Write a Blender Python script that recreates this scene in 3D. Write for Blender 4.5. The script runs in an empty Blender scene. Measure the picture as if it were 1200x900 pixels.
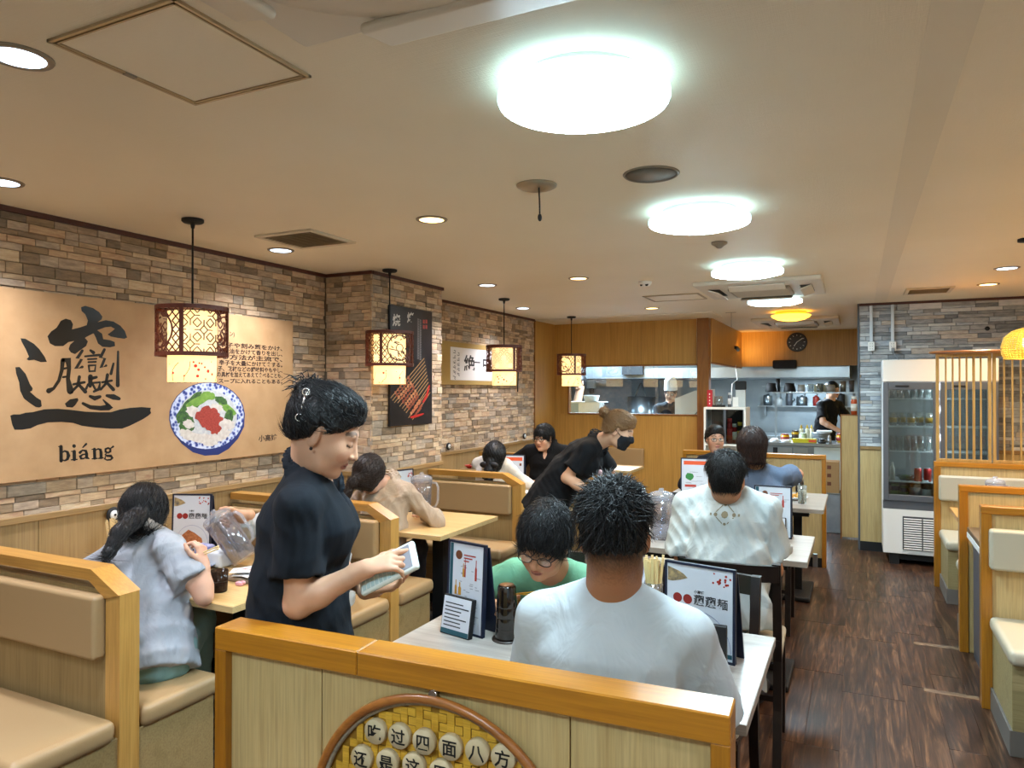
import bpy, bmesh, math, random
import numpy as np
from mathutils import Vector, Matrix
S = bpy.context.scene
COL = S.collection
R = math.radians
random.seed(7)
RNG = np.random.default_rng(7)

# ---------------------------------------------------------------- camera
F_PX, YAW, PITCH, CAM_Z = 840.0, math.atan(405 / 840.0), math.atan(6 / 840.0), 1.58
cam_d = bpy.data.cameras.new('camera')
cam_d.sensor_width = 36.0
cam_d.lens = 36.0 * F_PX / 1200.0
cam_d.clip_start = 0.05
cam = bpy.data.objects.new('camera', cam_d)
cam.location = (0, 0, CAM_Z)
cam.rotation_euler = (math.pi / 2 + PITCH, 0, YAW)
COL.objects.link(cam)
S.camera = cam
# ---------------------------------------------------------------- world, exposure
w = bpy.data.worlds.new('world')
S.world = w
w.use_nodes = True
w.node_tree.nodes['Background'].inputs[0].default_value = (0.9, 0.95, 1.0, 1)
w.node_tree.nodes['Background'].inputs[1].default_value = 0.05
S.view_settings.view_transform = 'Standard'
S.view_settings.look = 'None'
S.view_settings.gamma = 1.0
S.view_settings.use_curve_mapping = False
S.view_settings.exposure = 0.92
LED_RADIANCE = 44.0
LANTERN_W = 52.0
SPOT_W = 72.0

# ---------------------------------------------------------------- pixel -> point helpers
_fw = Vector((-math.sin(YAW) * math.cos(PITCH), math.cos(YAW) * math.cos(PITCH), math.sin(PITCH)))
_rt = Vector((math.cos(YAW), math.sin(YAW), 0))
_up = _rt.cross(_fw)
def ray(u, v):
    return _fw + _rt * ((u - 600) / F_PX) + _up * ((450 - v) / F_PX)
def PD(u, v, t):                      # pixel at a depth
    return Vector((0, 0, CAM_Z)) + ray(u, v) * t
def PZ(u, v, z):                      # pixel on a horizontal plane
    d = ray(u, v); return Vector((0, 0, CAM_Z)) + d * ((z - CAM_Z) / d.z)
def PX(u, v, x):
    d = ray(u, v); return Vector((0, 0, CAM_Z)) + d * (x / d.x)
def PY(u, v, y):
    d = ray(u, v); return Vector((0, 0, CAM_Z)) + d * (y / d.y)

# ---------------------------------------------------------------- materials
def C(h):
    h = h.lstrip('#')
    out = []
    for i in (0, 2, 4):
        c = int(h[i:i + 2], 16) / 255
        out.append(c / 12.92 if c <= 0.04045 else ((c + 0.055) / 1.055) ** 2.4)
    return (*out, 1)
MATS = {}
class NT:
    def __init__(s, name):
        s.m = bpy.data.materials.new(name); s.m.use_nodes = True
        s.t = s.m.node_tree; s.n = s.t.nodes; s.l = s.t.links
        s.b = s.n['Principled BSDF']
    def node(s, typ, **kw):
        n = s.n.new(typ)
        for k, v in kw.items():
            if k.startswith('_'): setattr(n, k[1:], v)
            else: n.inputs[k.replace('__', ' ')].default_value = v
        return n
    def link(s, a, b): s.l.new(a, b)
    def ramp(s, fac, stops):
        r = s.n.new('ShaderNodeValToRGB')
        e = r.color_ramp.elements
        while len(e) < len(stops): e.new(0.5)
        for i, (p, c) in enumerate(stops):
            e[i].position = p; e[i].color = C(c) if isinstance(c, str) else c
        s.link(fac, r.inputs[0]); return r
    def coords(s, scale=(1, 1, 1), rand=True):
        tc = s.n.new('ShaderNodeTexCoord')
        mp = s.n.new('ShaderNodeMapping'); mp.inputs['Scale'].default_value = scale
        if rand:
            oi = s.n.new('ShaderNodeObjectInfo')
            ad = s.n.new('ShaderNodeVectorMath'); ad.operation = 'MULTIPLY_ADD'
            ad.inputs[0].default_value = (1, 1, 1)
            s.link(oi.outputs['Random'], ad.inputs[0]); ad.inputs[1].default_value = (7.3, 11.1, 5.7)
            s.link(tc.outputs['Object'], ad.inputs[2])
            s.link(ad.outputs[0], mp.inputs['Vector'])
        else:
            s.link(tc.outputs['Object'], mp.inputs['Vector'])
        return mp.outputs[0]
    def bump(s, h, strength=0.2, dist=0.005):
        b = s.n.new('ShaderNodeBump'); b.inputs['Strength'].default_value = strength; b.inputs['Distance'].default_value = dist
        s.link(h, b.inputs['Height']); s.link(b.outputs[0], s.b.inputs['Normal'])
def mat(name, col='#888888', rough=0.5, metal=0.0, spec=0.5, emit=None, es=1.0, var=None, bump=None, alpha=None, trans=None, coat=0, sss=0):
    if name in MATS: return MATS[name]
    t = NT(name); b = t.b
    b.inputs['Base Color'].default_value = C(col); b.inputs['Roughness'].default_value = rough
    b.inputs['Metallic'].default_value = metal; b.inputs['Specular IOR Level'].default_value = spec
    b.inputs['Coat Weight'].default_value = coat
    if emit: b.inputs['Emission Color'].default_value = C(emit); b.inputs['Emission Strength'].default_value = es
    if trans: b.inputs['Transmission Weight'].default_value = trans; b.inputs['IOR'].default_value = 1.2
    if alpha is not None: b.inputs['Alpha'].default_value = alpha
    if sss: b.inputs['Subsurface Weight'].default_value = sss; b.inputs['Subsurface Scale'].default_value = 0.01; b.inputs['Subsurface Radius'].default_value = (1, .3, .2)
    if var or bump:
        co = t.coords()
        if var:      # (second colour, noise scale)
            n = t.node('ShaderNodeTexNoise', Scale=var[1], Detail=5.0); t.link(co, n.inputs['Vector'])
            r = t.ramp(n.outputs[0], [(0.3, col), (0.7, var[0])]); t.link(r.outputs[0], b.inputs['Base Color'])
        if bump:     # (scale, strength)
            n2 = t.node('ShaderNodeTexNoise', Scale=bump[0], Detail=6.0); t.link(co, n2.inputs['Vector'])
            t.bump(n2.outputs[0], bump[1])
    MATS[name] = t.m
    return t.m
def wood(name, c1, c2, c3=None, axis='z', scale=6.0, rough=0.45, stretch=14, coat=0.0, bump=0.08, plank=None):
    if name in MATS: return MATS[name]
    t = NT(name); b = t.b
    sc = [scale * 3] * 3; sc['xyz'.index(axis)] = scale * 3 / stretch
    co = t.coords(tuple(sc))
    n = t.node('ShaderNodeTexNoise', Scale=1.0, Detail=6.0, Roughness=0.6, Distortion=0.6); t.link(co, n.inputs['Vector'])
    r = t.ramp(n.outputs[0], [(0.28, c1), (0.5, c2), (0.72, c3 or c1)])
    sc2 = [scale * 40] * 3; sc2['xyz'.index(axis)] = scale * 1.2
    co2 = t.coords(tuple(sc2))
    n2 = t.node('ShaderNodeTexNoise', Scale=1.0, Detail=3.0); t.link(co2, n2.inputs['Vector'])
    mx = t.n.new('ShaderNodeMix'); mx.data_type = 'RGBA'; mx.blend_type = 'MULTIPLY'; mx.inputs[0].default_value = 0.35
    t.link(r.outputs[0], mx.inputs[6]); t.link(t.ramp(n2.outputs[0], [(0.3, '#a89c90'), (0.65, '#ffffff')]).outputs[0], mx.inputs[7])
    t.link(mx.outputs[2], b.inputs['Base Color'])
    b.inputs['Roughness'].default_value = rough; b.inputs['Coat Weight'].default_value = coat; b.inputs['Coat Roughness'].default_value = 0.25
    t.bump(n2.outputs[0], bump, 0.002)
    MATS[name] = t.m
    return t.m
def glass(name, tint='#ffffff', refl=0.09, rough=0.02, dens=0.0):
    """thin pane: fresnel mix of clear and glossy"""
    if name in MATS: return MATS[name]
    t = NT(name); t.n.remove(t.b)
    tr = t.node('ShaderNodeBsdfTransparent'); tr.inputs[0].default_value = C(tint)
    gl = t.node('ShaderNodeBsdfGlossy'); gl.inputs['Roughness'].default_value = rough
    fr = t.node('ShaderNodeLayerWeight'); fr.inputs['Blend'].default_value = 0.25
    ma = t.node('ShaderNodeMath', _operation='MULTIPLY_ADD'); ma.inputs[1].default_value = 0.5; ma.inputs[2].default_value = refl
    t.link(fr.outputs['Fresnel'], ma.inputs[0])
    mx = t.node('ShaderNodeMixShader'); t.link(ma.outputs[0], mx.inputs[0]); t.link(tr.outputs[0], mx.inputs[1]); t.link(gl.outputs[0], mx.inputs[2])
    last = mx.outputs[0]
    if dens:
        df = t.node('ShaderNodeBsdfDiffuse'); df.inputs[0].default_value = C(tint)
        m2 = t.node('ShaderNodeMixShader'); m2.inputs[0].default_value = dens
        t.link(last, m2.inputs[1]); t.link(df.outputs[0], m2.inputs[2]); last = m2.outputs[0]
    t.link(last, t.n['Material Output'].inputs[0])
    MATS[name] = t.m
    return t.m
def attr_mat(name, rough=0.5, spec=0.4, sss=0.0, bump=None):
    """colour stored per vertex (lips, brows, prints; also painted mouth and nostril shade)"""
    if name in MATS: return MATS[name]
    t = NT(name); a = t.node('ShaderNodeAttribute', _attribute_name='Col')
    t.link(a.outputs['Color'], t.b.inputs['Base Color']); t.b.inputs['Roughness'].default_value = rough
    t.b.inputs['Specular IOR Level'].default_value = spec
    if sss:
        t.b.inputs['Subsurface Weight'].default_value = sss; t.b.inputs['Subsurface Scale'].default_value = 0.008; t.b.inputs['Subsurface Radius'].default_value = (1, .35, .2)
    if bump:
        n2 = t.node('ShaderNodeTexNoise', Scale=bump[0], Detail=5.0); t.link(t.coords(), n2.inputs['Vector']); t.bump(n2.outputs[0], bump[1], 0.002)
    MATS[name] = t.m
    return t.m

# ---------------------------------------------------------------- mesh builder
def rotm(ax, deg): return Matrix.Rotation(R(deg), 4, ax)
class MB:
    def __init__(s): s.v = []; s.f = []; s.mi = []; s.sm = []; s.cur = 0; s.M = None; s.wn = False
    def add(s, vs, fs, smooth=False):
        o = len(s.v)
        if s.M is not None: vs = [s.M @ Vector(p) for p in vs]
        s.v.extend([tuple(p) for p in vs])
        for f in fs:
            s.f.append([i + o for i in f]); s.mi.append(s.cur); s.sm.append(smooth)
        return s
    def box(s, x0, y0, z0, x1, y1, z1, b=0.0):
        x0, x1 = min(x0, x1), max(x0, x1); y0, y1 = min(y0, y1), max(y0, y1); z0, z1 = min(z0, z1), max(z0, z1)
        c = ((x0 + x1) / 2, (y0 + y1) / 2, (z0 + z1) / 2); h = ((x1 - x0) / 2, (y1 - y0) / 2, (z1 - z0) / 2)
        b = min(b, *(0.45 * q for q in h))
        if b <= 0:
            vs = [(c[0] + i * h[0], c[1] + j * h[1], c[2] + k * h[2]) for i in (-1, 1) for j in (-1, 1) for k in (-1, 1)]
            return s.add(vs, [(0, 1, 3, 2), (4, 6, 7, 5), (0, 4, 5, 1), (2, 3, 7, 6), (0, 2, 6, 4), (1, 5, 7, 3)])
        vs = []; cs = [(i, j, k) for i in (-1, 1) for j in (-1, 1) for k in (-1, 1)]
        for sg in cs:
            for a in range(3):
                vs.append(tuple(c[q] + sg[q] * (h[q] if q == a else h[q] - b) for q in range(3)))
        ix = {sg: i for i, sg in enumerate(cs)}; fs = []
        for a in range(3):
            p, q = [(1, 2), (2, 0), (0, 1)][a]
            for sa in (-1, 1):
                loop = []
                for sp, sq in ((-1, -1), (1, -1), (1, 1), (-1, 1)):
                    k = [0, 0, 0]; k[a] = sa; k[p] = sp; k[q] = sq; loop.append(ix[tuple(k)] * 3 + a)
                fs.append(loop if sa > 0 else loop[::-1])
            for sp in (-1, 1):
                for sq in (-1, 1):
                    k = [0, 0, 0]; k[a] = -1; k[p] = sp; k[q] = sq; c0 = ix[tuple(k)]; k[a] = 1; c1 = ix[tuple(k)]
                    fs.append((c0 * 3 + p, c1 * 3 + p, c1 * 3 + q, c0 * 3 + q))
        for sg in cs: fs.append([ix[sg] * 3 + a for a in range(3)])
        return s.add(vs, fs)
    def rbox(s, x0, y0, z0, x1, y1, z1, r, seg=3, puff=0.0):
        x0, x1 = min(x0, x1), max(x0, x1); y0, y1 = min(y0, y1), max(y0, y1); z0, z1 = min(z0, z1), max(z0, z1)
        bm = bmesh.new(); bmesh.ops.create_cube(bm, size=1)
        for v in bm.verts: v.co = Vector(((x0 + x1) / 2 + v.co.x * (x1 - x0), (y0 + y1) / 2 + v.co.y * (y1 - y0), (z0 + z1) / 2 + v.co.z * (z1 - z0)))
        bmesh.ops.bevel(bm, geom=list(bm.edges), offset=r, segments=seg, affect='EDGES', profile=0.5)
        bm.verts.index_update(); s.wn = True
        s.add([tuple(v.co) for v in bm.verts], [[v.index for v in f.verts] for f in bm.faces], True)
        bm.free(); return s
    def cyl(s, p0, p1, r0, r1=None, seg=16, caps=True, smooth=True):
        r1 = r0 if r1 is None else r1
        p0 = Vector(p0); p1 = Vector(p1); d = (p1 - p0).normalized()
        a = d.orthogonal().normalized(); b = d.cross(a)
        vs = []
        for p, r in ((p0, r0), (p1, r1)):
            for i in range(seg):
                t = 2 * math.pi * i / seg; vs.append(p + a * (r * math.cos(t)) + b * (r * math.sin(t)))
        s.add(vs, [(i, (i + 1) % seg, seg + (i + 1) % seg, seg + i) for i in range(seg)], smooth)
        if caps: s.add(vs, [list(range(seg))[::-1], list(range(seg, 2 * seg))])
        return s
    def tube(s, pts, r, seg=8, closed=False, caps=True):
        pts = [Vector(p) for p in pts]; n = len(pts)
        rs = r if isinstance(r, (list, tuple)) else [r] * n
        vs = []; a = None
        for i in range(n):
            if closed: d = pts[(i + 1) % n] - pts[i - 1]
            else: d = pts[min(i + 1, n - 1)] - pts[max(i - 1, 0)]
            d = d.normalized() if d.length > 1e-9 else Vector((0, 0, 1))
            a = d.orthogonal().normalized() if a is None else (a - d * a.dot(d)).normalized()
            b = d.cross(a)
            for k in range(seg):
                t = 2 * math.pi * k / seg; vs.append(pts[i] + a * (rs[i] * math.cos(t)) + b * (rs[i] * math.sin(t)))
        fs = []
        for i in range(n if closed else n - 1):
            j = (i + 1) % n
            for k in range(seg): fs.append((i * seg + k, i * seg + (k + 1) % seg, j * seg + (k + 1) % seg, j * seg + k))
        s.add(vs, fs, True)
        if caps and not closed: s.add(vs, [list(range(seg))[::-1], list(range((n - 1) * seg, n * seg))])
        return s
    def lathe(s, prof, c=(0, 0, 0), seg=24, smooth=True, squash=(1, 1)):
        vs = []; n = len(prof)
        for r, z in prof:
            for k in range(seg):
                t = 2 * math.pi * k / seg; vs.append((c[0] + r * math.cos(t) * squash[0], c[1] + r * math.sin(t) * squash[1], c[2] + z))
        fs = []
        for i in range(n - 1):
            for k in range(seg): fs.append((i * seg + k, i * seg + (k + 1) % seg, (i + 1) * seg + (k + 1) % seg, (i + 1) * seg + k))
        s.add(vs, fs, smooth)
        if prof[0][0] > 1e-5: s.add(vs[:seg], [list(range(seg))[::-1]])
        if prof[-1][0] > 1e-5: s.add(vs[-seg:], [list(range(seg))])
        return s
    def prism(s, pts, fn, t):
        """polygon of 2-D points; fn(a, b, h) -> 3-D; extruded from h=0 to h=t"""
        n = len(pts); vs = [fn(a, b, 0) for a, b in pts] + [fn(a, b, t) for a, b in pts]
        return s.add(vs, [list(range(n))[::-1], list(range(n, 2 * n))] + [(i, (i + 1) % n, n + (i + 1) % n, n + i) for i in range(n)])
    def sphere(s, c, r, seg=16, rings=10):
        rx, ry, rz = r if isinstance(r, (tuple, list)) else (r, r, r)
        vs = []; fs = []
        for i in range(rings + 1):
            p = math.pi * i / rings
            for k in range(seg):
                t = 2 * math.pi * k / seg
                vs.append((c[0] + rx * math.sin(p) * math.cos(t), c[1] + ry * math.sin(p) * math.sin(t), c[2] - rz * math.cos(p)))
        for i in range(rings):
            for k in range(seg): fs.append((i * seg + k, i * seg + (k + 1) % seg, (i + 1) * seg + (k + 1) % seg, (i + 1) * seg + k))
        return s.add(vs, fs, True)
    def mesh(s, name, mats, recalc=True):
        me = bpy.data.meshes.new(name); me.from_pydata(s.v, [], s.f)
        for m in (mats if isinstance(mats, (list, tuple)) else [mats]): me.materials.append(m)
        me.polygons.foreach_set('material_index', s.mi); me.polygons.foreach_set('use_smooth', s.sm)
        if recalc:
            bm = bmesh.new(); bm.from_mesh(me); bmesh.ops.remove_doubles(bm, verts=bm.verts, dist=1e-6)
            bmesh.ops.recalc_face_normals(bm, faces=bm.faces); bm.to_mesh(me); bm.free()
        me.update(); return me
    def build(s, name, mats, parent=None, world=False, recalc=True):
        o = bpy.data.objects.new(name, s.mesh(name, mats, recalc)); COL.objects.link(o)
        if s.wn: md = o.modifiers.new('soft_corners', 'WEIGHTED_NORMAL'); md.keep_sharp = False; md.weight = 50
        if parent is not None:
            o.parent = parent
            if world:
                q = parent; off = Vector((0, 0, 0))
                while q is not None: off += q.location; q = q.parent
                o.location = -off
        return o
def tag(o, label=None, cat=None, group=None, kind=None):
    if label: o['label'] = label
    if cat: o['category'] = cat
    if group: o['group'] = group
    if kind: o['kind'] = kind
    return o
def thing(name, label, cat, loc=(0, 0, 0), rz=0.0, group=None):
    o = bpy.data.objects.new(name, None); COL.objects.link(o)
    o.location = loc; o.rotation_euler = (0, 0, rz); o.empty_display_size = 0.05
    return tag(o, label, cat, group)
def struct(name, mb, m, parent=None):
    o = mb.build(name, m, parent); o['kind'] = 'structure'; return o
def dup(root, loc=None, rz=None, label=None, group=None):
    r = root.copy(); COL.objects.link(r)
    if loc is not None: r.location = loc
    if rz is not None: r.rotation_euler = (0, 0, rz)
    if label: r['label'] = label
    if group: r['group'] = group
    for ch in list(root.children):
        c = ch.copy(); COL.objects.link(c); c.parent = r
        for g in list(ch.children):
            d = g.copy(); COL.objects.link(d); d.parent = c
    return r
def lamp(name, kind, loc, power, col, parent=None, size=0.1, rot=(0, 0, 0), spot=None, blend=0.5):
    d = bpy.data.lights.new(name, kind); d.energy = power; d.color = C(col)[:3]
    if kind == 'AREA': d.shape = 'DISK'; d.size = size
    else: d.shadow_soft_size = size
    if kind == 'SPOT': d.spot_size = spot; d.spot_blend = blend
    o = bpy.data.objects.new(name, d); COL.objects.link(o); o.location = loc; o.rotation_euler = rot
    if parent: o.parent = parent
    return o

# ---------------------------------------------------------------- lettering
_tcache = {}
def text_geo(body, size=1.0, spacing=1.0, bold=0.0, align='LEFT'):
    key = (body, spacing, bold, align)
    if key not in _tcache:
        cu = bpy.data.curves.new('lettering', 'FONT'); cu.body = body; cu.size = 1.0; cu.space_character = spacing
        cu.offset = bold; cu.resolution_u = 2; cu.align_x = align; cu.fill_mode = 'FRONT'
        ob = bpy.data.objects.new('lettering', cu); COL.objects.link(ob)
        dg = bpy.context.evaluated_depsgraph_get(); ev = ob.evaluated_get(dg); me = ev.to_mesh()
        vs = [tuple(v.co) for v in me.vertices]; fs = [list(p.vertices) for p in me.polygons]
        ev.to_mesh_clear(); bpy.data.objects.remove(ob); bpy.data.curves.remove(cu)
        _tcache[key] = (vs, fs)
    return _tcache[key]
def put_text(mb, body, fn, x, y, size, spacing=1.0, bold=0.0, align='LEFT', h=0.0006, sx=1.0):
    vs, fs = text_geo(body, 1.0, spacing, bold, align)
    mb.add([fn(x + p[0] * size * sx, y + p[1] * size, h) for p in vs], fs)
def plane_left(x):                    # on a wall facing +X : a = world Y, b = world Z
    return lambda a, b, h: (x + h, a, b)
def plane_front(y):                   # on a face that looks towards -Y : a = X, b = Z
    return lambda a, b, h: (a, y - h, b)
def ribbon(mb, pts, fn, h=0.0006):
    """brush stroke: points (a, b, width)"""
    n = len(pts); L = []; Rr = []
    for i in range(n):
        p0 = pts[max(i - 1, 0)]; p1 = pts[min(i + 1, n - 1)]
        dx, dy = p1[0] - p0[0], p1[1] - p0[1]; d = math.hypot(dx, dy) or 1
        nx, ny = -dy / d, dx / d; wd = pts[i][2] / 2
        L.append((pts[i][0] + nx * wd, pts[i][1] + ny * wd)); Rr.append((pts[i][0] - nx * wd, pts[i][1] - ny * wd))
    e0, e1 = pts[0], pts[-1]
    for i in range(n - 1):
        mb.add([fn(*L[i], h), fn(*L[i + 1], h), fn(*Rr[i + 1], h), fn(*Rr[i], h)], [(0, 1, 2, 3)])
    for e in (e0, e1):
        q = [(e[0] + e[2] / 2 * math.cos(k * math.pi / 4), e[1] + e[2] / 2 * math.sin(k * math.pi / 4)) for k in range(8)]
        mb.add([fn(*p, h * 1.05) for p in q], [list(range(8))])
def disc(mb, c, r, fn, h, seg=24, ry=None):
    q = [(c[0] + r * math.cos(2 * math.pi * k / seg), c[1] + (ry or r) * math.sin(2 * math.pi * k / seg)) for k in range(seg)]
    mb.add([fn(*p, h) for p in q], [list(range(seg))])
def rect(mb, a0, b0, a1, b1, fn, h):
    mb.add([fn(a0, b0, h), fn(a1, b0, h), fn(a1, b1, h), fn(a0, b1, h)], [(0, 1, 2, 3)])
# ================================================================ THE ROOM
CEIL = 2.42
XL, YB, YG, XP = -3.515, 8.55, 7.84, -1.55     # left wall, back wall, grey stone wall, kitchen passage side
M_ceil = None
def ceil_mat():
    t = NT('ceiling_paper'); b = t.b
    co = t.coords(rand=False)
    big = t.node('ShaderNodeTexNoise', Scale=0.9, Detail=5.0); t.link(co, big.inputs['Vector'])
    r = t.ramp(big.outputs[0], [(0.3, '#eadfc8'), (0.7, '#f1e7d3')]); t.link(r.outputs[0], b.inputs['Base Color'])
    hs = []
    for sc in ((420, 14, 1), (14, 420, 1)):
        mp = t.n.new('ShaderNodeMapping'); mp.inputs['Scale'].default_value = sc; t.link(co, mp.inputs['Vector'])
        n = t.node('ShaderNodeTexNoise', Scale=1.0, Detail=2.0); t.link(mp.outputs[0], n.inputs['Vector']); hs.append(n.outputs[0])
    ad = t.node('ShaderNodeMath', _operation='ADD'); t.link(hs[0], ad.inputs[0]); t.link(hs[1], ad.inputs[1])
    t.bump(ad.outputs[0], 0.35, 0.003); b.inputs['Roughness'].default_value = 0.55
    return t.m
def stone_mat(name, cols, island=False):
    t = NT(name); b = t.b
    src = t.n.new('ShaderNodeNewGeometry').outputs['Random Per Island'] if island else t.n.new('ShaderNodeObjectInfo').outputs['Random']
    n_ = len(cols); r = t.ramp(src, [(i / n_, c) for i, c in enumerate(cols)]); r.color_ramp.interpolation = 'CONSTANT'
    tc = t.n.new('ShaderNodeNewGeometry'); mp = t.n.new('ShaderNodeMapping'); mp.inputs['Scale'].default_value = (14, 14, 60); t.link(tc.outputs['Position'], mp.inputs['Vector'])
    n = t.node('ShaderNodeTexNoise', Scale=1.0, Detail=8.0, Roughness=0.65); t.link(mp.outputs[0], n.inputs['Vector'])
    mx = t.n.new('ShaderNodeMix'); mx.data_type = 'RGBA'; mx.blend_type = 'OVERLAY'; mx.inputs[0].default_value = 0.55
    t.link(r.outputs[0], mx.inputs[6]); t.link(t.ramp(n.outputs[0], [(0.3, '#58534c'), (0.7, '#cfc6ba')]).outputs[0], mx.inputs[7])
    t.link(mx.outputs[2], b.inputs['Base Color']); b.inputs['Roughness'].default_value = 0.8
    t.bump(n.outputs[0], 0.5, 0.006)
    return t.m
TAN = ['#b8a184', '#c2ac8e', '#a68f72', '#cab494', '#b5a18a', '#d0bb9c', '#bfac96', '#97836c', '#cbb191', '#c0b09c', '#b0a494', '#d6c4a8', '#8c7c6a', '#d0bda2']
GRY = ['#a6abb2', '#bbc0c5', '#9198a0', '#c9cccd', '#aeb3b8', '#9ea3a9', '#c0bbb4', '#858b93', '#b8c0c9', '#d2d5d8']
M_st_t, M_st_ti = stone_mat('stone_tan', TAN), stone_mat('stone_tan_joined', TAN, True)
M_st_g, M_st_gi = stone_mat('stone_grey', GRY), stone_mat('stone_grey_joined', GRY, True)
M_joint = mat('stone_joint', '#6e5f4e', 0.9)
M_jointg = mat('stone_joint_grey', '#54585d', 0.9)
M_ceil = ceil_mat()
M_crown = mat('crown_brown', '#4a2318', 0.45)
M_wains = wood('wainscot_wood', '#8f7447', '#a3865a', '#97794d', 'z', 3, 0.5, 18)
M_wains_cap = wood('wainscot_cap', '#8d6f42', '#a58455', '#997a4c', 'y', 3, 0.45, 18)
M_oak = wood('oak_panel', '#b5873f', '#c4964c', '#ba8d46', 'z', 2.2, 0.42, 30, bump=0.05)
M_pale = wood('pale_panel', '#b99a63', '#cbb07a', '#c0a26b', 'z', 5, 0.45, 12)
M_pine = wood('brown_pine', '#7a4a1e', '#94602a', '#86531f', 'z', 5, 0.4, 8)
M_black = mat('black_matte', '#0d0d0f', 0.6)
M_wallp = mat('wall_paper', '#cfc3ac', 0.7)

def floor_mat(name, rnd=True):
    t = NT(name); b = t.b
    sc = (30, 2.0, 30)
    n = t.node('ShaderNodeTexNoise', Scale=1.0, Detail=6.0, Roughness=0.6, Distortion=1.6); t.link(t.coords(sc), n.inputs['Vector'])
    r = t.ramp(n.outputs[0], [(0.28, '#20140f'), (0.42, '#38241a'), (0.55, '#573b2a'), (0.70, '#8a6648')])
    n3 = t.node('ShaderNodeTexNoise', Scale=1.0, Detail=4.0); t.link(t.coords((160, 4, 160)), n3.inputs['Vector'])
    mx = t.n.new('ShaderNodeMix'); mx.data_type = 'RGBA'; mx.blend_type = 'MULTIPLY'; mx.inputs[0].default_value = 0.5
    t.link(r.outputs[0], mx.inputs[6]); t.link(t.ramp(n3.outputs[0], [(0.35, '#7d706a'), (0.6, '#ffffff')]).outputs[0], mx.inputs[7])
    oi = t.n.new('ShaderNodeObjectInfo'); mx2 = t.n.new('ShaderNodeMix'); mx2.data_type = 'RGBA'; mx2.blend_type = 'MULTIPLY'; mx2.inputs[0].default_value = 0.6
    t.link(mx.outputs[2], mx2.inputs[6]); t.link(t.ramp(oi.outputs['Random'], [(0.0, '#a99c98'), (1.0, '#ffffff')]).outputs[0], mx2.inputs[7])
    t.link(mx2.outputs[2], b.inputs['Base Color']); b.inputs['Roughness'].default_value = 0.36
    t.bump(n3.outputs[0], 0.12, 0.001)
    return t.m
M_floor = floor_mat('vinyl_plank')
floor = struct('floor', MB().box(-5.2, -1.5, -0.06, 2.45, 14.0, -0.003), M_floor)
def plank_mesh(ln):
    return MB().box(-0.0718, 0, -0.003, 0.0718, ln - 0.0015, 0, 0.0008).mesh('plank', M_floor)
pl_full = plank_mesh(0.92)
pl_cut = {}
for i in range(22):
    x = -1.60 + 0.145 * i; y = 1.15 + random.choice((0, .23, .46, .69)) - 0.46
    while y < 9.3:
        o = bpy.data.objects.new('plank', pl_full); COL.objects.link(o); o.parent = floor; o.location = (x, y, 0); y += 0.92
ceiling = struct('ceiling', MB().box(-5.2, -1.5, CEIL, 2.45, 14.0, CEIL + 0.1), M_ceil)
# paper tape strip along the ceiling joint on the right
struct('trim_1', MB().box(0.146, -1.4, CEIL - 0.0015, 0.25, 7.8, CEIL + 0.001), mat('tape_strip', '#e2d8c4', 0.5)).parent = ceiling
struct('trim_2', MB().box(XL, 7.9, CEIL - 0.012, -1.41, YB, CEIL + 0.002), mat('soffit_white', '#e6ddcb', 0.6)).parent = ceiling

# ---------------------------------------------------------------- stone walls
def stone_units():
    us = []
    for k in range(7):
        rr = random.Random(k)
        mb = MB(); j = lambda a: rr.uniform(-a, a)
        e = 0.07
        vs = []; 
        back = [(-.5, 0, -.5), (.5, 0, -.5), (.5, 0, .5), (-.5, 0, .5)]
        mid = [(x * (1 - 0.01), .72 + j(.1), z * 0.96) for x, _, z in back]
        frt = [(x * (1 - e * .6), 1 + j(.18), z * (1 - e * 2)) for x, _, z in back]
        cen = [(j(.2), 1.05 + j(.2), j(.15))]
        vs = back + mid + frt + cen
        fs = [(i, (i + 1) % 4, 4 + (i + 1) % 4, 4 + i) for i in range(4)] + [(4 + i, 4 + (i + 1) % 4, 8 + (i + 1) % 4, 8 + i) for i in range(4)] + [(8 + i, 8 + (i + 1) % 4, 12) for i in range(4)]
        us.append((vs, fs))
    return us
UNITS = stone_units()
def unit_meshes(m):
    out = []
    for vs, fs in UNITS: out.append(MB().add(vs, fs).mesh('stone', m))
    return out
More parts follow.
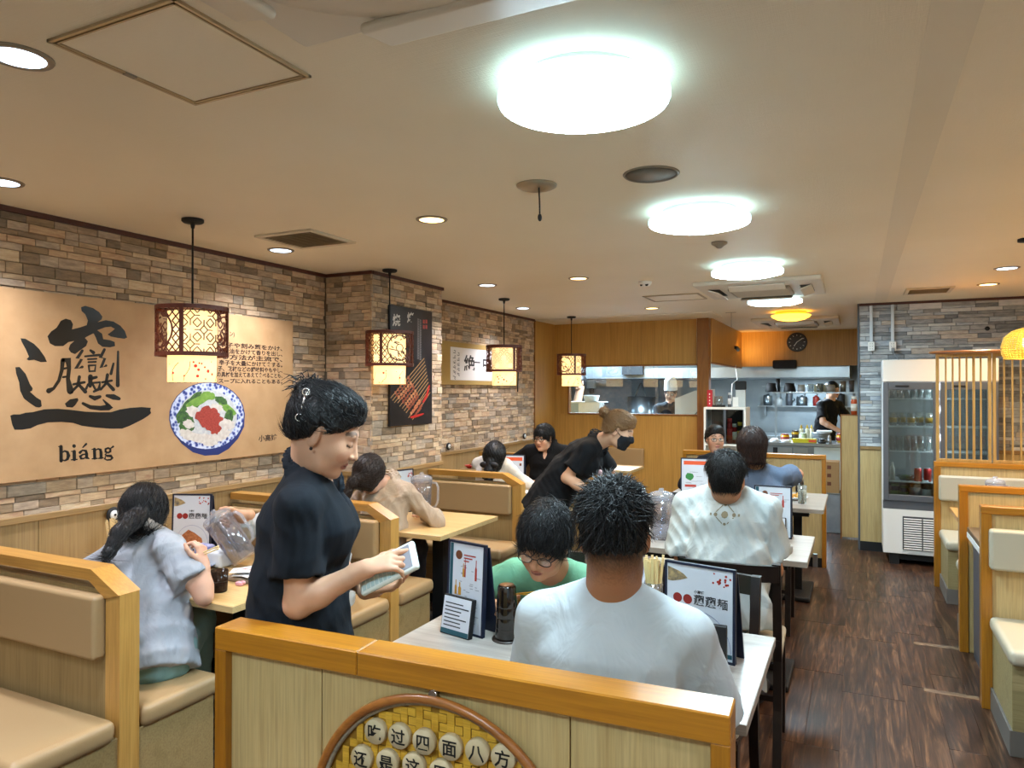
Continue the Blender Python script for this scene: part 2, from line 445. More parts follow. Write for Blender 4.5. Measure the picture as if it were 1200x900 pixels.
def stone_field(wall, o, ax, nrm, length, z0, z1, holes, m_one, m_join, n_one, hs, ls, rot, dep=(.004, .012), joint=0.0015):
    """rows of ledger stones; o = start point on the wall face (z ignored), ax = direction along it"""
    o = Vector(o); ax = Vector(ax); nrm = Vector(nrm)
    ms = unit_meshes(m_one); st = []
    z = z0
    while z < z1 - 0.012:
        h = min(random.choice(hs), z1 - z)
        if z1 - (z + h) < 0.018: h = z1 - z
        a = -random.uniform(0, ls[1])
        while a < length - 0.001:
            l = random.uniform(*ls); lo, hi = max(a, 0), min(a + l, length); a += l
            if hi - lo < 0.02: continue
            sub = [(z, h)]
            if h > 0.055 and random.random() < 0.45: f = random.uniform(.35, .65); sub = [(z, h * f), (z + h * f, h * (1 - f))]
            for zz, hh in sub:
                c = o + ax * ((lo + hi) / 2); c.z = zz + hh / 2
                if any(lo > q[0] and hi < q[1] and zz > q[2] and zz + hh < q[3] for q in holes): continue
                st.append((c, hi - lo - joint, hh - joint, random.uniform(*dep), random.randrange(7)))
        z += h
    def score(s):
        d = s[0] - Vector((0, 0, CAM_Z)); zc = d.dot(_fw)
        u = 600 + F_PX * d.dot(_rt) / zc if zc > .2 else -999
        v = 450 - F_PX * d.dot(_up) / zc if zc > .2 else -999
        vis = -30 < u < 1230 and -30 < v < 930
        return (s[1] * s[2] / max(zc, .3) ** 2) * (1 if vis else 1e-4)
    st.sort(key=score, reverse=True)
    for c, l, h, d, k in st[:n_one]:
        ob = bpy.data.objects.new('stone', ms[k]); COL.objects.link(ob); ob.parent = wall
        ob.location = c; ob.rotation_euler = (0, 0, rot); ob.scale = (l, d, h)
    if len(st) > n_one:
        mb = MB()
        for c, l, h, d, k in st[n_one:]:
            mb.M = Matrix.Translation(c) @ Matrix.Rotation(rot, 4, 'Z') @ Matrix.Diagonal((l, d, h, 1)); mb.add(*UNITS[k])
        ob = mb.build('stone_facing', m_join, wall); ob['kind'] = 'stuff'
    return len(st)
def wainscot(wall, pts_axis, fix, lo, hi, z1, nrm, step=0.9, base=True, capz=0.032, m=None):
    """panels side by side with fine joints along a wall; nrm '+x' or '-y'"""
    a = lo; k = 0
    while a < hi - 0.01:
        b = min(a + step, hi)
        mb = MB()
        if nrm == '+x': mb.box(fix - 0.03, a + .0012, 0.09, fix, b - .0012, z1 - capz, 0.001)
        else: mb.box(a + .0012, fix, 0.09, b - .0012, fix + 0.03, z1 - capz, 0.001)
        mb.build('wainscot_panel', m or M_wains, wall); a = b; k += 1
    cap = MB()
    if nrm == '+x':
        cap.box(fix - .03, lo, z1 - capz, fix + 0.012, hi, z1, 0.003)
        sk = MB().box(fix - .03, lo, 0, fix + .004, hi, 0.09)
    else:
        cap.box(lo, fix - .012, z1 - capz, hi, fix + .03, z1, 0.003)
        sk = MB().box(lo, fix - .004, 0, hi, fix + .03, 0.09)
    cap.build('cap_rail', M_wains_cap, wall); sk.build('skirting', M_black, wall)
def crown(wall, nrm, fix, lo, hi, m=M_crown):
    mb = MB()
    if nrm == '+x': mb.box(fix - .02, lo, CEIL - .024, fix + .016, hi, CEIL)
    else: mb.box(lo, fix - .016, CEIL - .024, hi, fix + .02, CEIL)
    mb.build('crown_strip', m, wall)
wl = struct('wall_left', MB().box(-3.72, -1.5, 0, XL - 0.012, 4.14, CEIL), M_joint)
stone_field(wl, (XL - .012, 1.2, 0), (0, 1, 0), (1, 0, 0), 2.94, .985, CEIL - .02, [(-9, 2.55, 1.17, 2.03)], M_st_t, M_st_ti, 300, (.026, .034, .042, .055), (.06, .18), R(-90))
wainscot(wl, None, XL, -1.5, 4.14, .987, '+x'); crown(wl, '+x', XL, -1.5, 4.14)
wp = struct('wall_pillar', MB().box(-3.72, 4.152, 0, -3.112, 5.10, CEIL), M_joint)
stone_field(wp, (-3.112, 4.14, 0), (0, 1, 0), (1, 0, 0), .96, .985, CEIL - .02, [(.22, .74, 1.34, 2.17)], M_st_t, M_st_ti, 170, (.026, .034, .042, .055), (.06, .17), R(-90))
stone_field(wp, (-3.515, 4.152, 0), (1, 0, 0), (0, -1, 0), .415, .985, CEIL - .02, [], M_st_t, M_st_ti, 120, (.026, .034, .042, .055), (.06, .15), R(180))
wainscot(wp, None, -3.10, 4.14, 5.10, .987, '+x'); wainscot(wp, None, 4.14, -3.515, -3.10, .987, '-y'); crown(wp, '+x', -3.10, 4.14, 5.10); crown(wp, '-y', 4.14, -3.515, -3.09)
wf = struct('wall_left_far', MB().box(-3.72, 5.10, 0, XL - 0.012, 7.92, CEIL), M_joint)
stone_field(wf, (XL - .012, 5.10, 0), (0, 1, 0), (1, 0, 0), 2.82, .985, CEIL - .02, [(.7, 2.3, 1.66, 1.99)], M_st_t, M_st_ti, 300, (.026, .034, .042, .055), (.06, .19), R(-90))
wainscot(wf, None, XL, 5.10, 7.92, .987, '+x'); crown(wf, '+x', XL, 5.10, 7.92)
ww = struct('wall_left_wood', MB().box(-3.72, 7.92, 0, XL - .004, 8.75, CEIL), M_oak)
MB().box(XL - .004, 7.925, 0, XL + .004, YB, CEIL).build('wood_panel', M_oak, ww)
MB().box(XL - .004, 7.91, 0.98, XL + .008, 7.925, CEIL).build('edge_strip', M_pine, ww)
wg = struct('wall_grey_stone', MB().box(0.03, YG + .012, 0, 2.4, YG + .14, CEIL), M_jointg)
stone_field(wg, (0.018, YG + .012, 0), (1, 0, 0), (0, -1, 0), 2.28, 1.02, CEIL - .02, [(.22, .7, 0, 1.8)], M_st_g, M_st_gi, 290, (.026, .034, .044, .056), (.1, .3), R(180), (.004, .016))
wainscot(wg, None, YG, 0.018, 2.3, 1.02, '-y', .45, m=M_pale); crown(wg, '-y', YG, .018, 2.3)
MB().box(.0, YG - .006, 0, .018, YG + .1, CEIL).build('corner_strip', M_jointg, wg)
struct('wall_right', MB().box(2.3, -1.5, 0, 2.45, YG, CEIL), M_wallp)
struct('wall_behind', MB().box(-3.6, -1.62, 0, 2.4, -1.5, CEIL), M_wallp)
# ---------------------------------------------------------------- back wall with the kitchen window
wb = struct('wall_back', MB().box(XL, YB + .005, 0, -1.69, YB + .06, 1.27).box(XL, YB + .005, 1.87, -1.69, YB + .06, CEIL).box(XL, YB + .005, 1.27, -3.325, YB + .06, 1.87), M_oak)
for x0, x1 in ((XL, -2.62), (-2.62, -1.69)):
    MB().box(x0 + .001, YB, 0, x1 - .001, YB + .006, 1.265, .0008).build('wood_panel', M_oak, wb)
for x0, x1 in ((XL, -2.38), (-2.38, -1.705)):
    MB().box(x0 + .001, YB, 1.877, x1 - .001, YB + .006, CEIL, .0008).build('wood_panel', M_oak, wb)
MB().box(-1.705, YB - .006, 1.87, -1.69, YB + .006, CEIL).build('edge_strip', mat('white_strip', '#d8d2c4', .5), wb)
wn = struct('window_1', MB().box(-3.33, YB - .012, 1.262, -1.69, YB + .065, 1.28, .002).box(-3.33, YB - .012, 1.86, -1.69, YB + .065, 1.878, .002).box(-3.33, YB - .012, 1.28, -3.312, YB + .065, 1.86, .002), M_pine)
M_pane = glass('window_glass', '#f4fbff', 0.10, 0.01)
MB().box(-3.312, YB + .025, 1.28, -1.69, YB + .029, 1.86).build('pane', M_pane, wn)
struct('wall_post', MB().box(-1.69, YB - .07, 0, -1.555, YB + .07, CEIL, .004), M_pine)
ws = struct('wall_passage', MB().box(XP - .05, YB + .07, 1.9, XP, 11.06, CEIL).box(XP - .05, YB + .07, 0, XP, 10.2, 1.26), M_oak)
MB().box(XP - .055, YB + .07, 1.885, XP + .006, 11.06, 1.9).build('edge_strip', M_pine, ws)
MB().box(XP, YB + .08, 1.905, XP + .004, 9.85, CEIL).build('wood_panel', M_oak, ws)
MB().box(XP, 9.853, 1.905, XP + .004, 11.06, CEIL).build('wood_panel', M_oak, ws)
wh = struct('wall_kitchen_header', MB().box(XP, 11.06, 1.91, .03, 11.12, CEIL), M_oak)
for x0, x1 in ((XP + .001, -.66), (-.658, .02)): MB().box(x0, 11.054, 1.912, x1, 11.06, CEIL).build('wood_panel', M_oak, wh)
struct('wall_passage_right', MB().box(.03, YG + .14, 0, .12, 13.2, CEIL), M_oak)
# kitchen shell
M_steel = mat('stainless', '#9aa3a8', 0.28, 0.9, var=('#b7c0c4', 3.0))
M_steel_d = mat('stainless_dull', '#7b858b', 0.4, 0.85, var=('#99a3a8', 2.0))
struct('wall_kitchen', MB().box(-5.1, 13.2, 0, .2, 13.3, CEIL), M_steel_d)
struct('wall_kitchen_left', MB().box(-5.2, 8.75, 0, -5.05, 13.3, CEIL), M_steel_d)

# ================================================================ CEILING FITTINGS
M_white = mat('white_plastic', '#e8e8e4', 0.4)
M_beige = mat('beige_plastic', '#cfc4b0', 0.45)
M_led = mat('led_diffuser', '#ffffff', 0.4, emit='#d3f1ff', es=LED_RADIANCE)
M_ledrim = mat('led_rim', '#ffffff', 0.4, emit='#b4e8f8', es=1.9)
def led_light(y, label):
    t = thing('ceiling_light', label, 'ceiling light', (-.67, y, CEIL))
    MB().lathe([(.17, -.036), (.17, 0)], seg=40).build('mounting_base', M_white, t)
    MB().lathe([(.15, -.034), (.226, -.036), (.233, -.042), (.234, -.056), (.229, -.064)], seg=56).build('rim', M_ledrim, t)
    MB().lathe([(.229, -.064), (.19, -.074), (.12, -.079), (0.0001, -.08)], seg=56).build('diffuser', M_led, t)
    return t
led_light(1.836, 'large round white LED ceiling light beside the big air conditioner')
led_light(3.413, 'round white LED ceiling light next to the small ceiling speaker')
led_light(5.042, 'round white LED ceiling light just before the flat air conditioner')
led_light(6.838, 'round white LED ceiling light just behind the flat air conditioner')
t = thing('ceiling_light', 'amber glass ceiling bowl light near the kitchen header', 'ceiling light', (-.65, 8.32, CEIL))
MB().lathe([(.16, -.035), (.16, 0)], seg=32).build('mounting_base', mat('amber_base', '#c98a2a', .4, emit='#ff9a20', es=.6), t)
MB().lathe([(.19, -.035), (.205, -.04), (.19, -.06), (.14, -.085), (.07, -.10), (.0001, -.104)], seg=40).build('glass_bowl', mat('amber_bowl', '#ffcf60', .4, emit='#ffb838', es=2.6), t)
M_rim = mat('downlight_rim', '#8d8272', 0.4, 0.3)
def downlight(x, y, warm, label, grp=None, w=SPOT_W):
    t = thing('downlight', label, 'downlight', (x, y, CEIL), group=grp)
    MB().lathe([(.058, -.001), (.062, -.006), (.076, -.005), (.079, 0)], seg=32).build('rim', M_rim, t)
    MB().lathe([(.062, -.004), (.03, -.0045), (.0001, -.005)], seg=32).build('lens', mat('lens_warm', '#ffffff', .4, emit='#ffd48a', es=3.2) if warm else mat('lens_cool', '#ffffff', .4, emit='#cfe6ff', es=3.2), t)
    lamp('downlight_beam', 'SPOT', (0, 0, -.012), w, '#ffdcb0' if warm else '#eef2ff', t, .05, (0, 0, 0), R(125), .9)
G = 'unseen downlights added for ambient light'
downlight(-1.905, 1.084, False, 'bluish white downlight beside the square access hatch')
downlight(-3.12, 1.713, False, 'bluish white downlight above the big brush-lettered wall panel')
downlight(-3.136, 3.288, False, 'bluish white downlight beside the square ceiling vent')
downlight(-1.895, 3.016, True, 'warm yellow downlight near the cord-hung ceiling sensor')
downlight(-2.689, 5.118, False, 'white downlight beside the stone pillar')
downlight(-3.12, 6.735, False, 'white downlight above the calligraphy scroll wall')
downlight(-1.901, 5.103, True, 'warm white downlight between pillar and round LED lights')
downlight(-1.917, 7.315, True, 'warm white downlight before the wooden kitchen wall')
downlight(.935, 5.961, False, 'white downlight over the right-hand booths')
downlight(.944, 6.817, True, 'warm white downlight near the grey stone wall')
for x_, y_ in ((.94, 4.3), (.94, 2.4), (.94, .5), (1.9, 6.4), (1.9, 4.3), (1.9, 2.0), (-1.9, -.9), (-3.1, .1), (.4, -1.0)):  # out-of-frame downlights added to lift the ambient light
    downlight(x_, y_, y_ > 4, 'unseen recessed downlight added on the near or right-hand ceiling', G)
led_light(-.35, 'unseen round white LED ceiling light added behind the big air conditioner')  # extra light added behind the camera as fill
# access hatches
def hatch(x0, y0, x1, y1, label):
    t = thing('access_hatch', label, 'hatch', ((x0 + x1) / 2, (y0 + y1) / 2, CEIL)); a, b = (x1 - x0) / 2, (y1 - y0) / 2
    MB().box(-a + .02, -b + .02, -.004, a - .02, b - .02, 0, .001).build('hatch_panel', M_ceil, t)
    al = mat('aluminium_trim', '#b9a88a', 0.35, 0.7); f = MB()
    for q in ((0, .008), (.013, .005)):
        i, wd = q
        f.box(-a + i, -b + i, -.007, a - i, -b + i + wd, 0).box(-a + i, b - i - wd, -.007, a - i, b - i, 0).box(-a + i, -b + i, -.007, -a + i + wd, b - i, 0).box(a - i - wd, -b + i, -.007, a - i, b - i, 0)
    f.build('hatch_frame', al, t)
    MB().box(-a + .005, -b * .1, -.009, -a + .02, b * .05, -.003).build('latch', M_rim, t)
hatch(-1.752, 1.06, -1.315, 1.49, 'square ceiling access hatch beside the big air conditioner')
hatch(-1.75, 6.34, -1.25, 6.76, 'square ceiling access hatch in front of the kitchen window')
# air conditioners
M_ac = mat('ac_white', '#d9d2c4', 0.4)
M_ac_g = mat('ac_grille', '#a49b90', 0.5)
def cassette(x0, y0, x1, y1, label, drop=.035, opened=.02):
    t = thing('air_conditioner', label, 'air conditioner', ((x0 + x1) / 2, (y0 + y1) / 2, CEIL)); a, b = (x1 - x0) / 2, (y1 - y0) / 2
    mb = MB(); k = .3
    mb.rbox(-a, -b, -drop, a, b, .002, .012, 2); mb.build('panel', M_ac, t)
    g = MB().rbox(-a * .5, -b * .5, -drop - .022, a * .5, b * .5, -drop + .002, .01, 2).build('intake_grille', M_ac_g, t)
    gl = MB()
    for i in range(15):
        yy = -b * .44 + i * b * .88 / 14; gl.box(-a * .45, yy, -drop - .025, a * .45, yy + .007, -drop - .02)
    gl.build('grille_bar', M_ac, g)
    for i, (cx, cy, lx, ly, rx, ry) in enumerate(((0, -b * .74, a * .44, .045, -18, 0), (0, b * .74, a * .44, .045, 18, 0), (-a * .74, 0, .045, b * .44, 0, 18), (a * .74, 0, .045, b * .44, 0, -18))):
        MB().rbox(cx - lx, cy - ly, -drop - .002, cx + lx, cy + ly, -drop + .004, .002, 1).build('outlet_slot', M_black, t)
        mb = MB(); mb.M = Matrix.Translation((cx, cy, -drop - opened)) @ rotm('X', rx) @ rotm('Y', ry)
        mb.rbox(-lx * 1.02, -ly * 1.1, -.006, lx * 1.02, ly * 1.1, .006, .005, 2); mb.build('louver', M_ac, t)
    return t
cassette(-1.17, 5.69, -.235, 6.62, 'flat square ceiling air conditioner between two round LED lights')
cassette(-1.15, 8.95, -.19, 9.95, 'ceiling air conditioner behind the amber bowl light')
ac = thing('air_conditioner', 'large ceiling air conditioner with rounded louvers beside the access hatch', 'air conditioner', (-.72, .88, CEIL))
MB().rbox(-.475, -.475, -.02, .475, .455, .002, .008, 2).build('panel', M_ac, ac)
ring = MB().lathe([(.25, -.03), (.27, -.055), (.36, -.062), (.415, -.05), (.42, -.018)], seg=56).build('air_ring', M_ac, ac)
MB().lathe([(.05, -.07), (.2, -.07), (.255, -.05)], seg=48).build('intake_grille', M_ac_g, ac)
gb = MB()
for i in range(11): gb.box(-.17, -.17 + i * .034, -.079, .17, -.158 + i * .034, -.068)
gb.build('grille_bar', M_black, ac)
for k in range(4):
    mb = MB(); mb.M = rotm('Z', 90 * k) @ Matrix.Translation((0, .425, -.05)) @ rotm('X', 10)
    mb.rbox(-.25, -.06, -.012, .25, .06, .012, .0115, 4); mb.build('louver', M_ac, ac)
# vents
def vent(x0, y0, x1, y1, label, n=9):
    t = thing('ceiling_vent', label, 'vent', ((x0 + x1) / 2, (y0 + y1) / 2, CEIL)); a, b = (x1 - x0) / 2, (y1 - y0) / 2
    f = MB().box(-a, -b, -.012, a, -b + .03, 0, .004).box(-a, b - .03, -.012, a, b, 0, .004).box(-a, -b + .03, -.012, -a + .03, b - .03, 0, .004).box(a - .03, -b + .03, -.012, a, b - .03, 0, .004)
    f.build('vent_frame', M_beige, t)
    MB().box(-a + .03, -b + .03, -.002, a - .03, b - .03, 0).build('backing', mat('vent_dark', '#8f806a', .7), t)
    for i in range(n):
        yy = -b + .035 + (2 * b - .07) * i / (n - 1)
        mb = MB(); mb.M = Matrix.Translation((0, yy, -.006)) @ rotm('X', 30); mb.box(-a + .03, -.008, -.001, a - .03, .008, .001); mb.build('slat', mat('vent_slat', '#ae9d82', .6), t)
vent(-2.97, 2.91, -2.57, 3.29, 'square beige ceiling vent near the lantern by the big wall panel', 13)
vent(.367, 6.82, .72, 7.2, 'rectangular ceiling vent above the drinks fridge', 7)
t = thing('ceiling_speaker', 'round grey ceiling speaker grille between LED lights', 'speaker', (-.724, 2.753, CEIL))
MB().lathe([(.098, -.003), (.104, -.006), (.11, 0)], seg=40).build('rim', M_rim, t)
MB().lathe([(.099, -.004), (.0001, -.006)], seg=40).build('grille', mat('speaker_mesh', '#8c857a', .6, bump=(900, .6)), t)
t = thing('ceiling_sensor', 'round metal ceiling fitting with a black cord hanging down', 'sensor', (-1.188, 2.698, CEIL))
MB().lathe([(.03, -.012), (.07, -.012), (.082, -.006), (.084, 0)], seg=32).build('plate', mat('sensor_metal', '#a89e8c', .3, .8), t)
MB().tube([(.01, .0, -.01), (.012, .002, -.07), (.014, 0, -.125)], .0035).sphere((.014, 0, -.135), (.009, .009, .016), 10, 8).build('hanging_cord', M_black, t)
t = thing('smoke_detector', 'small white smoke detector dome with dark slots', 'detector', PZ(756, 330, CEIL))
MB().lathe([(.05, 0), (.05, -.015), (.035, -.035), (.0001, -.04)], seg=24).build('dome', M_white, t)
MB().cyl((.02, -.03, -.03), (.022, -.036, -.027), .012, seg=12).cyl((-.02, -.03, -.03), (-.022, -.036, -.027), .01, seg=12).build('slot', M_black, t)
t = thing('smoke_detector', 'tiny grey detector on the ceiling beside a round LED light', 'detector', PZ(843, 284, CEIL))
MB().lathe([(.045, 0), (.045, -.01), (.025, -.022), (.012, -.034), (.0001, -.035)], seg=20).build('dome', M_rim, t)
tag(MB().cyl((0, 0, 0), (0, 0, -.16), .003, seg=6).cyl((-.06, 0, -.002), (.05, 0, -.002), .003, seg=6).build('hook_wire', M_rim), 'thin wire hook hanging from the ceiling before the kitchen', 'hook').location = PZ(857, 366, CEIL)

# ================================================================ LANTERNS
M_lwood = mat('lantern_wood', '#5e2616', 0.45)
M_lpaper = mat('lantern_paper', '#fff0cc', 0.6, emit='#ffd48c', es=.8)
M_red = mat('print_red', '#c62a20', 0.6, emit='#ff4030', es=.35)
M_branch = mat('print_branch', '#7a4a20', 0.6)
def lattice_panel(mb, a0, a1, z0, z1, r, pattern):
    fn = lambda a, z: Vector((r * math.cos(a), r * math.sin(a), z))
    def line(p, q, wd=.0022, n=3):
        for i in range(n):
            s0, s1 = i / n, (i + 1) / n
            A = fn(p[0] + (q[0] - p[0]) * s0, p[1] + (q[1] - p[1]) * s0); B = fn(p[0] + (q[0] - p[0]) * s1, p[1] + (q[1] - p[1]) * s1)
            d = (B - A); nr = Vector((A.x, A.y, 0)).normalized(); sd = nr.cross(d).normalized() * wd
            mb.add([A - sd + nr * .002, A + sd + nr * .002, B + sd + nr * .002, B - sd + nr * .002, A - sd - nr * .002, A + sd - nr * .002, B + sd - nr * .002, B - sd - nr * .002], [(0, 1, 2, 3), (7, 6, 5, 4), (1, 5, 6, 2), (0, 3, 7, 4)])
    if pattern == 'oct':
        na, nz = 4, 3; da, dz = (a1 - a0) / na, (z1 - z0) / nz
        for i in range(na):
            for j in range(nz):
                ca, cz = a0 + (i + .5) * da, z0 + (j + .5) * dz; k = .30
                P = [(ca - da * .5, cz - dz * k * .6), (ca - da * k * .6, cz - dz * .5), (ca + da * k * .6, cz - dz * .5), (ca + da * .5, cz - dz * k * .6), (ca + da * .5, cz + dz * k * .6), (ca + da * k * .6, cz + dz * .5), (ca - da * k * .6, cz + dz * .5), (ca - da * .5, cz + dz * k * .6)]
                for e in (0, 2, 4, 6): line(P[e], P[e + 1], n=1)
                if (i + j) % 2 == 0:
                    Q = [(ca, cz - dz * .3), (ca + da * .3, cz), (ca, cz + dz * .3), (ca - da * .3, cz)]
                    for e in range(4): line(Q[e], Q[(e + 1) % 4], n=1)
                line((ca, cz - dz * .5), (ca, cz - dz * .3), n=1); line((ca, cz + dz * .5), (ca, cz + dz * .3), n=1); line((ca - da * .5, cz), (ca - da * .3, cz), n=1); line((ca + da * .5, cz), (ca + da * .3, cz), n=1)
    else:
        ca, cz = (a0 + a1) / 2, (z0 + z1) / 2; rr = min((a1 - a0) * r, z1 - z0) * .42
        for rad, n in ((rr, 28), (rr * .3, 10)):
            for i in range(n):
                t0, t1 = 2 * math.pi * i / n, 2 * math.pi * (i + 1) / n
                line((ca + rad / r * math.cos(t0), cz + rad * math.sin(t0)), (ca + rad / r * math.cos(t1), cz + rad * math.sin(t1)), .004 if rad == rr else .0022, 1)
        rq = random.Random(3)
        for i in range(16):
            t0 = rq.uniform(0, 6.28); d0 = rq.uniform(.25, .95) * rr; t1 = t0 + rq.uniform(-.7, .7); d1 = rq.uniform(.3, 1.0) * rr
            line((ca + d0 / r * math.cos(t0), cz + d0 * math.sin(t0)), (ca + d1 / r * math.cos(t1), cz + d1 * math.sin(t1)), .003, 2)
        for i in range(7):
            for j in range(5):
                pa, pz = a0 + (i + .5) * (a1 - a0) / 7, z0 + (j + .5) * (z1 - z0) / 5
                if math.hypot((pa - ca) * r, pz - cz) < rr: continue
                da, dz = (a1 - a0) / 14, (z1 - z0) / 10
                for sx, sz in ((1, 1), (-1, 1), (1, -1), (-1, -1)): line((pa + sx * da, pz), (pa, pz + sz * dz), .0026, 1)
def make_lantern(label, loc, rz):
    t = thing('pendant_lantern', label, 'lantern', loc, rz)
    MB().lathe([(.052, 0), (.052, -.012), (.045, -.018), (.012, -.02), (.008, -.045), (.0001, -.046)], seg=28).build('ceiling_rose', M_black, t)
    zt = -.435; zb = zt - .245; r = .165
    MB().cyl((0, 0, -.04), (0, 0, zt - .02), .005, seg=8).build('cord', M_black, t)
    for z, n in ((zt, 'top_rim'), (zb + .02, 'bottom_rim')):
        MB().lathe([(r - .004, z), (r + .004, z), (r + .004, z - .02), (r - .004, z - .02), (r - .004, z)], seg=48, smooth=False).build(n, M_lwood, t)
    sp = MB()
    for k in range(3): sp.cyl((r * math.cos(k * 2.094), r * math.sin(k * 2.094), zt - .01), (0, 0, zt - .02), .003, seg=6)
    sp.build('spider', M_black, t)
    for k in range(4):
        a = math.pi / 2 * k + math.pi / 4
        mb = MB(); mb.M = rotm('Z', math.degrees(a)); mb.box(r - .004, -.009, zb, r + .005, .009, zt); mb.build('post', M_lwood, t)
        mb = MB(); lattice_panel(mb, a + .055, a + math.pi / 2 - .055, zb + .02, zt - .02, r, 'oct' if k % 2 else 'round'); mb.build('lattice_panel', M_lwood, t)
    z1, z0 = zt - .025, zb - .125; ri = .112
    sh = MB().lathe([(ri - .003, z1), (ri, z1), (ri, z0), (ri - .003, z0), (ri - .003, z1)], seg=40).build('paper_shade', M_lpaper, t)
    fl = MB(); rq = random.Random(5)
    for i in range(26):
        a, z = rq.uniform(0, 6.28), rq.uniform(z0 + .01, z0 + .1); q = rq.uniform(.003, .009)
        pts = [((ri + .001) * math.cos(a + q / ri * math.cos(s)), (ri + .001) * math.sin(a + q / ri * math.cos(s)), z + q * math.sin(s)) for s in [k * 6.283 / 7 for k in range(7)]]
        fl.add(pts, [list(range(7))])
    fl.build('red_blossom', M_red, sh)['kind'] = 'stuff'
    for i in range(6):
        br = MB(); a, z = rq.uniform(0, 6.28), z0 + .004; pts = []
        for s in range(6):
            pts.append(((ri + .0012) * math.cos(a), (ri + .0012) * math.sin(a), z)); a += rq.uniform(-.05, .16); z += rq.uniform(.008, .024)
        br.tube(pts, .0012, 4); br.build('branch', M_branch, sh)
    lamp('lantern_bulb', 'POINT', (0, 0, zt - .13), LANTERN_W, '#ffc07a', t, .05)
    return t
l0 = make_lantern('lattice pendant lantern hanging before the big brush-lettered wall panel', (-2.96, 2.503, CEIL), R(-12))
dup(l0, (-2.96, 4.16, CEIL), R(60), 'lattice pendant lantern hanging before the grilled-skewer poster')
dup(l0, (-2.955, 5.96, CEIL), R(-75), 'lattice pendant lantern hanging before the calligraphy scroll')
dup(l0, (-2.98, 7.764, CEIL), R(-10), 'lattice pendant lantern hanging by the kitchen window')
t = thing('wicker_lamp', 'yellow woven wicker globe pendant lamp above the booth divider', 'lamp', (.86, 4.85, CEIL))
MB().lathe([(.05, 0), (.05, -.015), (.0001, -.02)], seg=20).build('ceiling_rose', M_black, t)
MB().cyl((0, 0, 0), (0, 0, -.5), .003, seg=6).build('cord', M_black, t)
mb = MB()
prof = [(.03, -.5), (.075, -.515), (.112, -.55), (.128, -.6), (.125, -.64), (.112, -.67)]
for k in range(44):
    a = 2 * math.pi * k / 44
    mb.tube([(r_ * math.cos(a), r_ * math.sin(a), z_) for r_, z_ in prof], .0028, 5)
for i in range(16):
    z_ = -.508 - .0105 * i
    for j in range(len(prof) - 1):
        if prof[j][1] >= z_ >= prof[j + 1][1]:
            f = (prof[j][1] - z_) / (prof[j][1] - prof[j + 1][1]); r_ = prof[j][0] + (prof[j + 1][0] - prof[j][0]) * f
            mb.tube([(r_ * math.cos(q * .2244) + .003 * math.cos(q * .2244) * (-1) ** q, r_ * math.sin(q * .2244) + .003 * math.sin(q * .2244) * (-1) ** q, z_) for q in range(28)], .0036, 5, closed=True)
mb.build('woven_shade', mat('wicker', '#d9b84e', .6), t)
MB().sphere((0, 0, -.58), .035).build('bulb', mat('wicker_bulb', '#fff2c8', .4, emit='#ffdd80', es=5.0), t)
lamp('wicker_bulb_light', 'POINT', (0, 0, -.63), 3, '#ffd080', t, .04)
# ================================================================ BOOTHS AND TABLES
M_rail = wood('rail_wood', '#a8742c', '#c08d43', '#b37f36', 'x', 4, 0.35, 10, coat=.3)
M_post = wood('post_wood', '#b07f38', '#c99a52', '#ba8a44', 'z', 4, 0.35, 10, coat=.3)
M_amber = wood('amber_rail', '#a3630f', '#bd7c1e', '#b06e14', 'x', 4, 0.28, 9, coat=.45)
M_amber_z = wood('amber_post', '#985d0c', '#b0731a', '#a46711', 'z', 4, 0.3, 9, coat=.4)
M_tanv = mat('tan_vinyl', '#a3865f', 0.42, bump=(260, .08))
M_creamv = mat('cream_vinyl', '#b9b19b', 0.38, bump=(220, .08))
M_lam = wood('laminate', '#8a7349', '#9d8458', '#937b4f', 'z', 3.5, 0.5, 16)
M_lamx = wood('laminate_x', '#8d7448', '#a18659', '#967c50', 'x', 3.5, 0.5, 16)
M_tbl = wood('table_maple', '#c9a266', '#d9b67c', '#cfaa6e', 'x', 3, 0.35, 12, coat=.2)
M_tble = wood('table_edge', '#bda06c', '#ceb27e', '#c4a874', 'x', 5, 0.45, 12)
M_ash = wood('table_ash', '#958f88', '#b0aaa2', '#a39c94', 'x', 5, 0.3, 22, coat=.25)
M_ashe = wood('table_ash_edge', '#8b8073', '#9c9185', '#93887b', 'x', 5, 0.45, 16)
M_wenge = mat('wenge', '#140d0b', 0.35, var=('#21150f', 18))
def xz(y0, y1):
    return (lambda a, b, h: (a, y0 + h * (y1 - y0), b))
def booth_bench(y, x0, x1, label, near=True, far=True):
    t = thing('booth_bench', label, 'bench', (x0, y, 0)); L = x1 - x0
    MB().box(0, -.028, .0, L - .07, .028, .87).build('back_panel', M_lam, t)
    MB().prism([(0, .90), (L - .16, .90), (L - .15, .94), (0, .94)], xz(-.043, .043), 1).build('top_rail', M_rail, t)
    MB().prism([(L - .16, .90), (L - .15, .94), (L, .865), (L - .075, .845)], xz(-.043, .043), 1).build('corner_rail', M_rail, t)
    MB().prism([(L - .075, 0), (L, 0), (L, .865), (L - .075, .845)], xz(-.038, .038), 1).build('post', M_post, t)
    for s in ([-1] if near else []) + ([1] if far else []):
        MB().rbox(.005, s * .026, .635, L - .078, s * .082, .858, .016).build('back_cushion', M_tanv, t)
        MB().rbox(.0, s * .05, .365, L + .01, s * .40, .445, .028).build('seat_cushion', M_tanv, t)
        MB().box(.0, s * .028, .07, L - .01, s * .375, .37, .002).build('seat_base', M_lamx, t)
        MB().box(.0, s * .028, .0, L - .02, s * .35, .07).build('plinth', M_black, t)
    return t
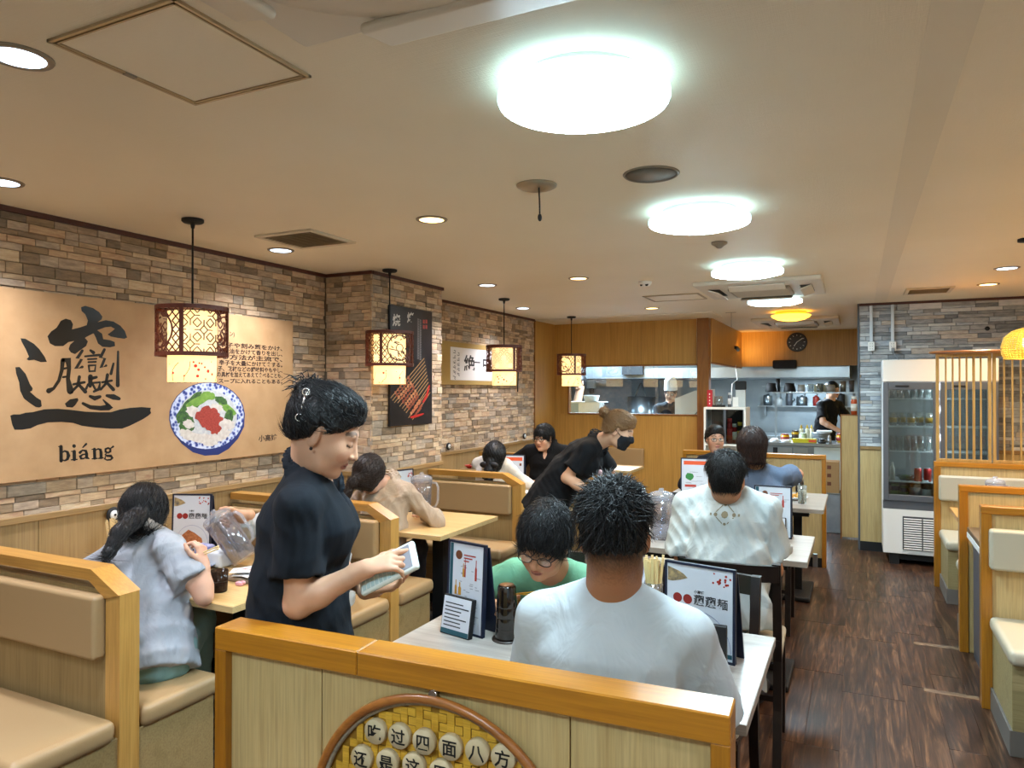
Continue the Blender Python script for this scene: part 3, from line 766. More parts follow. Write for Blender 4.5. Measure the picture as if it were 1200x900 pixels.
booth_bench(1.69, -3.498, -2.305, 'double-sided tan booth bench with chamfered post under the brush-lettered panel')
booth_bench(3.285, -3.498, -2.30, 'double-sided tan booth bench just before the stone pillar')
booth_bench(4.905, -3.088, -2.27, 'double-sided tan booth bench against the stone pillar')
booth_bench(6.52, -3.498, -2.27, 'double-sided tan booth bench below the calligraphy scroll')
def pedestal_table(x0, y0, x1, y1, label, z=.72):
    t = thing('booth_table', label, 'table', ((x0 + x1) / 2, (y0 + y1) / 2, 0)); a, b = (x1 - x0) / 2, (y1 - y0) / 2
    MB().box(-a, -b, z - .03, a, b, z, .003).build('table_top', M_tbl, t)
    MB().box(-a - .001, -b - .001, z - .029, a + .001, b + .001, z - .002, .001).build('edge_band', M_tble, t)
    for sx in (-.5, .5):
        MB().box(sx * a - .04, -.04, .02, sx * a + .04, .04, z - .03).build('pedestal', M_black, t)
        MB().box(sx * a - .05, -b * .7, 0, sx * a + .05, b * .7, .025, .004).build('foot', M_black, t)
    return t
pedestal_table(-3.495, 2.08, -2.23, 2.83, 'pale maple booth table under the lantern by the brush-lettered panel')
pedestal_table(-3.085, 3.60, -2.20, 4.34, 'pale maple booth table beside the stone pillar holding a water pitcher')
pedestal_table(-3.495, 5.28, -2.29, 5.98, 'pale maple booth table beneath the calligraphy scroll')
pedestal_table(-3.0, 7.33, -2.16, 7.88, 'pale maple table beside the wooden kitchen wall')
# wall bench at the kitchen wall
t = thing('wall_bench', 'tan wall bench with upright cushions along the kitchen wall', 'bench', (-3.498, YB, 0))
for x0, x1 in ((.12, .62), (.63, 1.165)): MB().rbox(x0, -.06, .64, x1, -.002, .86, .016).build('back_cushion', M_tanv, t)
MB().rbox(.02, -.5, .365, 1.165, -.03, .445, .028).build('seat_cushion', M_tanv, t)
MB().box(.02, -.46, .0, 1.155, -.01, .37).build('seat_base', M_lamx, t)
def ash_table(x0, y0, x1, y1, label, z=.72):
    t = thing('dining_table', label, 'table', ((x0 + x1) / 2, (y0 + y1) / 2, 0)); a, b = (x1 - x0) / 2, (y1 - y0) / 2
    MB().box(-a, -b, z - .03, a, b, z, .002).build('table_top', M_ash, t)
    MB().box(-a - .0012, -b - .0012, z - .0295, a + .0012, b + .0012, z - .0015).build('edge_band', M_ashe, t)
    MB().box(-a + .1, -b + .08, z - .07, a - .1, b - .08, z - .03).build('apron', M_black, t)
    for sx in (-1, 1):
        MB().box(sx * (a - .2) - .03, -.03, .03, sx * (a - .2) + .03, .03, z - .07).build('pedestal', M_black, t)
        MB().rbox(sx * (a - .2) - .10, -b * .62, 0, sx * (a - .2) + .10, b * .62, .035, .01, 2).build('foot_plate', M_black, t)
    return t
ash_table(-1.43, 1.92, -.26, 2.64, 'grey ash dining table directly behind the amber-framed partition')
ash_table(-1.40, 3.85, -.228, 4.54, 'grey ash dining table before the man with the back emblem')
ash_table(-1.40, 5.56, -.222, 6.42, 'grey ash dining table beside the low wooden divider')
def make_chair(label, loc, rz):
    t = thing('dining_chair', label, 'chair', loc, rz)
    MB().rbox(-.205, -.19, .435, .205, .21, .48, .018).build('seat', M_creamv, t)
    MB().box(-.2, -.185, .40, .2, .2, .437, .004).build('seat_frame', M_wenge, t)
    for sx in (-1, 1):
        MB().prism([(-.019, 0), (.019, 0), (.022, .42), (-.022, .42)], (lambda a, b, h, sx=sx: (sx * .18 + a, .155 + .04 * h, b)), 1).build('leg', M_wenge, t)
        mb = MB(); pts = [(-.255, 0), (-.20, .25), (-.185, .45), (-.205, .62), (-.255, .865)]
        poly = [(p[0] - .018, p[1]) for p in pts] + [(p[0] + .018, p[1]) for p in pts[::-1]]
        mb.prism(poly, (lambda a, b, h, sx=sx: (sx * .19 - .017 + h * .034, a, b)), 1); mb.build('leg', M_wenge, t)
    n = 10; tp = MB()
    def arc(x): return -.262 - .03 * (1 - (x / .2) ** 2)
    for z0, z1, yo, nm in ((.79, .86, 0.004, 'top_rail'), (.50, .54, .065, 'lower_rail')):
        mb = MB(); vs = []
        for i in range(n + 1):
            x = -.2 + .4 * i / n; y = arc(x) + yo
            vs += [(x, y - .011 + .004, z0), (x, y + .011 + .004, z0), (x, y + .011 - .008, z1), (x, y - .011 - .008, z1)]
        fs = []
        for i in range(n):
            for k in range(4): fs.append((i * 4 + k, i * 4 + (k + 1) % 4, (i + 1) * 4 + (k + 1) % 4, (i + 1) * 4 + k))
        fs += [(0, 1, 2, 3), (n * 4 + 3, n * 4 + 2, n * 4 + 1, n * 4)]
        mb.add(vs, fs); mb.build(nm, M_wenge, t)
    for x, wd in ((-.105, .018), (0, .024), (.105, .018)):
        MB().prism([(arc(x) + .058, .52), (arc(x) + .076, .52), (arc(x) + .014, .81), (arc(x) - .004, .81)], (lambda a, b, h, x=x, wd=wd: (x - wd + 2 * wd * h, a, b)), 1).build('back_slat', M_wenge, t)
    MB().box(-.185, -.01, .2, .185, .012, .225).build('stretcher', M_wenge, t)
    return t
ch0 = make_chair('dark slatted dining chair under the man with the back emblem', (-.50, 3.36, 0), R(2))
dup(ch0, (-.55, 2.63, 0), R(178), 'empty dark slatted dining chair across from the white-shirted man')
dup(ch0, (-1.05, 2.70, 0), R(181), 'dark slatted dining chair under the man in the green shirt')
dup(ch0, (-1.02, 4.72, 0), R(180), 'empty dark slatted dining chair behind the tall water pitcher')
dup(ch0, (-.60, 5.17, 0), R(0), 'dark slatted dining chair under the person in blue')
dup(ch0, (-1.08, 6.50, 0), R(180), 'dark slatted dining chair under the girl with glasses')
# ---------------------------------------------------------------- amber-framed partition in front
pt = thing('booth_partition', 'amber-framed pale wood partition with a seat behind and a round tray hung on it', 'partition', (-.812, 1.332, 0), R(2.4))
hw = .606
MB().box(-hw, -.043, .945, -.19, .043, 1.0, .003).build('top_rail', M_amber, pt)
MB().box(-.189, -.043, .945, hw, .043, 1.0, .003).build('top_rail', M_amber, pt)
MB().box(-hw, -.0425, 0, -hw + .035, .0425, .946, .002).build('post', M_amber_z, pt)
MB().box(hw - .035, -.0425, 0, hw, .0425, .946, .002).build('post', M_amber_z, pt)
for x0, x1 in ((-hw + .035, -.30), (-.298, .0), (.002, .30), (.302, hw - .035)): MB().box(x0, -.022, .08, x1 - .001, .022, .946, .001).build('panel', M_pale, pt)
MB().box(-hw + .03, -.03, 0, hw - .03, .03, .08).build('kick_board', M_amber, pt)
MB().rbox(-.20, .045, .37, .58, .45, .45, .028).build('seat_cushion', M_tanv, pt)
MB().box(-.20, .022, .0, .57, .42, .38).build('seat_base', M_lamx, pt)
PTM = Matrix.Translation((-.812, 1.332, 0)) @ rotm('Z', 2.4)
PTI = PTM.inverted()
def on_part(u, v, off=-.022):           # pixel -> point on the near face of the partition, local coordinates
    o = PTI @ Vector((0, 0, CAM_Z)); d = PTI.to_3x3() @ ray(u, v); k = (off - o.y) / d.y; return o + d * k
# round bamboo tray hung on it
pa = on_part(511, 816); pb = on_part(383, 895); pc = on_part(628, 897)
def circ(a, b, c):
    ax, ay, bx, by, cx, cy = a.x, a.z, b.x, b.z, c.x, c.z
    d = 2 * (ax * (by - cy) + bx * (cy - ay) + cx * (ay - by))
    ux = ((ax * ax + ay * ay) * (by - cy) + (bx * bx + by * by) * (cy - ay) + (cx * cx + cy * cy) * (ay - by)) / d
    uy = ((ax * ax + ay * ay) * (cx - bx) + (bx * bx + by * by) * (ax - cx) + (cx * cx + cy * cy) * (bx - ax)) / d
    return ux, uy, math.hypot(ax - ux, ay - uy)
tx, tz, tr = circ(pa, pb, pc)
tr = min(max(tr, .2), .36)
tw = PTM @ Vector((tx, -.022, tz))
tray = thing('bamboo_tray', 'round woven bamboo tray with inscribed wooden discs hung on the partition', 'tray', tw, R(2.4))
M_bam = wood('bamboo_rim', '#8a4f1c', '#a8682b', '#965a22', 'x', 6, .35, 6, coat=.3)
ringpts = [(tr * math.cos(a * math.pi / 32), -.02, tr * math.sin(a * math.pi / 32)) for a in range(64)]
MB().tube(ringpts, .010, 8, closed=True).build('outer_hoop', M_bam, tray)
MB().tube([(p[0] * .965, -.012, p[2] * .965) for p in ringpts], .007, 8, closed=True).build('inner_hoop', wood('rope_hoop', '#7d7263', '#a09480', '#8a7e6c', 'y', 30, .7, 2), tray)
M_strip = wood('bamboo_strip', '#c08a1c', '#dcab3a', '#cc9828', 'x', 8, .4, 8)
cell = .019; wm = [MB().box(-cell * 1.46, -.003, -.0085, cell * 1.46, 0, .0085, .001).mesh('bamboo_strip', M_strip), MB().box(-.0085, -.003, -cell * 1.46, .0085, 0, cell * 1.46, .001).mesh('bamboo_strip', M_strip)]
nst = 0; rest = MB()
cands = []
for i in range(-20, 21):
    for j in range(-20, 21):
        k = (i + j) % 3 if False else (i - j) % 3
        x, z = i * cell, j * cell
        hz = ((i + 2 * j) % 4)
        if hz == 0: cands.append((x, z, 0))
        elif hz == 2: cands.append((x, z, 1))
cands = [c for c in cands if math.hypot(abs(c[0]) + (cell * 1.3 if c[2] == 0 else 0), abs(c[1]) + (cell * 1.3 if c[2] else 0)) < tr * .96]
cands.sort(key=lambda c: -c[1])
for x, z, k in cands[:290]:
    o = bpy.data.objects.new('bamboo_strip', wm[k]); COL.objects.link(o); o.parent = tray; o.location = (x, -.006 - (.0015 if k else 0), z)
for x, z, k in cands[290:]:
    if k: rest.box(x - .0085, -.009, z - cell * 1.4, x + .0085, -.006, z + cell * 1.4)
    else: rest.box(x - cell * 1.4, -.009, z - .0085, x + cell * 1.4, -.006, z + .0085)
if rest.v: rest.build('bamboo_weave', M_strip, tray)['kind'] = 'stuff'
q = [(tr * .97 * math.cos(a * math.pi / 32), tr * .97 * math.sin(a * math.pi / 32)) for a in range(64)]
MB().prism(q, lambda a, b, h: (a, -.001 - h * .004, b), 1).build('tray_backing', mat('bamboo_back', '#8a6216', .6), tray)
MB().tube([(.0 + .011 * math.cos(a * .5236), -.012, tr + .034 + .017 * math.sin(a * .5236)) for a in range(12)], .0025, 6, closed=True).cyl((0, -.004, tr + .012), (0, -.022, tr + .012), .009, seg=12).build('hanging_ring', mat('chrome', '#c8c8c8', .2, 1), tray)
M_disc = mat('disc_wood', '#cdbb9a', 0.55, var=('#bda880', 30))
M_ink = mat('black_ink', '#0a0a0c', 0.55)
TRI = (Matrix.Translation(tw) @ rotm('Z', 2.4)).inverted()
def put_disc(u, v, chs):
    p = TRI @ (PTM @ on_part(u, v, -.045)); 
    d = MB().lathe([(.0001, 0), (.0255, 0), (.027, .003), (.027, .014), (.0255, .0165), (.0001, .0165)], seg=24)
    d.v = [(x + p.x, -.008 - z, y + p.z) for x, y, z in d.v]
    o = d.build('wooden_disc', M_disc, tray)
    tm = MB(); put_text(tm, chs, lambda a, b, h: (p.x + a, -.0248 - h, p.z + b), 0, -.0135, .036, bold=.018, align='CENTER'); tm.build('inscription', M_ink, o, recalc=False)
for (u, v), c_ in zip(((439, 858), (467, 863.5), (496, 870), (527, 876.5), (558.5, 882), (589, 889)), '吃过四面八方'): put_disc(u, v, c_)
for (u, v), c_ in zip(((423, 889), (453, 894), (484, 898)), '还是这'): put_disc(u, v, c_)
put_disc(516, 906, '里')
# ---------------------------------------------------------------- low divider before the kitchen
t = thing('low_divider', 'low amber-framed pale wood divider before the kitchen counter', 'divider', (-.884, 6.95, 0))
MB().box(-.63, -.04, .955, .63, .04, .995, .003).build('top_rail', M_amber, t)
for x in (-.63, .595): MB().box(x, -.0395, 0, x + .035, .0395, .956, .002).build('post', M_amber_z, t)
for x0, x1 in ((-.595, -.2), (-.199, .2), (.201, .595)): MB().box(x0, -.02, .08, x1, .02, .956, .001).build('panel', M_pale, t)
MB().box(.52, -.046, .0, .56, -.02, .12, .003).build('floor_bracket', M_steel, t)
MB().box(-.6, -.03, 0, .6, .03, .08).build('kick_board', M_black, t)
# ---------------------------------------------------------------- right-hand booths
M_rbase = wood('booth_base', '#94845c', '#a59669', '#9c8d62', 'x', 4, .5, 14)
def right_back(y, label, side, cushion=True, seat=True, W=1.65, sx=0.0):
    """panel across X with an amber frame; cushion and seat on the side -1 (towards the door) or +1"""
    t = thing('booth_bench', label, 'bench', (.55, y, 0))
    MB().box(0, -.034, .962, W, .034, 1.0, .003).build('top_rail', M_amber, t)
    MB().box(0, -.0335, 0, .045, .0335, .963, .002).build('post', M_amber_z, t)
    for x0 in (.045, .85): MB().box(x0, -.02, .0, min(x0 + .803, W), .02, .963, .001).build('panel', M_pale, t)
    if cushion: MB().rbox(.03 if side < 0 else .06, side * .018, .695, W, side * .085, .895, .018).build('back_cushion', M_creamv, t)
    if seat:
        MB().rbox(.03, side * .03, .395, W, side * .57 if side < 0 else .45, .465, .026).build('seat_cushion', M_creamv, t)
        MB().box(.045, side * .02, .11, W, side * (.53 if side < 0 else .42), .40, .002).build('seat_base', M_rbase, t)
        MB().box(.035, side * .02, .0, W, side * (.53 if side < 0 else .42), .11, .002).build('plinth', mat('grey_plinth', '#6e6862', .5), t)
    return t
right_back(4.25, 'cream-cushioned amber-framed booth seat standing before the steel-sided cabinet', -1)
right_back(5.10, 'amber-framed booth seat whose back faces the steel-sided cabinet', 1)
right_back(6.68, 'cream-cushioned booth seat below the wooden lattice screen', -1)
t = thing('side_cabinet', 'narrow steel-sided cabinet between two right-hand booths', 'cabinet', (.585, 4.33, 0))
MB().box(0, 0, .73, 1.6, .70, .76, .003).build('top', wood('cab_top', '#5b4a36', '#6d5a44', '#63513c', 'x', 4, .4, 10), t)
MB().box(-.002, -.0, .70, .02, .70, .73).build('edge', M_white, t)
MB().box(.03, .02, .0, 1.58, .69, .73).build('body', mat('blue_steel', '#5a6573', .35, .6), t)
MB().box(.024, .06, .06, .032, .34, .68, .002).build('door', mat('blue_steel_door', '#6b7684', .35, .6), t)
MB().box(.024, .36, .06, .032, .65, .68, .002).build('door', mat('blue_steel_door', '#6b7684', .35, .6), t)
def right_table(x0, y0, x1, y1, label):
    t = thing('booth_table', label, 'table', ((x0 + x1) / 2, (y0 + y1) / 2, 0)); a, b = (x1 - x0) / 2, (y1 - y0) / 2
    MB().box(-a, -b, .69, a, b, .72, .003).build('table_top', M_rail, t)
    MB().box(-.05, -.05, .02, .05, .05, .69).build('pedestal', M_black, t); MB().box(-.3, -b * .8, 0, .3, b * .8, .025, .004).build('foot', M_black, t)
right_table(.60, 5.62, 2.2, 6.10, 'amber wood booth table below the lattice screen')
right_table(.62, 2.75, 2.2, 3.45, 'amber wood booth table before the nearest cream booth seat')
# lattice screen
t = thing('lattice_screen', 'wooden vertical-slat lattice screen standing on the booth back beside the fridge', 'screen', (.568, 6.69, 1.0))
M_lat = wood('lattice_wood', '#a8813f', '#bd9652', '#b08a47', 'z', 5, .45, 10)
for x0, x1, y in ((0, .375, 0), (.385, .86, .012), (.87, 1.35, 0)):
    MB().box(x0, y - .014, 0, x1, y + .014, .024, .002).build('frame_rail', M_lat, t); MB().box(x0, y - .014, .836, x1, y + .014, .862, .002).build('frame_rail', M_lat, t)
    MB().box(x0, y - .014, .02, x0 + .022, y + .014, .84, .002).build('frame_stile', M_lat, t); MB().box(x1 - .022, y - .014, .02, x1, y + .014, .84, .002).build('frame_stile', M_lat, t)
    n = 6 if x0 == 0 else 7
    for i in range(n):
        xx = x0 + .022 + (x1 - x0 - .044) * (i + 1) / (n + 1); wd = .009 if i == 4 else .006
        MB().box(xx - wd, y - .009, .022, xx + wd, y + .009, .838, .001).build('slat', M_lat, t)
t = thing('bamboo_tray', 'flat round brown bamboo tray lying on top of the lattice screen', 'tray', (.86, 6.7, 1.863))
MB().tube([(.33 * math.cos(a * math.pi / 20), .1 * math.sin(a * math.pi / 20), .012) for a in range(40)], .011, 7, closed=True).build('hoop', M_bam, t)
MB().lathe([(.0001, .004), (.32, .006), (.32, .012), (.0001, .01)], seg=32, squash=(1, .3)).build('weave', M_strip, t)

# ================================================================ DRINKS FRIDGE
M_fg = mat('fridge_grey', '#5d6168', .4, .2)
fr = thing('drinks_fridge', 'white two-door glass drinks fridge before the grey stone wall', 'fridge', (.205, 7.33, 0))
W, D = .885, .47
MB().box(0, .04, .1, W, D, .125).box(0, .04, 1.66, W, D, 1.845).box(0, .04, .12, .03, D, 1.67).box(W - .03, .04, .12, W, D, 1.67).box(0, D - .03, .12, W, D, 1.67).build('cabinet_body', mat('fridge_white', '#dfe0e0', .35), fr)
MB().box(.0, .0, .1, W, .045, .5, .004).build('lower_cover', M_white, fr)
lg = MB().box(.155, -.004, .14, W - .02, .002, .44, .003).build('grille_panel', mat('grille_dark', '#3a3d42', .5), fr)
for i in range(14):
    for x0, x1 in ((.165, .305), (.315, .445), (.455, .865)):
        mb = MB(); mb.M = Matrix.Translation((0, -.008, .152 + i * .0205)) @ rotm('X', -25); mb.box(x0, -.006, -.004, x1, .006, .004); mb.build('slat', M_white, lg)
MB().box(0, -.002, 1.645, W, .045, 1.845, .006).build('sign_header', mat('header_cream', '#e6dfd6', .3), fr)
MB().box(.0, -.001, .5, W, .044, .575, .003).build('door_sill', M_fg, fr)
for i, x0 in enumerate((.0, .445)):
    d = MB().box(x0 + .004, -.012, .575, x0 + .045, .03, 1.64, .003).box(x0 + .395, -.012, .575, x0 + .436, .03, 1.64, .003).box(x0 + .045, -.012, .575, x0 + .395, .03, .63, .003).box(x0 + .045, -.012, 1.575, x0 + .395, .03, 1.64, .003).build('door', M_fg, fr)
    MB().box(x0 + .045, .005, .63, x0 + .395, .011, 1.575).build('door_glass', glass('fridge_glass', '#c9d2d2', .07, .03), d)
    MB().rbox(x0 + .10, -.02, 1.6, x0 + .21, -.01, 1.615, .003, 1).build('handle', M_black, d)
MB().box(.03, .05, .125, W - .03, D - .03, .56).build('cabinet_floor', mat('fridge_inner', '#8d9494', .5), fr)
MB().box(.03, D - .034, .56, W - .03, D - .03, 1.66).build('back_liner', mat('fridge_inner', '#8d9494', .5), fr)
SHZ = (.745, 1.02, 1.245, 1.497)
for z in SHZ: MB().box(.035, .06, z - .012, W - .035, D - .04, z, .002).build('shelf', mat('shelf_white', '#cfd3d2', .4), fr)
MB().box(.05, .02, .0, .13, .44, .1).box(W - .13, .02, 0, W - .05, .44, .1).box(.1, .05, .04, W - .1, .42, .1).build('foot_rail', M_black, fr)
for z_ in (1.60, 1.40, 1.15, .92): lamp('fridge_fill', 'POINT', (.44, .07, z_), 1.6, '#eef6ff', fr, .03)  # unseen point lamps added inside to brighten the shelves
M_gl = glass('clear_glass', '#eef4f4', .14, .02, .05)
def gthing(name, mb, m, label, cat, loc, grp=None):
    o = mb.build(name, m); o.location = loc; return tag(o, label, cat, grp)
def glass_mb(r=.033, h=.11): return MB().lathe([(.0001, 0), (r * .85, 0), (r, h), (r * .93, h), (r * .78, .008), (.0001, .008)], seg=14)
def inst(o, loc, label=None, grp=None): return dup(o, loc, None, label, grp)
FX, FY = .205, 7.33
g0 = None
for zi, (z, h, lab) in enumerate(((SHZ[3], .1, 'empty drinking glass chilling on the top fridge shelf'), (SHZ[1], .13, 'tall empty glass chilling on the third fridge shelf'))):
    src = None
    for j in range(2):
        for i in range(6 if j == 0 else 5):
            loc = (FX + .085 + i * .057, FY + .12 + j * .09, z)
            if src is None: src = gthing('drinking_glass', glass_mb(.024, h), M_gl, lab, 'glass', loc, 'glasses on the top fridge shelf' if zi == 0 else 'tall glasses on the third fridge shelf')
            else: inst(src, loc)
M_beer = mat('beer_yellow', '#b98f2a', .3, trans=.4)
mug = thing('beer_mug', 'glass mug with yellow print on the second fridge shelf', 'mug', (FX + .09, FY + .14, SHZ[2]), 0, 'glass mugs on the second fridge shelf')
glass_mb(.032, .12).build('mug_body', M_gl, mug); MB().tube([(.03, 0, .1), (.055, 0, .095), (.058, 0, .04), (.028, 0, .03)], .005, 6).build('handle', M_gl, mug)
MB().lathe([(.031, .03), (.0335, .075)], seg=14).build('yellow_print', M_beer, mug)
for i in range(1, 5): inst(mug, (FX + .09 + i * .072, FY + .14 + (i % 2) * .06, SHZ[2]))
M_can = mat('red_can', '#b01f24', .35, .3)
cn = thing('drink_can', 'red drink can on the fourth fridge shelf', 'can', (FX + .285, FY + .12, SHZ[0]), 0, 'red cans in the fridge')
MB().lathe([(.026, 0), (.031, .006), (.031, .112), (.026, .12)], seg=20).build('can_body', M_can, cn); MB().lathe([(.0001, .12), (.026, .12), (.027, .124), (.0001, .122)], seg=20).build('lid', M_steel, cn)
inst(cn, (FX + .36, FY + .12, SHZ[0]))
gthing('white_bottle', MB().lathe([(.0001, 0), (.022, 0), (.022, .11), (.01, .14), (.01, .165), (.0001, .165)], seg=16), mat('milk_white', '#d6d2c4', .4), 'slim whitish bottle beside the stacked plates in the fridge', 'bottle', (FX + .08, FY + .12, SHZ[0]))
t = thing('salad_bowl', 'small glass bowl with greens on the fourth fridge shelf', 'bowl', (FX + .185, FY + .15, SHZ[0]))
MB().lathe([(.0001, 0), (.04, 0), (.075, .05), (.07, .05), (.035, .008), (.0001, .008)], seg=20).build('bowl', M_gl, t); MB().sphere((0, 0, .03), (.055, .055, .022), 12, 8).build('greens', mat('salad', '#51703f', .6), t)
def jar(loc, label, c1, c2, h=.16, r=.04):
    t = thing('sauce_jar', label, 'jar', loc); MB().lathe([(.0001, 0), (r, 0), (r, h * .78), (r * .8, h * .85), (r * .8, h * .86)], seg=18).build('jar_body', mat('jar_' + c1, c1, .25), t)
    MB().lathe([(.0001, h), (r * .85, h), (r * .85, h * .84), (.0001, h * .84)], seg=18).build('lid', mat('lid_' + c2, c2, .4), t); MB().lathe([(r + .0006, h * .2), (r + .0006, h * .6)], seg=18).build('paper_label', mat('lab_' + c2, c2, .5), t)
    return t
jar((FX + .1, FY + .12, .56), 'dark purple jar with green lid in the fridge bottom', '#231a33', '#5c7a2c'); jar((FX + .175, FY + .14, .56), 'small dark jar with olive lid in the fridge bottom', '#241c38', '#6b8038', .14, .035)
jar((FX + .265, FY + .18, .56), 'dark round-lidded jar with grey label in the fridge bottom', '#191a24', '#8d97a4', .21, .047); jar((FX + .35, FY + .12, .56), 'black bottle with pale label in the fridge bottom', '#0f1014', '#c4c8c4', .2, .04)
jar((FX + .24, FY + .085, .56), 'low yellow tub with red lid in the fridge bottom', '#c9a440', '#a8282a', .055, .055)

# ================================================================ STONE WALL SOCKETS, STICKERS
def socket(u, v, label, u2, plug):
    p = PY(u, v, YG - .01); t = thing('wall_socket', label, 'socket', p)
    MB().box(-.03, -.03, -.045, .03, 0, .045, .004).build('socket_box', M_white, t)
    MB().box(-.014, -.018, .045, .014, 0, CEIL - p.z - .025, .002).build('conduit', mat('conduit', '#c9d2da', .4), t)
    for k in (-1, 1):
        for j in (-1, 0, 1): MB().box(k * .009 - .0015, -.0308, j * .025 - .006, k * .009 + .0015, -.029, j * .025 + .006).build('slot', M_black, t)
    if plug: MB().rbox(-.012, -.055, -.05, .016, -.028, -.015, .004, 2).tube([(0, -.045, -.05), (.02, -.05, -.09), (.05, -.04, -.13)], .004, 6).build('plug', mat('plug_grey', '#8b9096', .5), t)
socket(1021, 406, 'white wall socket with conduit and nothing plugged in', 0, False)
socket(1046, 406, 'white wall socket with conduit and a grey plug', 0, True)
tag(MB().sphere((0, 0, 0), (.02, .012, .02), 10, 8).cyl((0, -.01, 0), (.0, -.02, .004), .007, seg=8).build('wall_hook', M_black), 'small dark hook on the grey stone wall above the screen', 'hook').location = PY(1157, 385, YG - .012)

M_worn = mat('worn_tape', '#7a644a', .6, var=('#50392b', 25))
for u0, v0, u1, v1, lab in ((1071, 754, 1146, 763, 'worn tan tape strip on the floor beside the steel-sided cabinet'), (1083, 809, 1147, 818, 'worn tan tape strip on the floor before the nearest right-hand booth')):
    a_, b_ = PZ(u0, v0, 0), PZ(u1, v1, 0); o = MB().box(a_.x, (a_.y + b_.y) / 2 - .025, 0, b_.x, (a_.y + b_.y) / 2 + .025, .0012).build('floor_tape', M_worn); tag(o, lab, 'tape')
# ================================================================ WALL ART
def printed_mat(name, c1, c2, sc=6): return mat(name, c1, .55, var=(c2, sc))
mu = thing('wall_panel', 'large tan wall panel with a huge black brush character and a noodle bowl', 'wall panel', (-3.5, 2.66, 1.6))
MB().box(-3.51, 1.40, 1.152, -3.49, 3.778, 2.043, .001).build('board', printed_mat('mural_tan', '#b58e62', '#c39c70', 9), mu, world=True)
def mp(u, v, h=.0006):
    p = PX(u, v, -3.49 + h); return (-3.49 + h, p.y, p.z)
def cp(pts, ox, oy, k): return [(ox + x / k, oy + y / k) for x, y in pts]
roof = [(475,150),(500,142),(545,155),(580,178),(600,205),(595,222),(572,238),(620,226),(665,234),(705,258),(732,290),(745,328),(728,335),(690,330),(650,322),(630,310),(655,292),(673,277),(650,264),(615,268),(570,285),(598,305),(605,337),(645,343),(672,354),(674,378),(645,385),(600,382),(574,362),(560,325),(548,303),(510,322),(498,330),(515,350),(505,377),(470,402),(440,425),(415,415),(402,395),(410,370),(435,348),(400,355),(370,378),(322,378),(292,362),(278,320),(300,292),(332,270),(356,230),(385,217),(415,225),(428,250),(422,280),(470,268),(508,255),(515,228),(500,192),(478,172)]
dot1 = [(120,332),(150,335),(200,365),(230,395),(262,440),(275,470),(240,472),(200,458),(170,462),(155,455),(170,440),(150,395),(128,355)]
dot2 = [(90,502),(115,500),(150,540),(165,575),(175,600),(192,625),(188,640),(175,645),(215,680),(240,695),(245,730),(230,738),(210,735),(180,715),(140,685),(118,640),(112,590),(95,540)]
sweep = [(60,785),(80,778),(115,778),(150,768),(190,765),(260,748),(340,745),(420,752),(500,762),(580,765),(650,765),(700,750),(760,740),(830,735),(885,740),(880,755),(886,770),(870,785),(840,805),(800,825),(760,845),(715,862),(650,862),(560,855),(480,845),(430,828),(360,822),(280,825),(220,840),(180,860),(130,868),(85,868),(72,840)]
hd = [(380,715),(410,690),(455,682),(460,695),(440,725),(425,738),(390,735)]
M_brush = mat('brush_black', '#07080b', .35)
for poly in (roof, dot1, dot2, sweep, hd):
    MB().add([mp(*q) for q in cp(poly, 0, 330, 5)], [list(range(len(poly)))]).build('brush_stroke', M_brush, mu, world=True, recalc=False)
def stroke(pts):
    """pixel-space ribbon laid on the panel; points in the 5x crop"""
    mb = MB(); q = [(x / 5, 330 + y / 5, w_ / 5 * 1.4) for x, y, w_ in pts]
    ribbon(mb, q, lambda a, b, h: mp(a, b, h)); mb.build('brush_stroke', M_brush, mu, world=True, recalc=False)
ST = [[(368,460,18),(362,520,16),(345,580,14),(315,625,13),(285,640,22)], [(375,462,20),(400,456,26),(405,510,17),(398,570,17),(412,640,30)], [(375,510,9),(398,505,9)], [(370,560,9),(398,555,9)],
      [(482,405,12),(452,450,15),(478,454,12),(445,510,16),(482,500,12)], [(612,398,12),(588,445,15),(614,450,12),(592,505,14),(622,492,10)],
      [(530,403,10),(548,416,15)], [(498,438,8),(582,430,11)], [(515,455,8),(565,452,8)], [(518,472,8),(562,470,8)], [(520,492,9),(560,490,9),(556,524,10),(524,526,10),(520,494,9)],
      [(665,480,9),(650,540,13)], [(692,410,9),(690,520,13),(690,608,17)],
      [(465,558,14),(455,610,12),(420,645,11)], [(430,602,10),(495,590,11)], [(460,602,12),(500,645,17)],
      [(530,558,22),(528,612,15)], [(525,570,14),(565,560,12)], [(516,600,8),(505,627,11)], [(530,595,9),(586,590,11),(580,630,15),(550,644,10)], [(545,605,10),(562,637,9)],
      [(630,546,14),(620,598,12),(590,632,10)], [(598,590,9),(655,580,10)], [(626,592,12),(664,632,16)],
      [(486,714,12),(530,736,17),(590,742,20),(640,736,26),(658,738,6)], [(640,732,18),(604,692,5)], [(528,672,12),(555,684,20),(586,674,13)], [(626,668,12),(665,676,24),(698,686,14)]]
for s_ in ST: stroke(s_)
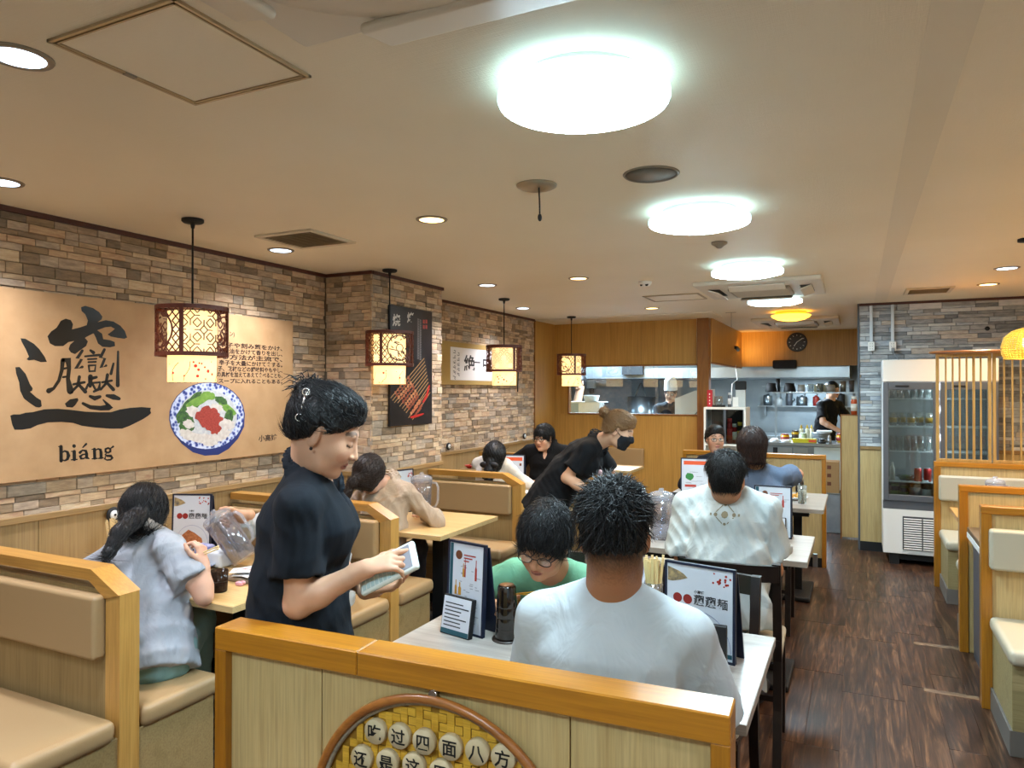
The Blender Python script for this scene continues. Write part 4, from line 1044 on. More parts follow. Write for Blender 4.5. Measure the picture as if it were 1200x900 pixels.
# latin lettering "biang" with bold serifs, drawn stroke by stroke (6x crop at 0,450)
lt = MB()
def ls(pts, h=.0006): ribbon(lt, [(x / 6, 450 + y / 6, w_ / 6 * 1.45) for x, y, w_ in pts], lambda a, b, hh: mp(a, b, hh), h)
def lp(pts): lt.add([mp(x / 6, 450 + y / 6) for x, y in pts], [list(range(len(pts)))])
ls([(429,440,17),(430,540,17)]); ls([(412,440,5),(436,436,5)]); ls([(420,541,5),(438,540,5)])
ls([(436,482,6),(455,471,9),(474,478,14),(482,503,18),(474,528,14),(456,539,8),(438,533,5)], .0007)
ls([(522,475,17),(523,530,17)]); ls([(502,474,5),(530,471,5)]); ls([(502,533,6),(543,530,6)]); disc(lt, (521 / 6, 450 + 436 / 6), 13 / 6, lambda a, b, h: mp(a, b, h), .0007)
ls([(562,482,14),(580,466,8),(604,470,13),(609,492,16),(610,520,16),(626,524,6)]); ls([(606,492,6),(580,497,8),(564,510,15),(570,524,12),(588,525,7),(606,512,5)], .0007); ls([(582,446,6),(606,422,11)], .0007)
ls([(664,458,15),(666,522,15)]); ls([(646,460,5),(670,455,5)]); ls([(648,526,6),(684,523,6)]); ls([(670,466,5),(690,456,8),(706,462,14),(710,480,15),(711,518,15)], .0007); ls([(694,523,6),(726,519,6)])
ls([(760,450,9),(742,458,12),(742,476,12),(760,484,9),(776,474,12),(776,457,12),(760,450,9)]); ls([(778,452,5),(796,440,10)], .0007); ls([(750,486,5),(740,496,8),(752,505,11),(780,506,14),(790,520,13),(778,532,9),(752,535,7),(736,526,9),(742,510,5)], .0007)
lt.build('latin_lettering', M_brush, mu, world=True, recalc=False)
# caption lines: only what shows beside the lantern
cap = MB(); M_cap = mat('caption_ink', '#3a2418', .6)
def cap_line(txt, u0, u1, v0, hpx):
    a = PX(u0, v0, -3.4893); b = PX(u1, v0 + (u1 - u0) * 0, -3.4893)
    ya, yb = a.y, b.y; vs, fs = text_geo(txt, 1, 1, .028); wd = max(p[0] for p in vs) or 1
    zc = (a - Vector((0, 0, CAM_Z))).dot(_fw); size = hpx / F_PX * zc
    cap.add([(-3.4893, ya + p[0] / wd * (yb - ya), a.z + p[1] * size) for p in vs], fs)
z_rows = [(256.5, 331, 404, '辛子や刻み葱をかけ、'), (255, 331, 411, '調合油をかけて香りを出し、'), (258, 331, 418.2, 'る方法が主流で、'), (256.5, 331, 425.2, '辛子を大量にかけて食する。'), (255, 331, 432.2, '子、花椒などの調味料やもやし、'), (254, 331, 439, 'の具材を加えてあえて食べることも、'), (197, 331, 446, '酸味と辛みのあるスープに入れることもある。')]
for u0, u1, v, s_ in z_rows: cap_line(s_, u0, u1, v + 2, 6.6)
for v, s_ in ((411.8, '和'), (419.5, '特'), (427.7, '酢'), (435.2, 'コ')): cap_line(s_, 197.5, 203.5, v + 2, 6)
cap_line('ーメン)', 258, 275, 392.5, 6.5)
cap_line('小高姉', 303, 324.5, 517, 8)
cap.build('caption_lettering', M_cap, mu, world=True, recalc=False)
# printed noodle bowl
def blob(cx, cy, rx, ry, h, m, name, ang=0, jag=0, seg=26, seed=0, par=None):
    rq = random.Random(seed); pts = []
    for k in range(seg):
        a = 2 * math.pi * k / seg; f = 1 + rq.uniform(-jag, jag); x, y = rx * f * math.cos(a), ry * f * math.sin(a)
        pts.append(mp(cx + x * math.cos(ang) - y * math.sin(ang), cy + x * math.sin(ang) + y * math.cos(ang), h))
    return MB().add(pts, [list(range(seg))]).build(name, m, par or mu, world=True, recalc=False)
def bowl_blue():
    t = NT('bowl_blue_print'); v = t.node('ShaderNodeTexVoronoi', Scale=42.0); t.link(t.coords(rand=False), v.inputs['Vector'])
    r = t.ramp(v.outputs[0], [(.0, '#20307a'), (.32, '#2c3f92'), (.5, '#aab6dc'), (.62, '#d5dcf0')]); t.link(r.outputs[0], t.b.inputs['Base Color']); t.b.inputs['Roughness'].default_value = .5; return t.m
M_navy = mat('bowl_navy', '#1f2d6d', .5)
MB().add([mp(x, y, .0006) for x, y in [(199, 495), (204, 508), (213, 520), (226, 530), (240, 534), (256, 533), (268, 526), (279, 514), (286, 500), (287, 485), (240, 470), (199, 480)]], [list(range(12))]).build('printed_bowl', M_navy, mu, world=True, recalc=False)
blob(242.5, 488, 44.5, 40, .0009, M_navy, 'printed_bowl', -.08); blob(242.5, 487.5, 43.3, 38.8, .0012, bowl_blue(), 'printed_bowl', -.08)
blob(243.5, 488.5, 34.5, 31.5, .0015, mat('soup_pale', '#b9bcc0', .5, var=('#d6d6d2', 60)), 'printed_soup', -.08)
M_grn = mat('greens_dark', '#27452a', .5, var=('#4f7a32', 50)); M_lg = mat('greens_light', '#86ab48', .5, var=('#5f8f35', 40))
for k, (x, y, rx, ry, a, m) in enumerate(((222, 478, 8, 22, .7, M_grn), (219, 497, 9, 12, .1, M_grn), (232, 470, 15, 5, -.5, M_lg), (244, 464, 9, 5, .1, M_lg), (266, 478, 14, 4, .7, M_lg), (259, 469, 8, 4, .4, M_grn), (268, 489, 5, 9, .2, M_grn))):
    blob(x, y, rx, ry, .0018 + k * .00005, m, 'printed_greens', a, .12, seed=k)
M_dump = mat('dumpling_white', '#e3dcd2', .5, var=('#c9bdb2', 40))
for k, (x, y, rx, ry, a) in enumerate(((226, 482, 8, 6, .4), (221, 497, 7, 5, .2), (221, 510, 11, 6, .4), (237, 514, 13, 6, .1), (258, 510, 12, 7, -.4), (266, 497, 9, 6, .2), (254, 478, 7, 5, .3), (246, 519, 9, 4, 0))):
    blob(x, y, rx, ry, .0022 + k * .00005, M_dump, 'printed_dumpling', a, .16, seed=k + 20)
M_chi = mat('chilli_red', '#8e2a22', .5, var=('#b5493a', 120))
blob(245, 490, 15, 13, .0028, M_chi, 'printed_chilli', .3, .16, 34, 4); blob(252, 502, 7, 7, .00285, M_chi, 'printed_chilli', .3, .2, 20, 9)
# ---------------------------------------------------------------- skewer poster on the pillar
po = thing('skewer_poster', 'black upright poster of grilled meat skewers on the stone pillar', 'poster', (-3.1, 4.62, 1.75))
MB().box(-3.1, 4.336, 1.306, -3.078, 4.908, 2.2, .002).build('board', mat('poster_black', '#131216', .3, var=('#221e22', 12)), po, world=True)
def pp(u, v, h=.0006):
    p = PX(u, v, -3.078 + h); return (-3.078 + h, p.y, p.z)
M_meat = mat('meat_brown', '#9a4a30', .5, var=('#c07a50', 90)); M_meat2 = mat('meat_dark', '#6e3220', .5, var=('#a85a3a', 90)); M_meat3 = mat('meat_light', '#b5683f', .5, var=('#d09a68', 90)); M_stick = mat('stick_tan', '#b08a58', .5); M_chil = mat('chilli_bright', '#b3201c', .4); M_wht = mat('print_white', '#d8d4cc', .5)
rq = random.Random(11)
for i in range(11):
    u1, v1 = 458 + i * 2.6 + rq.uniform(-1, 1), 466 + i * 2.6 + rq.uniform(-3, 3); u0, v0 = 497 + i * .7, 420 + i * 4.0
    mb = MB(); ribbon(mb, [(u0, v0, .8), (u1, v1, .8)], lambda a, b, h: pp(a, b, h), .0006 + i * .00008); mb.build('printed_skewer', M_stick, po, world=True, recalc=False)
    mb = MB(); n = 6
    for k in range(n):
        f = .48 + .38 * k / (n - 1); cx, cy = u0 + (u1 - u0) * f, v0 + (v1 - v0) * f
        pts = [pp(cx + 1.35 * (1 + rq.uniform(-.4, .4)) * math.cos(q * .785), cy + 2.1 * (1 + rq.uniform(-.4, .4)) * math.sin(q * .785), .0016 + i * .00008 + k * .00001) for q in range(8)]
        mb.add(pts, [list(range(8))])
    mb.build('printed_meat', (M_meat, M_meat2, M_meat3)[i % 3], po, world=True, recalc=False)['kind'] = 'stuff'
for pts in ([(496, 471, 2), (500, 464, 2.6), (503, 452, 1.6)], [(482, 489, 2.6), (490, 487, 3), (496, 485, 1.6)]):
    mb = MB(); ribbon(mb, pts, lambda a, b, h: pp(a, b, h), .003); mb.build('printed_chilli', M_chil, po, world=True, recalc=False)
mb = MB()
def vtext(body, u, v, pxh, fn, bold=.01, sx=1):
    """characters down a column, px height each"""
    for i, c_ in enumerate(body):
        vs, fs = text_geo(c_, 1, 1, bold); mb.add([fn(u + p[0] * pxh * sx, v + (i + .85) * pxh - p[1] * pxh) for p in vs], fs)
vtext('烧', 460, 368, 15, pp, .02, .62); vtext('烤', 477, 366, 13, pp, .02, .62)
mb.build('title_lettering', M_wht, po, world=True, recalc=False)
mb = MB()
for c in range(2):
    for r_ in range(24): ribbon(mb, [(489.4 + c * 2.6, 374 + r_ * 2 + c, .9), (490.7 + c * 2.6, 374.2 + r_ * 2 + c, .9)], lambda a, b, h: pp(a, b, h))
mb.build('fine_print', mat('print_grey', '#8d8a88', .5), po, world=True, recalc=False)['kind'] = 'stuff'
for i in range(2):
    for j in range(2):
        u, v = 495.6 + i * 3, 374.5 + j * 6.2
        MB().add([pp(u, v), pp(u + 2.1, v + .4), pp(u + 2.1, v + 4.8), pp(u, v + 4.4)], [(0, 1, 2, 3)]).build('red_seal', mat('seal_red', '#a8403a', .5), po, world=True, recalc=False)
# ---------------------------------------------------------------- calligraphy scroll
sc_ = thing('calligraphy_scroll', 'horizontal calligraphy scroll with white paper on gold cloth mount', 'scroll', (-3.5, 6.58, 1.83))
MB().box(-3.514, 5.72, 1.622, -3.497, 7.42, 2.035, .001).build('cloth_mount', mat('gold_cloth', '#b08f4e', .7, bump=(500, .3)), sc_, world=True)
MB().box(-3.4968, 5.90, 1.667, -3.4958, 7.17, 1.985).build('paper', mat('scroll_paper', '#e6e0da', .7), sc_, world=True)
mb = MB(); pl = plane_left(-3.4955)
for c_, u_, v_, s_ in (('絶', 543.5, 433, .17), ('一', 555.5, 429, .10), ('中', 565, 433, .16)):
    q_ = PX(u_, v_, -3.4955); put_text(mb, c_, pl, q_.y, q_.z, s_, bold=.02, sx=1.35)
mb.build('brush_lettering', M_brush, sc_, world=True, recalc=False)
mb = MB()
for c, n in ((0, 6), (1, 5)):
    for k in range(n):
        for q in range(3): ribbon(mb, [(5.965 + c * .075 + .018 * math.sin(q * 2 + k), 1.955 - c * .02 - k * .05 - q * .012, .006), (5.995 + c * .075, 1.95 - c * .02 - k * .05 - q * .012, .005)], pl)
mb.build('signature', M_ink, sc_, world=True, recalc=False)['kind'] = 'stuff'
MB().tube([(-3.493, 7.40, 1.86), (-3.49, 7.40, 1.74), (-3.493, 7.395, 1.62), (-3.49, 7.39, 1.55)], .007, 6).build('hanging_cord', M_black, sc_, world=True)
# call buttons on the wall
def button(p, label, s=1.0):
    t = thing('call_button', label, 'button', p)
    for nm, pr, m in (('ring', [(.0001, 0), (.036 * s, 0), (.04 * s, .006), (.036 * s, .014), (.0001, .014)], M_black), ('face', [(.0001, .0142), (.024 * s, .0145), (.021 * s, .019), (.0001, .02)], M_white)):
        mb = MB(); mb.M = rotm('Y', 90); mb.lathe(pr, seg=24); mb.build(nm, m, t)
    mb = MB(); mb.M = rotm('Y', 90); mb.lathe([(.0001, .021), (.007 * s, .021), (.006 * s, .023), (.0001, .024)], seg=12); mb.build('push_dot', M_black, t)
button(PX(132, 603, -3.498), 'round black and white call button on the wainscot beside the chopsticks')
button(PX(525, 523, -3.498), 'black and white call button on the stone wall behind the pillar', .9)
button(PX(614, 511, -3.498), 'small black call button on the stone wall near the wooden corner', .9)

# ================================================================ TABLEWARE
M_plas = glass('clear_plastic', '#f0eef2', .08, .08, .05)
M_plas2 = glass('frosted_lid', '#eef0f6', .10, .12, .16)
M_water = glass('water', '#e6eef6', .05, .02, .03)
M_brown_gl = mat('smoke_brown', '#3a2a20', .15, trans=.35)
M_blk_gl = mat('smoke_black', '#15100d', .12, coat=.5)
M_choc = mat('chopstick_wood', '#dcc08a', .6)
M_plate = mat('plate_white', '#dfe3e6', .25)
def make_pitcher(label, loc, rz=0, k=1.0):
    t = thing('water_pitcher', label, 'pitcher', loc, rz); r = .056 * k; h = .2 * k
    MB().lathe([(.0001, 0), (r * .9, 0), (r * .94, .006), (r, h * .5), (r * 1.06, h), (r * 1.02, h), (r * .95, h * .5), (r * .88, .01), (.0001, .01)], seg=28).build('jug', M_plas, t)
    MB().lathe([(.0001, .012), (r * .87, .012), (r * .93, h * .55), (.0001, h * .55)], seg=24).build('water', M_water, t)
    MB().lathe([(r * 1.09, h - .012), (r * 1.1, h + .014), (r * .95, h + .026), (r * .5, h + .036), (.014, h + .04), (.014, h + .052), (.0001, h + .054)], seg=28).build('lid', M_plas2, t)
    MB().tube([(r * 1.0, 0, h * .93), (r * 1.55, 0, h * .93), (r * 1.75, 0, h * .8), (r * 1.7, 0, h * .4), (r * 1.45, 0, h * .26), (r * .97, 0, h * .24)], .0075, 8).build('handle', M_plas2, t)
    return t
def chopsticks(label, loc, n=22, h=.2):
    t = thing('chopstick_holder', label, 'chopsticks', loc)
    MB().lathe([(.0001, 0), (.034, 0), (.037, .11), (.034, .11), (.031, .006), (.0001, .006)], seg=20).build('holder_cup', M_plas, t)
    for i in range(n):
        a = i * 2.4; q = .026 * math.sqrt((i + .5) / n); x, y = q * math.cos(a), q * math.sin(a); zz = h + random.uniform(-.012, .012)
        mb = MB(); mb.M = Matrix.Translation((x * .75, y * .75, .01)) @ rotm('X', -y * 260 + random.uniform(-3, 3)) @ rotm('Y', x * 260 + random.uniform(-3, 3)) @ rotm('Z', random.uniform(0, 90))
        mb.box(-.0045, -.0022, 0, .0045, .0022, zz); mb.build('chopstick', M_choc, t)
    return t
def tumbler(label, loc, m=None, h=.085, r=.036):
    t = thing('tumbler', label, 'cup', loc)
    MB().lathe([(.0001, 0), (r * .84, 0), (r * .88, .004), (r, h), (r * .94, h), (r * .8, .01), (.0001, .01)], seg=24).build('cup_wall', m or M_brown_gl, t)
    MB().lathe([(r * .93, h * .5), (r * .95, h * .52), (r * .97, h * .5)], seg=24).build('band', mat('band_dark', '#1d130d', .4), t)
    return t
def plate(label, loc, r=.11, food=None, m=None, nm='plate'):
    t = thing(nm, label, nm.split('_')[-1], loc)
    MB().lathe([(.0001, 0), (r * .6, 0), (r * .65, .004), (r, .022), (r * .98, .025), (r * .62, .008), (.0001, .008)], seg=32).build('dish', m or M_plate, t)
    if food:
        for i, (c1, c2, n, q) in enumerate(food):
            rq = random.Random(i + int(loc[0] * 100))
            mb = MB()
            for k in range(n):
                a = rq.uniform(0, 6.28); d = r * .55 * math.sqrt(rq.random()); z = .012 + rq.uniform(0, .02)
                p0 = Vector((d * math.cos(a), d * math.sin(a), z)); p1 = p0 + Vector((rq.uniform(-1, 1), rq.uniform(-1, 1), rq.uniform(-.2, .5))) * q
                mb.tube([p0, (p0 + p1) / 2 + Vector((0, 0, q * .3)), p1], .0045, 5)
            mb.build('food_piece', mat('food_' + c1, c1, .5, var=(c2, 40)), t)['kind'] = 'stuff'
    return t
M_navyf = mat('menu_navy', '#141d33', .45, bump=(300, .1)); M_page = mat('menu_page', '#c6cbd4', .35); M_teal = mat('menu_teal', '#1d4f5c', .5)
PRN = [mat('prn_red', '#a83226', .5), mat('prn_gold', '#c08a2a', .5), mat('prn_brown', '#6a3a22', .5), mat('prn_grey', '#8f949c', .5), mat('prn_dark', '#33363c', .5), mat('prn_green', '#2f7a3a', .5), mat('prn_blue', '#3c5a9a', .5), mat('prn_orange', '#d8552a', .5)]
def menu(label, p0, p1, h, kind, front=False, tilt=6):
    p0, p1 = Vector(p0), Vector(p1); d = p1 - p0; wd = d.length; rz = math.atan2(d.y, d.x)
    t = thing('menu_stand', label, 'menu', ((p0.x + p1.x) / 2, (p0.y + p1.y) / 2, p0.z), rz); a = wd / 2
    T = Matrix.Rotation(R(-tilt), 4, 'X')
    def part_(nm, mb, m, rec=True):
        return mb.build(nm, m, t, recalc=rec)
    mb = MB(); mb.M = T; mb.box(-a, 0, 0, a, .012, h, .002); part_('cover', mb, M_navyf)
    mb = MB(); mb.M = T; mb.box(-a, -.004, 0, a, 0, .008).box(-a, -.004, h - .008, a, 0, h).box(-a, -.004, 0, -a + .008, 0, h).box(a - .008, -.004, 0, a, 0, h); part_('cover_frame', mb, M_navyf)
    mb = MB(); mb.M = Matrix.Translation((0, .075, 0)) @ Matrix.Rotation(math.atan((.075 - h * math.sin(R(tilt)) - .014) / h), 4, 'X'); mb.box(-a, 0, 0, a, .006, h * .97); part_('rear_leaf', mb, M_navyf)
    mb = MB(); mb.M = T; mb.box(-a + .008, -.0015, .008, a - .008, 0, h - .008); part_('page', mb, M_page)
    fn = lambda x, z, hh: T @ Vector((x, -.0016 - hh, z))
    rq = random.Random(hash(kind) % 97 if False else len(label)); W_, H_ = wd - .02, h - .02
    def P(x, z): return (-a + .01 + x * W_, .01 + z * H_)
    def R_(x0, z0, x1, z1, m, nm='printed_patch', hh=.0004):
        mb = MB(); rect(mb, *P(x0, z0), *P(x1, z1), fn, hh); part_(nm, mb, m, False)
    if kind == 'drinks':
        R_(0, .3, .09, 1, M_teal); mb = MB(); disc(mb, P(.27, .87), .016, fn, .0005, 18); part_('printed_bowl', mb, PRN[2], False)
        mb = MB()
        for k in range(3): rect(mb, *P(.42, .87 - k * .035), *P(.78 - .1 * k, .885 - k * .035), fn, .0004)
        part_('print_lines', mb, PRN[0], False)['kind'] = 'stuff'
        for x, z, wq, hq, c in ((.42, .62, .05, .16, 1), (.47, .62, .04, .22, 0), (.8, .6, .06, .24, 0), (.2, .4, .07, .17, 1), (.32, .4, .09, .15, 1), (.72, .14, .05, .22, 2), (.58, .16, .05, .12, 6), (.15, .14, .1, .08, 4), (.3, .1, .08, .05, 5)):
            mb = MB(); x0, z0 = P(x, z); w_, h_ = wq * W_, hq * H_
            mb.add([fn(x0 + q[0] * w_, z0 + q[1] * h_, .0006) for q in ((-.5, 0), (.5, 0), (.5, .55), (.2, .68), (.2, 1), (-.2, 1), (-.2, .68), (-.5, .55))], [list(range(8))]); part_('printed_bottle', mb, PRN[c], False)
        mb = MB()
        for k in range(34):
            x, z = rq.uniform(.12, .85), rq.uniform(.05, .76); rect(mb, *P(x, z), *P(x + rq.uniform(.06, .13), z + .009), fn, .00035)
        part_('fine_print', mb, PRN[3], False)['kind'] = 'stuff'
        if front:
            fr_ = Matrix.Translation((-.008, -.045, 0)) @ Matrix.Rotation(R(-10), 4, 'X'); a2, h2 = a * .78, h * .42
            mb = MB(); mb.M = fr_; mb.box(-a2, 0, 0, a2, .022, h2, .002); s_ = part_('notice_stand', mb, M_black)
            mb = MB(); mb.M = fr_; mb.box(-a2 + .004, -.001, .004, a2 - .004, 0, h2 - .004); mb.build('notice_page', M_page, s_)
            mb = MB(); f2 = lambda x, z, hh: fr_ @ Vector((x, -.0012 - hh, z)); rect(mb, -a2 + .004, .004, a2 - .004, .02, f2, .0003); mb.build('notice_strip', M_teal, s_, recalc=False)
            mb = MB()
            for k in range(7): rect(mb, -a2 * .8, .03 + k * (h2 - .045) / 7, a2 * rq.uniform(.2, .85), .034 + k * (h2 - .045) / 7, f2, .0003)
            mb.build('notice_print', PRN[4], s_, recalc=False)['kind'] = 'stuff'
    elif kind == 'noodle':
        mb = MB(); mb.add([fn(*P(x, z), .0004) for x, z in ((0, .80), (.08, .80), (.2, .825), (.32, .86), (.26, .90), (.18, .93), (0, .97))], [list(range(7))]); part_('printed_roof', mb, mat('roof_print', '#5c564e', .5, var=('#b59a68', 60)), False)
        mb = MB()
        for k in range(16):
            x, z = rq.uniform(.7, .98), rq.uniform(.82, .97); disc(mb, P(x, z), rq.uniform(.002, .005), fn, .0005, 8)
        part_('printed_blossom', mb, PRN[0], False)['kind'] = 'stuff'
        for x in (.16, .32):
            mb = MB(); disc(mb, P(x, .615), .0155, fn, .0004, 20); part_('red_stamp', mb, mat('stamp_red', '#8a1f1c', .5), False)
        mb = MB(); big = (W_ / .2) * .033
        for k, c_ in enumerate(('\U00030EDE', '\U00030EDE', '麺')): put_text(mb, c_, fn, *P(.415 + .18 * k, .575), big, bold=.012)
        put_text(mb, '小高姉', fn, *P(.42, .70), big * .32, bold=.03); part_('title_lettering', mb, PRN[4], False)
        mb = MB(); n = 30; q = [P(.5, .0)]; cx, cz = P(.52, .08)
        for k in range(n + 1):
            an = math.pi * k / n; q_ = (cx + W_ * .46 * math.cos(an), cz + W_ * .52 * math.sin(an)); 
            if k: ribbon(mb, [(*pv, .0012), (*q_, .0012)], fn, .0004)
            pv = q_
        part_('printed_plate_rim', mb, PRN[6], False)
        mb = MB(); mb.add([fn(*P(x, z), .0005) for x, z in ((.2, .06), (.85, .06), (.8, .2), (.6, .3), (.42, .36), (.25, .26))], [list(range(6))]); part_('printed_noodles', mb, mat('noodle_print', '#8a4a2a', .5, var=('#b8764a', 90)), False)
        R_(.88, 0.02, 1, .07, M_teal)
    else:
        R_(.06, .84, .94, .95, PRN[7], 'red_banner'); mb = MB(); mb.add([fn(*P(.27 + .15 * math.cos(q * .7), .5 + .12 * math.sin(q * .7) * (1 if q % 2 else .8)), .0005) for q in range(9)], [list(range(9))]); part_('printed_greens', mb, PRN[5], False)
        R_(.1, .2, .5, .27, PRN[0]); R_(.8, .68, .9, .76, PRN[2])
        mb = MB()
        for k in range(12): x, z = rq.uniform(.1, .7), rq.uniform(.08, .78); rect(mb, *P(x, z), *P(x + .2, z + .012), fn, .0003)
        part_('fine_print', mb, PRN[3], False)['kind'] = 'stuff'
    return t
TZ = .7205
# --- table behind the partition
menu('tall navy drinks menu with a small notice in front, beside the black tumbler stack', PZ(523, 736, TZ), PZ(563, 748, TZ) + Vector((.01, 0, 0)), .318, 'drinks', True, 3)
pr = PZ(779, 656, 1.015); pq = PZ(861.5, 669, 1.015)
menu('navy noodle menu standing right beside the man in white', (pr.x, pr.y, TZ), (pq.x, pq.y, TZ), .295, 'noodle', False, 1)
tag(MB().box(-.07, -.006, 0, .07, .014, .14, .002).build('notice_back', M_black), 'small black notice stand leaning before the noodle menu', 'sign').location = (PZ(840, 778, TZ).x - .03, PZ(840, 778, TZ).y - .06, TZ)
p = PZ(594, 749, TZ)
t = thing('tumbler_stack', 'tall stack of smoky black tumblers on a coaster beside the drinks menu', 'cups', p)
MB().lathe([(.0001, 0), (.052, 0), (.052, .004), (.0001, .004)], seg=28).build('coaster', mat('coaster', '#2a2018', .5), t)
for k in range(4):
    MB().lathe([(.041 - k * .0018, .005 + k * .036), (.042 - k * .002, .008 + k * .036), (.037 - k * .0018, .072 + k * .036), (.034 - k * .0018, .078 + k * .036), (.0001, .078 + k * .036)], seg=26).build('tumbler', M_blk_gl, t)
MB().lathe([(.0001, .1862), (.024, .1862), (.025, .188), (.0001, .188)], seg=20).build('cup_base', mat('cup_base_brown', '#8a5a34', .4), t)
make_pitcher('squat clear pitcher with frosted lid between the two men', PZ(655, 730, TZ), R(200), .98)
make_pitcher('taller clear pitcher behind the squat one on the grey table', PZ(705, 712, TZ), R(20), 1.12)
plate('blue-patterned plate of fried noodles before the man in green', PZ(604, 717, TZ), .105, (('#b06a20', '#d8a040', 70, .035), ('#6a2f18', '#8a4a20', 16, .02), ('#d8c89a', '#b89a5a', 14, .02)), mat('blue_plate', '#d5dbe6', .25, var=('#4a5f9a', 26)))
chopsticks('bundle of disposable chopsticks beside the noodle menu', PZ(766, 715, TZ), 26, .19)
t = thing('glass_bowl', 'clear glass bowl holding a dark ladle before the man in white', 'bowl', PZ(684, 752, TZ))
MB().lathe([(.0001, 0), (.035, 0), (.062, .05), (.068, .085), (.063, .085), (.056, .05), (.03, .008), (.0001, .008)], seg=28).build('bowl', M_plas, t)
MB().lathe([(.0001, .02), (.04, .02), (.05, .05), (.0001, .052)], seg=20).build('dark_broth', M_black, t)
MB().tube([(-.05, -.02, .09), (-.02, -.01, .07), (.04, .01, .06)], [.012, .014, .02], 8).build('ladle', M_black, t)
# --- table with the emblem man
menu('navy drinks menu standing on the table right of the emblem man', PZ(881, 632, TZ) + Vector((0, .1, 0)), PZ(928, 632, TZ), .30, 'drinks', True, 2)
t = thing('wet_wipe_tray', 'grey tray of packaged wet wipes beside the drinks menu', 'tray', PZ(908, 645, TZ))
MB().rbox(-.085, -.06, 0, .085, .06, .022, .006, 2).build('tray', mat('tray_grey', '#8d8f90', .4), t)
for k in range(4):
    mb = MB(); mb.M = Matrix.Translation((0, 0, .022 + k * .006)) @ rotm('Z', (-12, 8, -3, 14)[k]); mb.rbox(-.075, -.035, 0, .075, .035, .006, .002, 1); o = mb.build('wipe_packet', mat('packet_white', '#dedfe0', .4), t)
    mb = MB(); 
    for q in range(6): mb.M = Matrix.Translation((0, 0, .0285 + k * .006)) @ rotm('Z', (-12, 8, -3, 14)[k]); mb.add([(-.06 + q * .02, -.02, 0), (-.048 + q * .02, -.02, 0), (-.045 + q * .02, .01, 0), (-.06 + q * .02, .008, 0)], [(0, 1, 2, 3)])
    mb.build('packet_print', PRN[4] if k != 1 else PRN[0], o, recalc=False)['kind'] = 'stuff'
make_pitcher('tall clear water pitcher with peaked lid left of the emblem man', PZ(775, 631, TZ), R(-10), 1.18)
chopsticks('bundle of disposable chopsticks behind the tall water pitcher', PZ(789, 622, TZ) + Vector((.06, .1, 0)), 20, .2)
t = thing('tumbler_stack', 'stack of dark tumblers with a clear glass on top behind the white-shirted man', 'cups', PZ(764, 628, TZ) + Vector((-.08, .03, 0)))
for k in range(4): MB().lathe([(.041, .0 + k * .042), (.036, .068 + k * .042), (.0001, .072 + k * .042)], seg=22).build('tumbler', M_blk_gl, t)
glass_mb(.034, .075).build('clear_glass', M_gl, t).location = (0, 0, .2)
# --- table by the divider
menu('small menu with orange banner standing on the table by the low divider', (-1.30, 5.86, TZ), (-1.06, 5.90, TZ), .30, 'banner', False, 3)
t = thing('milk_glass', 'tall glass of white drink on the table by the low divider', 'glass', PZ(940, 590, TZ))
glass_mb(.034, .135).build('glass_wall', M_gl, t); MB().lathe([(.0001, .009), (.026, .009), (.029, .1), (.0001, .1)], seg=18).build('white_drink', mat('milk', '#e6e0cf', .4), t)
plate('plate of golden fried food beside the glass of white drink', PZ(945, 588, TZ) + Vector((-.09, .1, 0)), .1, (('#c98a2a', '#e0b050', 40, .03),))
tumbler('black tumbler behind the plate of fried food', (-.43, 6.30, TZ), M_blk_gl, .12, .034)
tag(MB().rbox(-.05, -.04, 0, .05, .04, .05, .012, 2).build('tissue_pack', mat('tissue_white', '#d9dde0', .6)), 'white tissue pack beside the person in blue', 'tissues').location = (-.80, 5.70, TZ)
# --- first booth table
chopsticks('bundle of chopsticks on the booth table beside the girl in grey', (-3.24, 2.30, TZ), 24, .215)
menu('navy menu standing by the wall beyond the girl in grey', (-3.30, 2.66, TZ), (-3.10, 2.74, TZ), .30, 'noodle', False, 3)
tumbler('smoky brown tumbler on the booth table by the elbow of the girl in grey', PZ(257, 693, TZ), None, .09, .037)
t = thing('snack_tray', 'small tray heaped with printed napkins beside the brown tumbler', 'tray', PZ(288, 683, TZ) + Vector((-.02, .06, 0)))
MB().rbox(-.10, -.075, 0, .10, .075, .02, .006, 2).build('tray', mat('tray_brown', '#8d7c68', .4), t)
for k in range(5):
    mb = MB(); mb.M = Matrix.Translation((random.uniform(-.02, .02), random.uniform(-.015, .015), .021 + k * .005)) @ rotm('Z', random.uniform(-40, 40)) @ rotm('X', random.uniform(-5, 5)); mb.rbox(-.075, -.05, 0, .075, .05, .004, .0015, 1); o = mb.build('napkin', mat('packet_white', '#dedfe0', .4), t)
    M0 = mb.M; mb = MB(); mb.M = M0
    for q in range(7): x, y = random.uniform(-.06, .05), random.uniform(-.04, .03); mb.add([(x, y, .0045), (x + .018, y + .004, .0045), (x + .014, y + .018, .0045), (x - .002, y + .012, .0045)], [(0, 1, 2, 3)])
    mb.build('napkin_print', (PRN[0], PRN[4])[k % 2], o, recalc=False)['kind'] = 'stuff'
tag(MB().rbox(-.018, -.012, 0, .018, .012, .016, .005, 2).sphere((.012, .006, .012), (.014, .01, .009), 8, 6).build('crumpled_wrapper', mat('pink_paper', '#d89aa4', .6)), 'crumpled pink paper wrapper beside the napkin tray', 'wrapper').location = PZ(281, 686, TZ)
tag(MB().rbox(-.06, -.05, 0, .06, .05, .075, .014, 2).build('tissue_pack', mat('tissue_white', '#d9dde0', .6)), 'white tissue pack on the booth table behind the brown tumbler', 'tissues').location = PZ(255, 665, TZ) + Vector((-.02, .03, 0))
